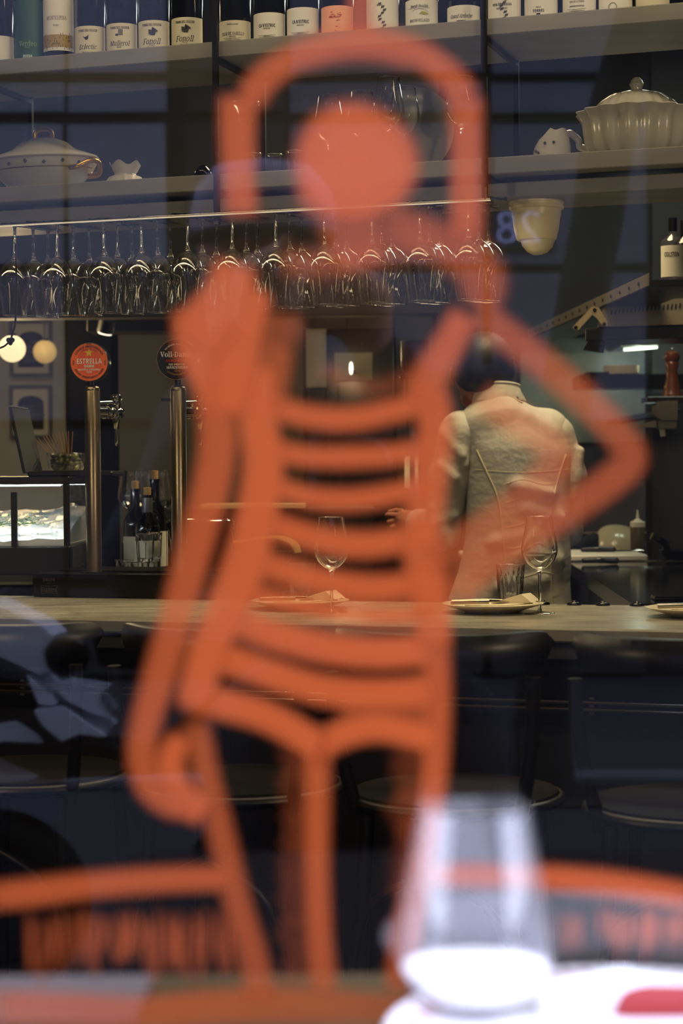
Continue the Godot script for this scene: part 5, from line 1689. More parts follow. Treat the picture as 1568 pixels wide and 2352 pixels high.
func build_place_settings() -> void:
	var china := mat("plate_china", Color(0.86, 0.82, 0.70), 0.25)
	var plate := lathe([Vector2(0.001, 0.003), Vector2(0.060, 0.0), Vector2(0.064, 0.003), Vector2(0.085, 0.010), Vector2(0.112, 0.018), Vector2(0.115, 0.0205), Vector2(0.112, 0.0212), Vector2(0.080, 0.0125), Vector2(0.062, 0.007), Vector2(0.001, 0.006)], 56)
	var wine := wine_glass_meshes(0.215, 0.0405, 0.0285, 0.095, 0.034)
	var tum := tumbler_meshes(0.094, 0.0345, 0.0265, 16)
	var cutlery := mat("cutlery_steel", Color(0.62, 0.58, 0.50), 0.15, 1.0)
	var napkin := mat("paper_napkin", Color(0.90, 0.85, 0.73), 0.9)
	var red := mat("napkin_print", Color(0.25, 0.10, 0.08), 0.9)
	var n := 0
	for s in [[688, 1398, 762, 1406, 692, 1384, "left"], [1130, 1406, 1239, 1409, 1172, 1388, "right"], [1606, 1416, 1730, 1420, 1650, 1396, "far right"]]:
		var c := at_height(s[0], s[1], TOP)
		var where: String = ["the left place setting", "the place setting before the cook", "the setting at the right edge"][n]
		var p := thing("dinner_plate", "cream dinner plate holding cutlery and a napkin, at %s" % where, "plate", c, bar_basis, "plates on the bar counter")
		part(p, "dish", plate, china)
		var up := Vector3(0, 0.0125, 0)
		var nap := thing("paper_napkin", "folded paper napkin with dark printed edge, at %s" % where, "napkin", c + up, bar_basis * Basis(Vector3.UP, -0.5), "napkins on the plates")
		part(nap, "sheet", box(Vector3(0.13, 0.003, 0.085), 0.0008), napkin, Vector3(0.02, 0.006, 0), Basis(Vector3.BACK, 0.05))
		part(nap, "folded_flap", prism(PackedVector2Array([Vector2(0, 0), Vector2(0.075, 0.022), Vector2(0.10, 0.004), Vector2(0.03, -0.004)]), 0.05), napkin, Vector3(0.0, 0.009, -0.01), Basis(Vector3.UP, 0.3))
		for k in 9:
			part(nap, "print", box(Vector3(0.006, 0.0006, 0.003), 0), red, Vector3(-0.030 + k * 0.010, 0.0055 + k * 0.0005, -0.038))
		var fork := thing("fork", "steel fork lying across the napkin at %s" % where, "fork", c + up + Vector3(0, 0.011, 0), bar_basis * Basis(Vector3.UP, 0.30), "forks on the plates")
		part(fork, "handle", tube(smooth_path([Vector3(-0.09, 0, 0), Vector3(-0.02, 0.003, 0), Vector3(0.03, 0.002, 0)], 4), spread([0.005, 0.0035, 0.0028], 4), 8), cutlery)
		part(fork, "head", box(Vector3(0.022, 0.0022, 0.018), 0.001), cutlery, Vector3(0.040, 0.003, 0), Basis(Vector3.BACK, 0.15))
		for k in 4:
			part(fork, "tine", tube([Vector3(0.05, 0.005, -0.0075 + k * 0.005), Vector3(0.075, 0.010, -0.0075 + k * 0.005), Vector3(0.094, 0.012, -0.0075 + k * 0.005)], 0.0012, 6), cutlery)
		var knife := thing("table_knife", "steel table knife lying beside the fork at %s" % where, "knife", c + up + Vector3(0, 0.011, 0) + bar_basis * Vector3(0, 0, 0.028), bar_basis * Basis(Vector3.UP, 0.22), "knives on the plates")
		part(knife, "handle", tube([Vector3(-0.085, 0, 0), Vector3(0.0, 0.002, 0)], 0.0045, 8), cutlery)
		part(knife, "blade", prism(PackedVector2Array([Vector2(0, -0.006), Vector2(0.09, -0.006), Vector2(0.112, 0.004), Vector2(0.09, 0.008), Vector2(0, 0.006)]), 0.0016), cutlery, Vector3(0, 0.003, 0), Basis(Vector3.RIGHT, PI / 2 + 0.2) * Basis(Vector3.BACK, 0.0))
		n += 1
		if n == 3:
			break
		wine_glass("wine_glass", "stemmed wine glass on the bar counter at %s" % where, wine, at_height(s[2], s[3], TOP), bar_basis, "wine glasses on the bar counter")
		tumbler("tumbler", "ribbed water tumbler on the bar counter at %s" % where, tum, at_height(s[4], s[5], TOP), bar_basis, "tumblers on the bar counter")
	# crown of small bottle tops along the counter's far edge
	var cap := lathe([Vector2(0.001, 0.0), Vector2(0.016, 0.0), Vector2(0.017, 0.002), Vector2(0.015, 0.005), Vector2(0.008, 0.007), Vector2(0.001, 0.0075)], 24, 20, 0.05, -1.0, 0.003)
	var m := 0
	for px in [1025, 1100, 1172, 1246, 1318, 1384, 1462]:
		var d := at_bar(px, 1384, D_BACK - 0.02)
		var o := thing("hob_burner", "small dark burner cap at the counter's far edge, %s from the left" % ["first", "second", "third", "fourth", "fifth", "sixth", "seventh"][m], "burner", bar_at(bar_x(d), TOP, D_BACK - 0.02), bar_basis, "burner caps at the counter's far edge")
		part(o, "cap", cap, mat("burner_dark", Color(0.05, 0.05, 0.05), 0.2, 0.8))
		part(o, "knob", lathe([Vector2(0.006, 0.006), Vector2(0.005, 0.010), Vector2(0.001, 0.011)], 16), mat("cutlery_steel", Color(0.62, 0.58, 0.50), 0.15, 1.0))
		m += 1


func build_stools() -> void:
	var wood := patterned("stool_wood", noise_texture(41, 0.02, [Color(0.035, 0.025, 0.02), Color(0.06, 0.045, 0.035)]), Vector3(2, 8, 2), 0.4)
	var seat_m := mat("stool_seat", Color(0.045, 0.03, 0.02), 0.6)
	seat_m.metallic_specular = 0.18
	var dst := 3.42
	var list := [[-48, "cut off by the left edge"], [455, "behind the painted figure's hanging arm"], [975, "behind the painted figure's legs"], [1560, "at the right edge of the window"]]
	var proto: Node3D
	for s in list:
		var x := bar_x(at_bar(s[0], 1500, dst - 0.2))
		var where := bar_at(x, 0, dst)
		var label: String = "dark wooden bar stool with a curved back rail, " + s[1]
		if proto:
			copy(proto, "bar_stool", label, where, bar_basis)
			continue
		proto = thing("bar_stool", label, "bar stool", where, bar_basis, "bar stools along the counter")
		var o := proto
		var sh := 0.80
		part(o, "seat", lathe([Vector2(0.001, sh - 0.03), Vector2(0.17, sh - 0.03), Vector2(0.19, sh - 0.022), Vector2(0.195, sh - 0.008), Vector2(0.188, sh), Vector2(0.170, sh - 0.004), Vector2(0.001, sh - 0.010)], 48), seat_m)
		part(o, "seat_ring", tube_ring(0.194, sh - 0.014, 0.010), wood)
		for q in [[-1, -1], [1, -1], [-1, 1], [1, 1]]:
			part(o, "leg", tube([Vector3(q[0] * 0.13, sh - 0.03, q[1] * 0.13), Vector3(q[0] * 0.145, 0.4, q[1] * 0.145), Vector3(q[0] * 0.155, 0, q[1] * 0.155)], 0.014, 10), wood)
		part(o, "foot_ring", tube_ring(0.200, 0.28, 0.009), wood)
		for q: float in [-1.0, 1.0]:
			part(o, "brace", tube(smooth_path([Vector3(q * 0.16, 0.42, 0.16), Vector3(q * 0.12, 0.60, 0.17), Vector3(0, 0.68, 0.175)], 5), 0.008, 8), wood)
			part(o, "back_post", tube(smooth_path([Vector3(q * 0.15, sh - 0.04, 0.12), Vector3(q * 0.18, 0.92, 0.155), Vector3(q * 0.185, 1.03, 0.165)], 5), 0.013, 10), wood)
		# curved back rail
		var st := begin()
		var rows := []
		for k in 25:
			var t := lerpf(-1, 1, k / 24.0)
			var a := t * 1.15
			var c := Vector3(sin(a) * 0.215, 1.062 + 0.020 * t * t * t * t, cos(a) * 0.175 + 0.01)
			var out := Vector3(sin(a), 0.10, cos(a)).normalized()
			var hh := 0.042 * sqrt(maxf(0.02, 1 - pow(absf(t), 7)))
			var row := []
			for e in [[-1, -0.010], [-1, 0.006], [0, 0.012], [0.9, 0.010], [1.0, 0.0], [0.9, -0.010], [0, -0.008]]:
				row.append(c + Vector3(0, hh * e[0], 0) + out * e[1])
			rows.append([row, out, c])
		for k in 24:
			for j in 7:
				var pts := [rows[k][0][j], rows[k + 1][0][j], rows[k + 1][0][(j + 1) % 7], rows[k][0][(j + 1) % 7]]
				var nn := []
				for e in [[k, j], [k + 1, j], [k + 1, (j + 1) % 7], [k, (j + 1) % 7]]:
					nn.append((rows[e[0]][0][e[1]] - rows[e[0]][2] - Vector3(0, (rows[e[0]][0][e[1]] - rows[e[0]][2]).y * 0.6, 0)).normalized())
				quad(st, pts[0], pts[1], pts[2], pts[3], nn[0], nn[1], nn[2], nn[3])
		for k in [0, 24]:
			for j in range(1, 6):
				var nn: Vector3 = Vector3(-1 if k == 0 else 1, 0, 0)
				tri(st, [rows[k][0][0], rows[k][0][j], rows[k][0][j + 1]], [nn, nn, nn])
		part(o, "back_rail", st.commit(), wood)


# ---------------------------------------------------------------- the kitchen at the right
func build_kitchen() -> void:
	var black := mat("worktop_black", Color(0.022, 0.023, 0.026), 0.10)
	var steel := mat("kitchen_steel", Color(0.40, 0.39, 0.36), 0.30, 0.9)
	var dark := mat("kitchen_dark", Color(0.03, 0.03, 0.032), 0.5)
	var g1 := at_height(1312, 1296, TOP)
	var g2 := at_height(1452, 1387, TOP)
	# island: left edge through g1 and g2
	var wt := thing("kitchen_worktop", "glossy black kitchen worktop to the right of the cook", "worktop", Vector3(0, 0, 0))
	var e := (g1 - g2).normalized()
	var far := g2 + e * ((8.0 + g2.z) / -e.z)
	var near := g2
	var outline := PackedVector2Array([Vector2(near.x, -near.z), Vector2(near.x + 2.0, -near.z), Vector2(far.x + 2.4, -far.z), Vector2(far.x, -far.z)])
	part(wt, "slab", prism(outline, 0.04), black, Vector3(0, TOP - 0.02, 0), Basis(Vector3.RIGHT, -PI / 2))
	var inner := PackedVector2Array([Vector2(near.x + 0.03, -near.z + 0.02), Vector2(near.x + 1.9, -near.z + 0.02), Vector2(far.x + 2.3, -far.z - 0.02), Vector2(far.x + 0.03, -far.z - 0.02)])
	part(wt, "cabinet", prism(inner, TOP - 0.05), dark, Vector3(0, (TOP - 0.05) / 2, 0), Basis(Vector3.RIGHT, -PI / 2))
	# cutting board
	var bf := at_height(1488, 1289, TOP)
	var board := solo("cutting_board", "thick white plastic cutting board on the black worktop beside the cook", "cutting board", box(Vector3(0.62, 0.022, 0.42), 0.005), mat("board_white", Color(0.80, 0.79, 0.74), 0.45), Vector3(bf.x - 0.31, TOP + 0.0112, bf.z - 0.21))
	# two knives
	var bf2 := Vector3(0, TOP + 0.0225, bf.z - 0.10)
	for s in [[at_height(1374, 1263, TOP + 0.03), "black-handled kitchen knife lying on the white cutting board", TOP + 0.031, 0.10], [at_height(1376, 1287, TOP + 0.012), "black-handled long knife with a serrated edge lying in front of the cutting board", TOP + 0.013, 0.24]]:
		var k := thing("kitchen_knife", s[1], "knife", Vector3(s[0].x, s[2], s[0].z + (0.03 if s[3] > 0.2 else 0.0)))
		part(k, "handle", body([[Vector3(-0.055, 0, 0), Vector3(0.0, 0.0015, 0), 0.0085, 0.010], [Vector3(0.0, 0.0015, 0), Vector3(0.05, -0.001, 0), 0.010, 0.0115]], 0.003, 0.006), mat("knife_black", Color(0.02, 0.02, 0.028), 0.3))
		part(k, "blade", prism(PackedVector2Array([Vector2(0.055, -0.008), Vector2(0.06 + s[3] * 0.85, -0.008), Vector2(0.06 + s[3], 0.004), Vector2(0.055, 0.010)]), 0.002), mat("cutlery_steel", Color(0.62, 0.58, 0.50), 0.15, 1.0), Vector3(0, -0.004, 0), Basis(Vector3.RIGHT, PI / 2 + 0.25))
		if s[3] > 0.2:
			for q in 30:
				part(k, "serration", box(Vector3(0.0035, 0.003, 0.003), 0), mat("cutlery_steel", Color(0.62, 0.58, 0.50), 0.15, 1.0), Vector3(0.10 + q * 0.0065, -0.004, 0.009))
	# squeeze bottle
	var sp := at_height(1464, 1270, TOP)
	var sb := thing("squeeze_bottle", "squeeze bottle of olive oil with a white nozzle cap behind the cutting board", "squeeze bottle", sp)
	var u := -sp.z / FOCAL
	part(sb, "body", lathe([Vector2(0.001, 0.001), Vector2(0.0255, 0), Vector2(0.027, 0.003), Vector2(0.027, 0.092), Vector2(0.025, 0.098), Vector2(0.001, 0.100)], 28), mat("oil_olive", Color(0.33, 0.29, 0.07), 0.25))
	part(sb, "cap", lathe([Vector2(0.001, 0.096), Vector2(0.0275, 0.096), Vector2(0.0275, 0.114), Vector2(0.022, 0.117), Vector2(0.014, 0.119), Vector2(0.013, 0.123), Vector2(0.006, 0.126), Vector2(0.004, 0.142), Vector2(0.0025, 0.158), Vector2(0.001, 0.159)], 28), mat("cap_white", Color(0.85, 0.84, 0.78), 0.4))
	# bowl lying tipped on its side
	var bw := at_height(1418, 1262, TOP)
	var bowl := thing("mixing_bowl", "cream bowl with a wavy rim tipped forward behind the cutting board", "bowl", bw + Vector3(0, 0.062, -0.02), Basis(Vector3.RIGHT, 0.42) * Basis(Vector3.BACK, PI))
	var st := begin()
	var rows := []
	for k in 10:
		var t := k / 9.0
		var row := []
		for j in 49:
			var a := TAU * j / 48
			var r := 0.080 * sin(0.25 + t * 1.35)
			row.append(Vector3(cos(a) * r, 0.060 * (t * t) - 0.02 + 0.009 * t * t * sin(3 * a), sin(a) * r))
		rows.append(row)
	for k in 9:
		for j in 48:
			var nn := []
			for q in [rows[k][j], rows[k][j + 1], rows[k + 1][j + 1], rows[k + 1][j]]:
				nn.append(Vector3(q.x, q.y - 0.09, q.z).normalized())
			quad(st, rows[k][j], rows[k][j + 1], rows[k + 1][j + 1], rows[k + 1][j], nn[0], nn[1], nn[2], nn[3])
	for j in 48:
		tri(st, [Vector3(0, -0.021, 0), rows[0][j], rows[0][j + 1]], [Vector3.DOWN, Vector3.DOWN, Vector3.DOWN])
	part(bowl, "shell", st.commit(), mat("bowl_cream", Color(0.66, 0.62, 0.50), 0.2))
	solo("black_cloth", "crumpled black cloth beside the tipped cream bowl", "cloth", body([[Vector3(-0.06, 0.02, 0), Vector3(0.0, 0.03, 0), 0.022, 0.03], [Vector3(0, 0.03, 0), Vector3(0.05, 0.02, 0.01), 0.03, 0.02]], 0.008, 0.02), mat("cloth_black", Color(0.03, 0.03, 0.045), 0.95), at_height(1365, 1262, TOP) + Vector3(0, 0, -0.02))
	# pan handle and dark pan at the right edge
	var pp := at_height(1575, 1330, TOP)
	var pan := thing("frying_pan", "dark frying pan with a steel-tipped handle at the right edge of the worktop", "pan", at_height(1600, 1290, TOP))
	part(pan, "dish", lathe([Vector2(0.001, 0.002), Vector2(0.10, 0), Vector2(0.125, 0.04), Vector2(0.122, 0.04), Vector2(0.098, 0.006), Vector2(0.001, 0.006)], 36), mat("pan_black", Color(0.02, 0.02, 0.02), 0.35))
	part(pan, "handle", tube(smooth_path([Vector3(-0.105, 0.035, 0.02), Vector3(-0.11, 0.062, 0.03), Vector3(-0.135, 0.078, 0.04)], 4), 0.012, 10), mat("knife_black", Color(0.02, 0.02, 0.028), 0.3))
	part(pan, "handle_tip", tube([Vector3(-0.133, 0.077, 0.04), Vector3(-0.158, 0.090, 0.045)], 0.0125, 12), steel)
	var phone := at_height(1540, 1381, TOP)
	solo("phone", "black mobile phone lying at the near edge of the worktop", "phone", box(Vector3(0.15, 0.009, 0.075), 0.003), mat("worktop_black", Color(0.022, 0.023, 0.026), 0.10), Vector3(phone.x + 0.04, TOP + 0.0047, phone.z - 0.06))
	# back wall of the kitchen: grey panel, shelf, column
	var zb := -8.35
	var px := func(x: float, y: float) -> Vector3:
		return at_pane(x, y, -zb)
	var tile := patterned("kitchen_tile", noise_texture(51, 0.02, [Color(0.36, 0.40, 0.37), Color(0.44, 0.48, 0.45)]), Vector3.ONE * 0.8, 0.4)
	var a: Vector3 = px.call(1195, 770)
	var b: Vector3 = px.call(1700, 1262)
	var wall := struct("wall_kitchen", box(Vector3(1.9, 3.3, 0.12), 0.002), mat("kitchen_wall_grey", Color(0.16, 0.165, 0.17), 0.6), Vector3(a.x + 0.93, 1.65, zb - 0.12))
	part(wall, "tile_panel", box(Vector3(px.call(1500, 1).x - a.x, 0.46, 0.02), 0.003), tile, Vector3((px.call(1500, 1).x + a.x) / 2 - a.x - 0.93, (px.call(1300, 782).y + px.call(1300, 1010).y) / 2 - 1.65, 0.07))
	part(wall, "splash_panel", box(Vector3(px.call(1500, 1).x - a.x, px.call(1300, 1095).y - px.call(1300, 1228).y, 0.02), 0.003), mat("splash_grey", Color(0.28, 0.28, 0.30), 0.5), Vector3((px.call(1500, 1).x + a.x) / 2 - a.x - 0.93, (px.call(1300, 1095).y + px.call(1300, 1228).y) / 2 - 1.65, 0.07))
	part(wall, "trim_strip", box(Vector3(1.7, 0.012, 0.03), 0.002), steel, Vector3(0, px.call(1300, 1100).y - 1.65, 0.075))
	part(wall, "trim_strip", box(Vector3(1.7, 0.018, 0.03), 0.002), mat("board_white", Color(0.80, 0.79, 0.74), 0.45), Vector3(0, px.call(1340, 1252).y - 1.65, 0.08))
	part(wall, "trim_strip", box(Vector3(1.7, 0.006, 0.03), 0.002), mat("board_white", Color(0.80, 0.79, 0.74), 0.45), Vector3(0, px.call(1340, 1225).y - 1.65, 0.08))
	var column := px.call(1600, 900) as Vector3
	struct("pillar", box(Vector3(0.40, 3.3, 0.22), 0.004), mat("dark_paint", Color(0.08, 0.08, 0.09), 0.7), Vector3(column.x - 0.02, 1.65, zb + 0.06))
	# fluorescent tube lamp under a hood
	var lp: Vector3 = at(1462, 802, 8.0)
	var lamp := thing("tube_lamp", "short glowing tube lamp fixed to the green-grey kitchen wall", "lamp", lp)
	var glow := mat("tube_glow", Color(0.9, 0.95, 0.9), 0.5)
	glow.emission_enabled = true
	glow.emission = Color(0.92, 1.0, 0.92)
	glow.emission_energy_multiplier = 0.38
	part(lamp, "tube", tube([Vector3(-0.055, 0, 0), Vector3(0.085, 0.010, 0)], 0.0075, 12), glow)
	part(lamp, "holder", box(Vector3(0.17, 0.012, 0.44), 0.002), steel, Vector3(0.015, 0.022, -0.20), Basis(Vector3.BACK, 0.07))
	var om := OmniLight3D.new()
	om.name = "tube_light"
	add_child(om, true)
	om.position = lp + Vector3(0.02, -0.04, 0.05)
	om.light_color = Color(0.92, 1.0, 0.92)
	om.light_energy = 0.05
	om.light_size = 0.03
	om.omni_range = 14.0
	om.omni_attenuation = 2.0
	om.shadow_enabled = true
	# wall shelf with plates
	var sy: float = at(1450, 862, 7.9).y
	var sx: float = at(1452, 862, 7.9).x
	solo("wall_shelf", "dark steel wall shelf below the tube lamp", "shelf", box(Vector3(0.46, 0.055, 0.26), 0.003), steel_dark(), Vector3(sx, sy - 0.0275, -7.95))
	solo("wall_bracket", "ribbed black vent block hanging at the left end of the dark steel wall shelf", "vent", vent_block(), steel_dark(), at(1368, 868, 7.7))
	var small_plate := lathe([Vector2(0.001, 0.001), Vector2(0.045, 0), Vector2(0.075, 0.007), Vector2(0.076, 0.009), Vector2(0.044, 0.004), Vector2(0.001, 0.004)], 32)
	for k in 6:
		solo("side_plate", "white side plate stacked on the dark wall shelf, %s from the bottom" % ["first", "second", "third", "fourth", "fifth", "sixth"][k], "plate", small_plate, mat("plate_china", Color(0.86, 0.82, 0.70), 0.25), Vector3(at(1428, 850, 7.9).x, sy + k * 0.0062, -7.95), Basis(), "side plates on the wall shelf")
	# salamander grill with slotted side
	var gp := at(1368, 750, 6.0)
	var gr := thing("salamander_grill", "steel salamander grill with slotted vents and a forked arm plate at upper right", "grill", gp, Basis(Vector3.UP, -0.30))
	part(gr, "housing", prism(PackedVector2Array([Vector2(0.0, 0.0), Vector2(0.55, 0.0), Vector2(0.62, 0.16), Vector2(0.25, 0.14), Vector2(0.02, 0.055)]), 0.3), mat("grill_steel", Color(0.40, 0.38, 0.33), 0.4, 0.25), Vector3(0.0, 0, -0.17))
	for j in 2:
		for k in 22:
			part(gr, "vent_slot", prism(PackedVector2Array([Vector2(-0.002, -0.007), Vector2(0.001, -0.007), Vector2(0.004, 0.007), Vector2(0.001, 0.007)]), 0.004), mat("slot_black", Color(0.01, 0.01, 0.01), 0.9), Vector3(0.045 + j * 0.075 + k * 0.0125, 0.044 + j * 0.024 + k * 0.0022 * (j + 0.4), -0.019))
	var arm := part(gr, "arm_plate", prism(PackedVector2Array([Vector2(-0.075, 0.004), Vector2(-0.066, -0.006), Vector2(-0.055, -0.004), Vector2(-0.012, 0.042), Vector2(0.002, 0.030), Vector2(0.022, 0.004), Vector2(0.036, 0.004), Vector2(0.036, 0.018), Vector2(0.008, 0.064), Vector2(-0.012, 0.068)]), 0.008), mat("arm_steel", Color(0.55, 0.50, 0.40), 0.4, 0.7), Vector3(0.0, -0.004, -0.008))
	for q in [[-0.064, 0.003], [-0.004, 0.056], [0.026, 0.011]]:
		part(arm, "bolt", lathe([Vector2(0.001, 0.004), Vector2(0.006, 0.003), Vector2(0.0065, 0)], 10), steel_dark(), Vector3(q[0], q[1], 0.004), Basis(Vector3.RIGHT, PI / 2))
	part(gr, "under_shield", box(Vector3(0.6, 0.04, 0.28), 0.003), steel_dark(), Vector3(0.26, -0.022, -0.17))
	part(gr, "dark_flap", prism(PackedVector2Array([Vector2(-0.08, -0.05), Vector2(-0.02, -0.06), Vector2(-0.005, 0.02), Vector2(-0.05, 0.0)]), 0.03), steel_dark(), Vector3(0.03, -0.02, -0.06))
	part(gr, "bracket", box(Vector3(0.03, gp.y - TOP, 0.03), 0.002), steel_dark(), Vector3(0.50, (TOP - gp.y) / 2, -0.25))
	# slotted shelf edge running back into the kitchen, bottles on it
	var r1 := at(1490, 642, 5.35)
	var r2 := at(1212, 768, 7.55)
	var hs := thing("slotted_shelf", "slotted steel shelf edge running back above the cook's shoulder", "shelf", (r1 + r2) / 2, Basis.looking_at(r2 - r1, Vector3.UP))
	var ln := (r2 - r1).length()
	part(hs, "edge_rail", box(Vector3(0.004, 0.035, ln), 0.001), mat("grill_steel", Color(0.40, 0.38, 0.33), 0.4, 0.25))
	for k in 16:
		part(hs, "slot_hole", lathe([Vector2(0.001, 0.003), Vector2(0.006, 0.003), Vector2(0.006, 0.0)], 10), mat("slot_black", Color(0.01, 0.01, 0.01), 0.9), Vector3(-0.003, 0, -ln / 2 + 0.08 + k * ln / 16.5), Basis(Vector3.BACK, PI / 2))
	part(hs, "board", box(Vector3(0.16, 0.02, ln), 0.001), steel_dark(), Vector3(0.082, -0.01, 0))
	# liquor bottles on top of the grill hood
	var top := at(1545, 652, 5.55)
	solo("hood_shelf", "dark shelf at the right edge that carries the liquor bottles", "shelf", box(Vector3(0.50, 0.02, 0.26), 0.002), steel_dark(), top + Vector3(0.17, -0.012, -0.07), Basis(Vector3.UP, -0.3))
	var clear := lathe([Vector2(0.001, 0.004), Vector2(0.034, 0), Vector2(0.036, 0.006), Vector2(0.036, 0.118), Vector2(0.031, 0.126), Vector2(0.0125, 0.140), Vector2(0.0105, 0.150), Vector2(0.0105, 0.165), Vector2(0.001, 0.166)], 28)
	var lb := [[1545, 0.0, "clear liquor bottle with a black cap and pale label, leftmost on its shelf", mat("label_cream", Color(0.80, 0.79, 0.72), 0.75), "COLSTON"], [1580, -0.06, "dark liquor bottle with a black label next to the clear one on the dark shelf", mat("label_black", Color(0.03, 0.03, 0.04), 0.5), "LOCH NOIR"]]
	for s in lb:
		var w := Vector3(at(s[0], 652, 5.55).x, top.y, top.z + s[1])
		var o := thing("liquor_bottle", s[2], "liquor bottle", w, Basis(Vector3.UP, -0.25), "liquor bottles on the dark shelf")
		part(o, "glass", clear, pane_glass("thin_glass", 0.015) if s[1] == 0.0 else mat("glossy_black", Color(0.015, 0.015, 0.018), 0.1))
		part(o, "cap", lathe([Vector2(0.001, 0.150), Vector2(0.0125, 0.150), Vector2(0.0125, 0.190), Vector2(0.001, 0.191)], 20), steel_dark())
		var l := part(o, "label", patch(0.0362, -1.1, 1.1, 0.018, 0.108), s[3])
		if s[1] == 0.0:
			part(l, "lettering", text_mesh(s[4], 0.013, "Droid Sans", true, 0.0372, 0.0, 0.55), mat("label_ink", Color(0.05, 0.05, 0.05), 0.8), Vector3(0, 0.082, 0))
		else:
			part(l, "lettering", text_mesh("LOCH", 0.014, "Droid Sans", false, 0.0372, 0.0, 0.8), mat("print_white", Color(0.92, 0.92, 0.90), 0.5), Vector3(0, 0.105, 0))
			part(l, "lettering", text_mesh("NOIR", 0.014, "Droid Sans", false, 0.0372, 0.0, 0.8), mat("print_white", Color(0.92, 0.92, 0.90), 0.5), Vector3(0, 0.085, 0))
	# pepper mill and steel clamp at the right
	var ml := at(1543, 912, 6.9)
	var mill := thing("pepper_mill", "turned brown wooden pepper mill standing in the dark at the right edge", "pepper mill", ml)
	part(mill, "body", lathe([Vector2(0.001, 0.0), Vector2(0.034, 0), Vector2(0.034, 0.012), Vector2(0.028, 0.022), Vector2(0.030, 0.036), Vector2(0.022, 0.066), Vector2(0.020, 0.10), Vector2(0.026, 0.118), Vector2(0.022, 0.126), Vector2(0.001, 0.127)], 28), mat("mill_wood", Color(0.30, 0.15, 0.06), 0.3))
	part(mill, "head", lathe([Vector2(0.001, 0.126), Vector2(0.022, 0.127), Vector2(0.030, 0.142), Vector2(0.026, 0.158), Vector2(0.012, 0.166), Vector2(0.001, 0.167)], 28), mat("mill_wood", Color(0.30, 0.15, 0.06), 0.3))
	part(mill, "knob", lathe([Vector2(0.001, 0.165), Vector2(0.005, 0.166), Vector2(0.006, 0.172), Vector2(0.001, 0.178)], 14), steel)
	solo("mill_shelf", "small dark shelf under the pepper mill at the right edge", "shelf", box(Vector3(0.30, 0.02, 0.16), 0.002), steel_dark(), ml + Vector3(0.05, -0.0105, 0))
	var cl := at(1528, 945, 6.5)
	var clamp := thing("steel_clamp", "boxy steel bracket with a hanging tag at the right edge below the pepper mill", "bracket", cl)
	part(clamp, "block", prism(PackedVector2Array([Vector2(-0.042, -0.01), Vector2(-0.02, -0.03), Vector2(0.036, -0.03), Vector2(0.036, 0.036), Vector2(-0.024, 0.034), Vector2(-0.026, 0.022), Vector2(-0.042, 0.020)]), 0.06), mat("grill_steel", Color(0.40, 0.38, 0.33), 0.4, 0.25))
	part(clamp, "lower_block", box(Vector3(0.062, 0.03, 0.05), 0.003), mat("grill_steel", Color(0.40, 0.38, 0.33), 0.4, 0.25), Vector3(0.004, -0.045, 0))
	part(clamp, "tag", box(Vector3(0.018, 0.026, 0.004), 0.001), mat("board_white", Color(0.80, 0.79, 0.74), 0.45), Vector3(-0.012, -0.072, 0.01), Basis(Vector3.BACK, 0.15))
	part(clamp, "side_arm", prism(PackedVector2Array([Vector2(-0.10, -0.050), Vector2(-0.03, -0.055), Vector2(-0.03, -0.030), Vector2(-0.055, -0.034)]), 0.02), steel, Vector3(0, 0, -0.02))
	part(clamp, "wall_arm", box(Vector3(0.05, 0.02, 1.6), 0.002), steel_dark(), Vector3(0.03, 0.0, -0.82))
	# white camera dome under the lower shelf
	var dp := at_bar(1231, 452, 4.30)
	var dome := thing("security_camera", "cream dome security camera fixed under the lower shelf at right", "security camera", Vector3(dp.x, under_low, dp.z), bar_basis)
	var cream := mat("camera_cream", Color(0.86, 0.82, 0.68), 0.35)
	part(dome, "mount", lathe([Vector2(0.001, -0.020), Vector2(0.052, -0.020), Vector2(0.062, -0.018), Vector2(0.063, -0.012), Vector2(0.0615, -0.011), Vector2(0.0615, -0.006), Vector2(0.063, -0.005), Vector2(0.063, 0.0), Vector2(0.001, 0.0)], 44), cream)
	part(dome, "housing", lathe([Vector2(0.001, -0.088), Vector2(0.042, -0.089), Vector2(0.0455, -0.086), Vector2(0.0515, -0.062), Vector2(0.055, -0.034), Vector2(0.0562, -0.033), Vector2(0.057, -0.018), Vector2(0.001, -0.018)], 44), cream)
	part(dome, "lens_dome", lathe([Vector2(0.001, -0.040), Vector2(0.016, -0.0375), Vector2(0.029, -0.028), Vector2(0.038, -0.013), Vector2(0.0415, 0.004), Vector2(0.001, 0.006)], 36), mat("camera_smoke", Color(0.80, 0.77, 0.65), 0.15), Vector3(0.003, -0.082, 0), Basis(Vector3.BACK, 0.16))


func steel_dark() -> StandardMaterial3D:
	return mat("dark_steel", Color(0.09, 0.088, 0.085), 0.3, 0.7)


func vent_block() -> ArrayMesh:
	var st := begin()
	for k in 10:
		add_box(st, Vector3(-0.035 + k * 0.0085, 0, 0.0), Vector3(0.004, 0.040, 0.10), 0.001)
	add_box(st, Vector3(0.003, 0.018, -0.01), Vector3(0.09, 0.008, 0.10), 0.001)
	add_box(st, Vector3(0.003, -0.018, -0.01), Vector3(0.09, 0.008, 0.10), 0.001)
	return st.commit()


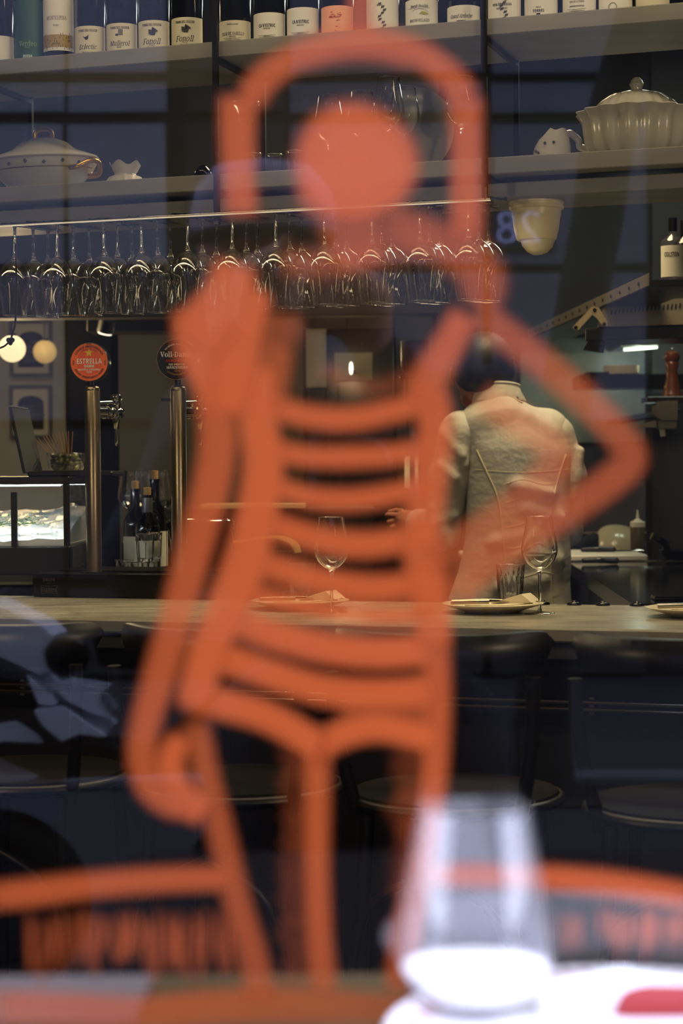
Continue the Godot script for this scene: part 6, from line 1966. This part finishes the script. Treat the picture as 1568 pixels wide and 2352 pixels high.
# ---------------------------------------------------------------- the room behind the bar, left and middle
func build_back_room() -> void:
	var black := mat("frame_black", Color(0.025, 0.025, 0.028), 0.45)
	var zb := -9.9
	var on := func(x: float, y: float, z: float) -> Vector3:
		return at_pane(x, y, -z)
	var pitch := mat("pillar_black", Color(0.02, 0.02, 0.022), 0.9)
	pitch.metallic_specular = 0.1
	# pale grey wall piece with the two pictures
	var wl: Vector3 = on.call(-300, 900, zb)
	var wr: Vector3 = on.call(148, 900, zb)
	struct("wall_picture", box(Vector3(wr.x - wl.x, 3.3, 0.1), 0.002), patterned("picture_wall", noise_texture(61, 0.01, [Color(0.50, 0.50, 0.48), Color(0.56, 0.56, 0.54)]), Vector3.ONE * 0.5, 0.85), Vector3((wr.x + wl.x) / 2, 1.65, zb - 0.08))
	for s in [[22, 736, 119, 864, "upper", "dark arched shape above the glowing globe lamp"], [22, 885, 119, 1006, "lower", "dark arched window shape behind the laptop"]]:
		var a: Vector3 = on.call(s[0], s[1], zb)
		var b: Vector3 = on.call(s[2], s[3], zb)
		var w := b.x - a.x
		var h := a.y - b.y
		var o := thing("framed_picture", "%s framed picture on the grey wall, a %s" % [s[4], s[5]], "picture", Vector3((a.x + b.x) / 2, (a.y + b.y) / 2, zb), Basis(), "framed pictures on the back wall")
		for q: float in [-1.0, 1.0]:
			part(o, "frame", box(Vector3(0.016, h, 0.03), 0.002), mat("frame_grey", Color(0.20, 0.20, 0.21), 0.5), Vector3(q * (w / 2 - 0.008), 0, 0))
			part(o, "frame", box(Vector3(w - 0.032, 0.016, 0.03), 0.002), mat("frame_grey", Color(0.20, 0.20, 0.21), 0.5), Vector3(0, q * (h / 2 - 0.008), 0))
		part(o, "paper", box(Vector3(w - 0.03, h - 0.03, 0.006), 0), mat("picture_paper", Color(0.62, 0.61, 0.57), 0.8), Vector3(0, 0, -0.006))
		var arch := PackedVector2Array()
		var aw := w * 0.31
		arch.append(Vector2(-aw, -h * 0.34))
		arch.append(Vector2(aw, -h * 0.34))
		for k in 13:
			var t := PI * k / 12
			arch.append(Vector2(cos(t) * aw, h * 0.16 + sin(t) * h * 0.14))
		part(o, "print", prism(arch, 0.002), mat("print_dark", Color(0.07, 0.07, 0.085), 0.8), Vector3(0, 0, -0.002))
		for k in 5:
			part(o, "print", body([[Vector3(-0.03, 0, 0), Vector3(0.03, 0, 0), 0.012, 0.006]], 0.005, 0.005), mat("print_mid", Color(0.22, 0.23, 0.26), 0.8), Vector3(rng.randf_range(-0.04, 0.04), h * (0.1 - 0.08 * k), -0.001), Basis.from_scale(Vector3(1, 1, 0.08)))
	# globe lamps
	var globe := mat("globe_glow", Color(0.95, 0.9, 0.78), 0.4)
	globe.emission_enabled = true
	globe.emission = Color(1.0, 0.90, 0.68)
	globe.emission_energy_multiplier = 1.15
	var dim := mat("globe_dim", Color(0.75, 0.66, 0.45), 0.4)
	dim.emission_enabled = true
	dim.emission = Color(1.0, 0.82, 0.5)
	dim.emission_energy_multiplier = 0.30
	for s in [[28, 801, 31, 7.4, globe, "bright round globe lamp hanging at the left edge before the framed pictures", 0.5], [103, 808, 27, 8.6, dim, "dimmer round globe lamp hanging right of the bright globe", 0.12], [797, 866, 20, 9.0, dim, "small dim globe lamp seen behind the painted figure's chest", 0.08]]:
		var p := at(s[0], s[1], s[3])
		var r: float = s[2] * s[3] / FOCAL
		var o := thing("globe_lamp", s[5], "pendant lamp", p, Basis(), "globe lamps in the back room")
		var prof := []
		for k in 17:
			var t := -PI / 2 + PI * k / 16
			prof.append(Vector2(maxf(cos(t) * r, 0.0005), sin(t) * r))
		part(o, "glass_globe", lathe(prof, 28), s[4])
		part(o, "cap", lathe([Vector2(0.001, r * 0.93), Vector2(r * 0.35, r * 0.93), Vector2(r * 0.3, r * 1.15), Vector2(0.001, r * 1.2)], 18), black)
		part(o, "cord", tube([Vector3(0, r, 0), Vector3(0, 3.3 - p.y, 0)], 0.003, 6), black)
		var om := OmniLight3D.new()
		om.name = "globe_light"
		add_child(om, true)
		om.position = p
		om.light_color = Color(1.0, 0.86, 0.62)
		om.light_energy = s[6]
		om.light_size = r * 0.9
		om.omni_range = 14.0
		om.omni_attenuation = 2.0
		om.shadow_enabled = true
	# knotted cord hanging in front
	var kc := thing("knotted_cord", "dark knotted cord hanging in front of the bright globe lamp at the left edge", "cord", at(24, 783, 4.2))
	var c0 := at(24, 783, 4.2)
	var line := []
	for q in [[36, 560], [38, 680], [35, 742], [30, 762], [24, 780], [16, 790], [6, 797], [-20, 806]]:
		line.append(at(q[0], q[1], 4.2) - c0)
	part(kc, "cord", tube(smooth_path(line, 5), 0.0022, 8), mat("cord_grey", Color(0.06, 0.06, 0.07), 0.8))
	var knot := []
	for k in 25:
		var t := TAU * k / 24
		knot.append(Vector3(sin(t) + 2 * sin(2 * t), cos(t) - 2 * cos(2 * t), -sin(3 * t)) * 0.0026)
	part(kc, "knot", tube(knot, 0.0026, 8), mat("cord_grey", Color(0.06, 0.06, 0.07), 0.8))
	# black doorway column and the grey wall right of it
	var zc := -7.6
	var d0: Vector3 = on.call(150, 900, zc)
	var d1: Vector3 = on.call(258, 900, zc)
	struct("pillar", box(Vector3(d1.x - d0.x, 3.3, 0.2), 0.003), pitch, Vector3((d0.x + d1.x) / 2, 1.65, zc - 0.1))
	var g1: Vector3 = on.call(700, 900, -9.6)
	var g0: Vector3 = on.call(200, 900, -9.6)
	struct("wall_middle", box(Vector3(g1.x - g0.x, 3.3, 0.1), 0.002), mat("warm_grey_wall", Color(0.29, 0.28, 0.255), 0.85), Vector3((g0.x + g1.x) / 2, 1.65, -9.65))
	var sl := at(241, 764, 7.3)
	var spot := thing("spotlight", "small bright ceiling spotlight shining beside the black pillar", "lamp", sl)
	var gl := mat("spot_glow", Color(1, 1, 0.95), 0.5)
	gl.emission_enabled = true
	gl.emission = Color(1.0, 0.96, 0.84)
	gl.emission_energy_multiplier = 2.5
	part(spot, "glowing_lens", lathe([Vector2(0.001, -0.004), Vector2(0.026, -0.004), Vector2(0.028, 0.0), Vector2(0.001, 0.002)], 24), gl, Vector3.ZERO, Basis(Vector3.BACK, -0.25) * Basis(Vector3.RIGHT, 0.25))
	part(spot, "housing", lathe([Vector2(0.028, 0.0), Vector2(0.032, 0.002), Vector2(0.032, 0.05), Vector2(0.001, 0.052)], 24), black, Vector3.ZERO, Basis(Vector3.BACK, -0.25) * Basis(Vector3.RIGHT, 0.25))
	part(spot, "stem", tube([Vector3(0, 0.04, 0), Vector3(0, 3.3 - sl.y, 0)], 0.006, 8), black)
	var sp := SpotLight3D.new()
	sp.name = "spot_light"
	add_child(sp, true)
	sp.position = sl + Vector3(0, -0.02, 0.0)
	sp.rotation = Vector3(-PI / 2, 0, 0)
	sp.spot_angle = 50
	sp.light_color = Color(1.0, 0.92, 0.75)
	sp.light_energy = 0.04
	sp.light_size = 0.03
	sp.spot_range = 12.0
	sp.shadow_enabled = true
	# lintel above the doorway
	var li: Vector3 = on.call(300, 740, -7.4)
	var lintel := thing("ceiling_beam", "dark beam box above the doorway behind the beer taps", "beam", Vector3(li.x, li.y, -7.5))
	part(lintel, "box", box(Vector3(0.34, 0.07, 0.2), 0.003), black)
	part(lintel, "hanger", box(Vector3(0.02, 3.3 - li.y, 0.02), 0.001), black, Vector3(0.1, (3.3 - li.y) / 2, 0))
	# dark soffits under the ceiling
	var s0: Vector3 = on.call(-250, 733, -6.75)
	var s1: Vector3 = on.call(1010, 733, -6.75)
	var sof := mat("soffit_dark", Color(0.055, 0.055, 0.062), 0.85)
	struct("trim_1", box(Vector3(s1.x - s0.x, 3.3 - s0.y, 0.12), 0.003), sof, Vector3((s0.x + s1.x) / 2, (3.3 + s0.y) / 2, -6.81))
	var s2: Vector3 = on.call(1000, 764, -8.2)
	var s3: Vector3 = on.call(1720, 764, -8.2)
	struct("trim_2", box(Vector3(s3.x - s2.x, 3.3 - s2.y, 0.08), 0.003), sof, Vector3((s2.x + s3.x) / 2, (3.3 + s2.y) / 2, -8.24))
	# tall dark cabinet with glass door in the middle
	var c1: Vector3 = on.call(696, 900, -8.0)
	var c2: Vector3 = on.call(905, 900, -8.0)
	var top: Vector3 = on.call(720, 755, -8.0)
	var mid: Vector3 = on.call(720, 890, -8.0)
	var cab := thing("tall_cabinet", "tall dark cabinet with a pale sliding panel behind the painted figure's chest", "cabinet", Vector3((c1.x + c2.x) / 2, 0, -8.2))
	part(cab, "body", box(Vector3(c2.x - c1.x, top.y, 0.36), 0.003), mat("cab_dark", Color(0.035, 0.03, 0.03), 0.3), Vector3(0, top.y / 2, 0))
	var pw := (c2.x - c1.x)
	part(cab, "panel", box(Vector3(0.085, top.y - mid.y, 0.012), 0.002), mat("cab_pale", Color(0.42, 0.38, 0.32), 0.6), Vector3(-pw / 2 + 0.055, (top.y + mid.y) / 2, 0.187))
	part(cab, "panel", box(Vector3(0.16, 0.12, 0.012), 0.002), mat("cab_pale", Color(0.42, 0.38, 0.32), 0.6), Vector3(0.02, top.y - 0.16, 0.187))
	for x: float in [-pw / 2 + 0.10, -pw / 2 + 0.15, -pw / 2 + 0.018]:
		part(cab, "door_rail", box(Vector3(0.012, mid.y, 0.014), 0.002), mat("cab_rail", Color(0.20, 0.17, 0.14), 0.3, 0.6), Vector3(x, mid.y / 2, 0.188))
	var sc := at(806, 846, 7.6)
	var scn := thing("wall_lamp", "narrow upright glowing wall lamp beside the small dim globe", "lamp", sc)
	part(scn, "glowing_shade", lathe([Vector2(0.001, -0.026), Vector2(0.006, -0.02), Vector2(0.008, 0), Vector2(0.006, 0.02), Vector2(0.001, 0.026)], 16), gl)
	part(scn, "arm", box(Vector3(0.008, 0.008, 0.44), 0.001), black, Vector3(0.01, 0, -0.22))
	var sol := OmniLight3D.new()
	sol.name = "wall_lamp_light"
	add_child(sol, true)
	sol.position = sc
	sol.light_color = Color(1.0, 0.9, 0.65)
	sol.light_energy = 0.05
	sol.light_size = 0.01
	sol.omni_range = 10.0
	sol.omni_attenuation = 2.0
	sol.shadow_enabled = true
	# stacked bowls on a post between the cabinet and the cook
	var st := at(956, 862, 6.9)
	var post := thing("bowl_stand", "slim steel stand between the dark cabinet and the cook that carries a stack of bowls", "stand", Vector3(st.x, 0, st.z))
	part(post, "base", lathe([Vector2(0.001, 0), Vector2(0.11, 0), Vector2(0.11, 0.012), Vector2(0.02, 0.02), Vector2(0.001, 0.02)], 28), steel_dark())
	for x: float in [-0.035, 0.0, 0.032]:
		part(post, "tube", tube([Vector3(x, 0.01, 0), Vector3(x, st.y - 0.012, 0)], 0.008, 10), mat("cab_rail", Color(0.20, 0.17, 0.14), 0.3, 0.6))
	part(post, "plate", box(Vector3(0.12, 0.012, 0.12), 0.002), steel_dark(), Vector3(0, st.y - 0.006, 0))
	var bowl := lathe([Vector2(0.001, 0.001), Vector2(0.035, 0), Vector2(0.052, 0.020), Vector2(0.056, 0.040), Vector2(0.054, 0.040), Vector2(0.049, 0.020), Vector2(0.001, 0.006)], 32)
	for k in 9:
		solo("stacked_bowl", "small ringed bowl in the tall stack beside the cook's head, %s from the bottom" % ["first", "second", "third", "fourth", "fifth", "sixth", "seventh", "eighth", "ninth"][k], "bowl", bowl, mat("bowl_brown", Color(0.24, 0.15, 0.10), 0.3), Vector3(st.x, st.y + k * 0.0105, st.z), Basis(), "bowls stacked beside the cook")
	for k in 2:
		var tp := Vector3(st.x - 0.035 + k * 0.034, at(940, 1085, 6.9).y, st.z + 0.0088)
		solo("order_slip", "white paper order slip hanging on the slim stand beside the cook, %s of two" % ["left", "right"][k], "paper", box(Vector3(0.020 - 0.008 * k, 0.12, 0.002), 0), mat("paper_napkin", Color(0.90, 0.85, 0.73), 0.9), tp, Basis(), "order slips on the stand")
	# dark cupboards closing the middle of the view
	var dk := mat("cupboard_dark", Color(0.05, 0.04, 0.035), 0.45)
	var e0: Vector3 = on.call(905, 900, -8.3)
	var e1: Vector3 = on.call(1190, 900, -8.3)
	var cu := thing("wall_cupboard", "dark brown wall of cupboards behind the cook", "cabinet", Vector3((e0.x + e1.x) / 2, 0, -8.42))
	part(cu, "body", box(Vector3(e1.x - e0.x, 2.4, 0.25), 0.003), dk, Vector3(0, 1.2, 0))
	for k in 3:
		var door := part(cu, "door", box(Vector3((e1.x - e0.x) / 3 - 0.01, 1.2, 0.02), 0.003), dk, Vector3((k - 1) * (e1.x - e0.x) / 3, 1.65, 0.135))
		part(door, "handle", box(Vector3(0.01, 0.12, 0.015), 0.002), mat("chrome", Color(0.70, 0.68, 0.64), 0.10, 1.0), Vector3(0.05, -0.4, 0.016))


# ---------------------------------------------------------------- the cook
func build_chef() -> void:
	var o3 := at(1165, 1070, 6.0)
	var t := thing("person", "cook in a pale kitchen jacket seen from behind, head bowed to the left", "person", Vector3(o3.x, 0, o3.z))
	var skin := mat("cook_skin", Color(0.62, 0.38, 0.28), 0.6)
	skin.subsurf_scatter_enabled = true
	skin.subsurf_scatter_strength = 0.1
	var head := Vector3(-0.075, 1.690, -0.055)
	var bones := [
		[head + Vector3(0.0, 0.025, 0.02), head + Vector3(-0.01, 0.01, -0.045), 0.088, 0.080],
		[head + Vector3(-0.02, -0.05, -0.06), head + Vector3(-0.03, -0.075, -0.075), 0.055, 0.035],
		[Vector3(-0.02, 1.57, -0.01), head + Vector3(0.0, -0.03, 0.0), 0.062, 0.060],
		[head + Vector3(-0.045, -0.005, -0.125), head + Vector3(-0.05, -0.025, -0.140), 0.012, 0.014],
		# forearms and hands
		[Vector3(-0.225, 1.205, -0.08), Vector3(-0.300, 1.220, -0.19), 0.040, 0.029],
		[Vector3(-0.300, 1.220, -0.19), Vector3(-0.318, 1.222, -0.225), 0.030, 0.034],
		[Vector3(0.175, 1.195, -0.09), Vector3(0.02, 1.19, -0.28), 0.040, 0.029],
		[Vector3(0.02, 1.19, -0.28), Vector3(-0.02, 1.19, -0.30), 0.030, 0.034],
	]
	var figure := part(t, "body", body(bones, 0.006, 0.02), skin)
	var fingers := []
	for h in [[Vector3(-0.320, 1.226, -0.235), Vector3(-0.55, 0.05, -0.75)], [Vector3(-0.025, 1.19, -0.305), Vector3(-0.8, -0.1, -0.5)]]:
		var d: Vector3 = h[1].normalized()
		var side := d.cross(Vector3.UP).normalized()
		for k in 4:
			var r: Vector3 = h[0] + Vector3(0, 0.024 - k * 0.017, 0) + d * 0.01
			var len1: float = [0.030, 0.034, 0.032, 0.025][k]
			var m := r + d * len1
			var e := m + (d * 0.6 - side * 0.7 + Vector3(0, -0.15, 0)).normalized() * len1 * 0.8
			fingers.append([r, m, 0.0095, 0.0085])
			fingers.append([m, e, 0.0085, 0.007])
		fingers.append([h[0] + Vector3(0, 0.010, 0) - side * 0.02, h[0] + d * 0.03 - side * 0.045 + Vector3(0, 0.012, 0), 0.011, 0.0085])
	part(t, "hands", body(fingers, 0.0035, 0.006), skin)
	for s: float in [-1.0, 1.0]:
		var ear := head + Vector3(s * 0.088 - 0.004, -0.012, -0.01)
		part(t, "ear", body([[ear + Vector3(0, 0.022, 0.004), ear + Vector3(0, -0.002, 0.008), 0.011, 0.010], [ear + Vector3(0, -0.002, 0.008), ear + Vector3(-s * 0.003, -0.022, -0.002), 0.009, 0.006]], 0.004, 0.006), skin)
	# hair
	var hb := [
		[head + Vector3(0.004, 0.036, 0.024), head + Vector3(-0.006, 0.034, -0.045), 0.094, 0.082],
		[head + Vector3(0.0, -0.02, 0.045), head + Vector3(0.012, -0.04, 0.052), 0.062, 0.042],
		[head + Vector3(0.055, 0.0, 0.02), head + Vector3(0.05, -0.03, 0.02), 0.045, 0.035],
		[head + Vector3(-0.05, 0.01, 0.015), head + Vector3(-0.05, -0.01, 0.02), 0.046, 0.035],
	]
	var hair := mat("cook_hair", Color(0.035, 0.028, 0.03), 0.55)
	var hm := part(t, "hair", body(hb, 0.006, 0.03), hair)
	var tuft := begin()
	for k in 900:
		var a := rng.randf() * TAU
		var v := rng.randf_range(-0.25, 1.0)
		var dir := Vector3(cos(a) * sqrt(1 - v * v * 0.9), v, sin(a) * sqrt(1 - v * v * 0.9))
		if dir.z < -0.55 and v < 0.4:
			continue
		var base := head + Vector3(0, 0.036, 0.0)
		var q := base + dir * 0.2
		for n in 14:
			var f := field(q, hb, 0.03)
			q -= dir * f * 0.9
		var tip := (dir + Vector3(rng.randf_range(-0.7, 0.7), 0.2, rng.randf_range(-0.7, 0.7))).normalized() * rng.randf_range(0.005, 0.012)
		var sd := dir.cross(tip).normalized() * 0.0012
		tri(tuft, [q - sd, q + sd, q + tip], [dir, dir, dir])
	part(hm, "hair_tips", tuft.commit(), hair).set_meta("kind", "stuff")
	# jacket
	var cloth := mat("cook_jacket", Color(0.69, 0.68, 0.63), 0.85)
	cloth.rim_enabled = true
	cloth.rim = 0.2
	cloth.uv1_triplanar = true
	cloth.uv1_scale = Vector3.ONE * 5.0
	cloth.normal_enabled = true
	cloth.normal_texture = bump_texture(71, 0.012, 6.0, 512, 3)
	cloth.normal_scale = 0.7
	var jk := [
		[Vector3(-0.085, 1.520, -0.01), Vector3(0.120, 1.500, 0.0), 0.072, 0.076],
		[Vector3(-0.025, 1.600, -0.02), Vector3(-0.02, 1.54, 0.0), 0.070, 0.10],
		[Vector3(-0.020, 1.44, 0.005), Vector3(-0.030, 1.10, -0.010), 0.104, 0.104],
		[Vector3(-0.030, 1.10, -0.010), Vector3(-0.095, 0.90, -0.01), 0.104, 0.116],
		[Vector3(0.100, 1.42, 0.005), Vector3(0.082, 1.10, 0.0), 0.106, 0.106],
		[Vector3(0.082, 1.10, 0.0), Vector3(0.090, 0.90, 0.0), 0.106, 0.112],
		[Vector3(0.038, 1.44, 0.012), Vector3(0.026, 0.95, 0.0), 0.108, 0.112],
		[Vector3(-0.090, 0.78, -0.01), Vector3(0.085, 0.78, 0.0), 0.125, 0.118],
	]
	var sl := [
		[Vector3(-0.145, 1.500, -0.01), Vector3(-0.180, 1.36, -0.02), 0.070, 0.064],
		[Vector3(-0.180, 1.36, -0.02), Vector3(-0.205, 1.185, -0.045), 0.064, 0.055],
		[Vector3(-0.205, 1.185, -0.045), Vector3(-0.245, 1.205, -0.115), 0.055, 0.050],
	]
	var sr := [
		[Vector3(0.140, 1.485, 0.0), Vector3(0.185, 1.36, -0.01), 0.072, 0.062],
		[Vector3(0.185, 1.36, -0.01), Vector3(0.185, 1.19, -0.05), 0.060, 0.052],
		[Vector3(0.185, 1.19, -0.05), Vector3(0.12, 1.19, -0.16), 0.052, 0.048],
		[Vector3(0.225, 1.44, 0.03), Vector3(0.200, 1.30, 0.035), 0.014, 0.010],
	]
	sl.append_array([
		[Vector3(-0.165, 1.545, 0.030), Vector3(-0.135, 1.40, 0.045), 0.014, 0.010],
		[Vector3(-0.205, 1.50, 0.030), Vector3(-0.145, 1.43, 0.055), 0.013, 0.009],
		[Vector3(-0.215, 1.40, 0.035), Vector3(-0.165, 1.36, 0.045), 0.011, 0.008],
		[Vector3(-0.235, 1.27, 0.0), Vector3(-0.185, 1.15, 0.0), 0.014, 0.010],
		[Vector3(-0.235, 1.22, 0.005), Vector3(-0.170, 1.24, 0.01), 0.012, 0.008],
		[Vector3(-0.262, 1.235, -0.08), Vector3(-0.20, 1.165, -0.01), 0.018, 0.012],
	])
	jk.append_array([
		[Vector3(0.06, 1.545, 0.070), Vector3(0.13, 1.50, 0.070), 0.012, 0.010],
		[Vector3(0.02, 1.335, 0.125), Vector3(0.13, 1.31, 0.118), 0.009, 0.006],
		[Vector3(0.05, 1.265, 0.112), Vector3(0.16, 1.235, 0.090), 0.010, 0.006],
		[Vector3(-0.05, 1.16, 0.098), Vector3(0.06, 1.185, 0.106), 0.009, 0.006],
		[Vector3(0.04, 1.125, 0.106), Vector3(0.15, 1.105, 0.090), 0.010, 0.006],
		[Vector3(-0.03, 1.02, 0.106), Vector3(0.10, 1.045, 0.108), 0.010, 0.006],
	])
	var jacket := part(t, "jacket", body(jk, 0.0075, 0.035), cloth)
	part(jacket, "sleeve", body(sl, 0.006, 0.02), cloth)
	part(jacket, "sleeve", body(sr, 0.006, 0.02), cloth)
	part(jacket, "cuff", body([[Vector3(-0.238, 1.208, -0.10), Vector3(-0.270, 1.214, -0.145), 0.050, 0.047]], 0.006, 0.01), cloth)
	# stand-up collar
	var rows := []
	var st := begin()
	for k in 4:
		var row := []
		for j in 37:
			var a := TAU * j / 36
			var u := k / 3.0
			var r := lerpf(0.080, 0.066, u) + (0.004 if k == 3 else 0.0)
			row.append(Vector3(-0.022 - 0.012 * u + cos(a) * r * 1.08, 1.592 + 0.052 * u + sin(a) * 0.012, -0.015 - 0.015 * u + sin(a) * r * 0.95))
		rows.append(row)
	for k in 3:
		for j in 36:
			var n := Vector3(rows[k][j].x + 0.03, 0.02, rows[k][j].z + 0.02).normalized()
			var n2 := Vector3(rows[k][j + 1].x + 0.03, 0.02, rows[k][j + 1].z + 0.02).normalized()
			quad(st, rows[k][j], rows[k][j + 1], rows[k + 1][j + 1], rows[k + 1][j], n, n2, n2, n)
	var collar := part(jacket, "collar", st.commit(), cloth)
	part(collar, "collar_edge", tube(rows[3], 0.0045, 8), cloth)
	# seams laid on the back
	var all_cloth := jk + sl + sr
	var seam_m := mat("jacket_seam", Color(0.72, 0.69, 0.58), 0.9)
	var on_back := func(x: float, y: float) -> Vector3:
		var q := Vector3(x, y, 0.30)
		for n in 24:
			q.z = maxf(q.z - field(q, all_cloth, 0.035) * 0.9, 0.0)
		return q
	for s in [[[-0.100, 1.445], [-0.070, 1.375], [-0.040, 1.30], [-0.026, 1.20], [-0.020, 1.08], [-0.022, 0.90]], [[0.175, 1.43], [0.150, 1.36], [0.125, 1.26], [0.122, 1.12], [0.130, 0.92]]]:
		var line := []
		for p in smooth_path(s.map(func(v): return Vector2(v[0], v[1])), 8):
			line.append(on_back.call(p.x, p.y))
		part(jacket, "seam", tube(line, 0.0028, 6), seam_m)
	var yoke := []
	for k in 21:
		yoke.append(on_back.call(lerpf(-0.105, 0.185, k / 20.0), 1.385 - 0.010 * sin(PI * k / 20.0)))
	part(jacket, "seam", tube(yoke, 0.0013, 6), seam_m)
	for y: float in [1.345, 1.29, 1.215, 1.15, 1.06]:
		var w := []
		for k in 13:
			var x := lerpf(-0.01, 0.13, k / 12.0)
			w.append(on_back.call(x, y + 0.008 * sin(k * 0.5 + y * 9.0)))
		part(jacket, "crease", tube(w, 0.0018, 6), seam_m)
	var tab: Vector3 = on_back.call(0.030, 1.602)
	part(jacket, "hanging_loop", tube(smooth_path([tab + Vector3(-0.012, 0.008, 0.002), tab + Vector3(0.0, -0.004, 0.007), tab + Vector3(0.014, -0.010, 0.002)], 5), 0.003, 6), seam_m)
	part(jacket, "loop_dark_dot", lathe([Vector2(0.001, 0.003), Vector2(0.005, 0.002), Vector2(0.0055, -0.002)], 12), mat("label_ink", Color(0.05, 0.05, 0.05), 0.8), tab + Vector3(-0.002, 0.003, 0.001), Basis(Vector3.RIGHT, PI / 2))  # small dark dot at the hanging loop
	part(jacket, "cuff_slit", body([[Vector3(-0.248, 1.325, -0.01), Vector3(-0.243, 1.305, 0.004), 0.004, 0.005]], 0.003, 0.003), mat("label_ink", Color(0.05, 0.05, 0.05), 0.8), Vector3(0.004, 0, 0.012))
	# trousers and shoes, mostly hidden by the counter
	var legs := []
	for s: float in [-1.0, 1.0]:
		legs.append([Vector3(s * 0.09, 0.85, 0), Vector3(s * 0.10, 0.48, 0.0), 0.105, 0.075])
		legs.append([Vector3(s * 0.10, 0.48, 0), Vector3(s * 0.11, 0.09, 0.02), 0.075, 0.055])
	part(t, "trousers", body(legs, 0.02, 0.04), mat("cook_trousers", Color(0.05, 0.05, 0.055), 0.9))
	for s: float in [-1.0, 1.0]:
		part(t, "shoe", body([[Vector3(0, 0.05, 0.03), Vector3(0, 0.04, -0.13), 0.05, 0.038]], 0.012, 0.02), mat("shoe_black", Color(0.03, 0.03, 0.03), 0.6), Vector3(s * 0.11, 0, 0))


# ---------------------------------------------------------------- close to the lens: the sill inside, the table outside
func build_ledge() -> void:
	var hs := 1.045
	var sill := thing("window_sill", "dark brown wooden sill board behind the window glass", "sill", Vector3(0, 0, -PANE))
	sill.set_meta("kind", "structure")
	part(sill, "board", box(Vector3(1.8, 0.028, 0.17), 0.004), mat("sill_brown", Color(0.13, 0.075, 0.05), 0.4), Vector3(0.1, hs - 0.014, -0.100))
	var c := at_pane(95, 2290, PANE + 0.12)
	solo("menu_card", "pale grey card lying on the sill at the bottom left corner", "card", box(Vector3(0.15, 0.003, 0.11), 0.0005), mat("card_grey", Color(0.42, 0.38, 0.37), 0.8), Vector3(c.x - 0.005, hs + 0.0017, -PANE - 0.115))
	# a narrow table outside carries the dish, the dish carries the glass
	var ht := 1.072
	var table := thing("high_table", "narrow dark high table outside the window, below the fluted dish", "table", Vector3(0.25, 0, -0.88))
	part(table, "tabletop", box(Vector3(0.9, 0.03, 0.40), 0.005), mat("ledge_dark", Color(0.10, 0.055, 0.04), 0.4), Vector3(0, ht - 0.015, 0))
	for x: float in [-0.4, 0.4]:
		for z: float in [-0.16, 0.16]:
			part(table, "leg", box(Vector3(0.04, ht - 0.03, 0.04), 0.004), mat("frame_metal", Color(0.05, 0.05, 0.055), 0.4, 0.5), Vector3(x, (ht - 0.03) / 2, z))
	var h := ht + 0.0075
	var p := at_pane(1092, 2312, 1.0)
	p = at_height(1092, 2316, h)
	var dc := Vector3(p.x + 0.080, ht, p.z + 0.078)
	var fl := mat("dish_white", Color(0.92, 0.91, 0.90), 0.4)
	var dish := thing("fluted_dish", "white round fluted dish, very blurred, at the bottom right corner", "dish", dc)
	part(dish, "bowl", lathe([Vector2(0.001, 0.002), Vector2(0.110, 0.0), Vector2(0.118, 0.003), Vector2(0.132, 0.015), Vector2(0.134, 0.017), Vector2(0.130, 0.017), Vector2(0.114, 0.0075), Vector2(0.001, 0.007)], 160, 52, 0.008, 0.003, 0.03), fl)
	for k in 34:
		var a := lerpf(0.05, PI * 0.95, k / 33.0)
		part(dish, "printed_stripe", box(Vector3(0.004, 0.0006, 0.013), 0), mat("stripe_red", Color(0.55, 0.12, 0.10), 0.6), Vector3(cos(a) * 0.1225, 0.0128, -sin(a) * 0.1225), Basis(Vector3.UP, a - PI / 2) * Basis(Vector3.RIGHT, 0.53))
	var g := thing("stemless_glass", "large blurred stemless glass with an added white filling for refraction, standing on the white dish", "glass", p)
	var inner := [[0.001, 0.005], [0.026, 0.006], [0.037, 0.013], [0.0420, 0.025], [0.0410, 0.046], [0.0358, 0.076], [0.0305, 0.105], [0.0290, 0.112]]
	var outer := [[0.0302, 0.1125], [0.0320, 0.105], [0.0372, 0.076], [0.0426, 0.046], [0.0438, 0.031], [0.039, 0.012], [0.031, 0.003], [0.027, 0.0], [0.001, 0.0005]]
	var prof := []
	for q in inner + outer:
		prof.append(Vector2(q[0], q[1]))
	prof.reverse()
	for k in prof.size():
		prof[k] *= Vector2(1.06, 1.06)
	part(g, "wall", lathe(prof, 56), pane_glass("veiled_glass", 0.035))  # slight white in the wall stands in for reflected sky
	part(g, "added_white_filling", lathe([Vector2(0.001, 0.006), Vector2(0.0265, 0.0075), Vector2(0.0385, 0.0155), Vector2(0.0432, 0.0235), Vector2(0.0425, 0.0250), Vector2(0.001, 0.0225)], 56), mat("dish_white", Color(0.92, 0.91, 0.90), 0.4))  # opaque white added in place of the bright dish refracted through the glass
	var n := at_height(1430, 2285, ht + 0.02)
	var nap := thing("rolled_napkin", "rolled red and white paper napkin, very blurred, behind the white fluted dish", "napkin", Vector3(n.x, ht, n.z - 0.012))
	part(nap, "roll", body([[Vector3(-0.040, 0.014, 0.004), Vector3(0.0, 0.017, 0), 0.011, 0.014], [Vector3(0, 0.017, 0), Vector3(0.05, 0.014, 0.002), 0.014, 0.011]], 0.003, 0.006), fl)
	part(nap, "red_band", body([[Vector3(0.0, 0.0175, 0.002), Vector3(0.055, 0.0165, 0.004), 0.0135, 0.0115]], 0.003, 0.006), mat("stripe_red", Color(0.55, 0.12, 0.10), 0.6), Vector3(0.004, -0.004, 0.004))
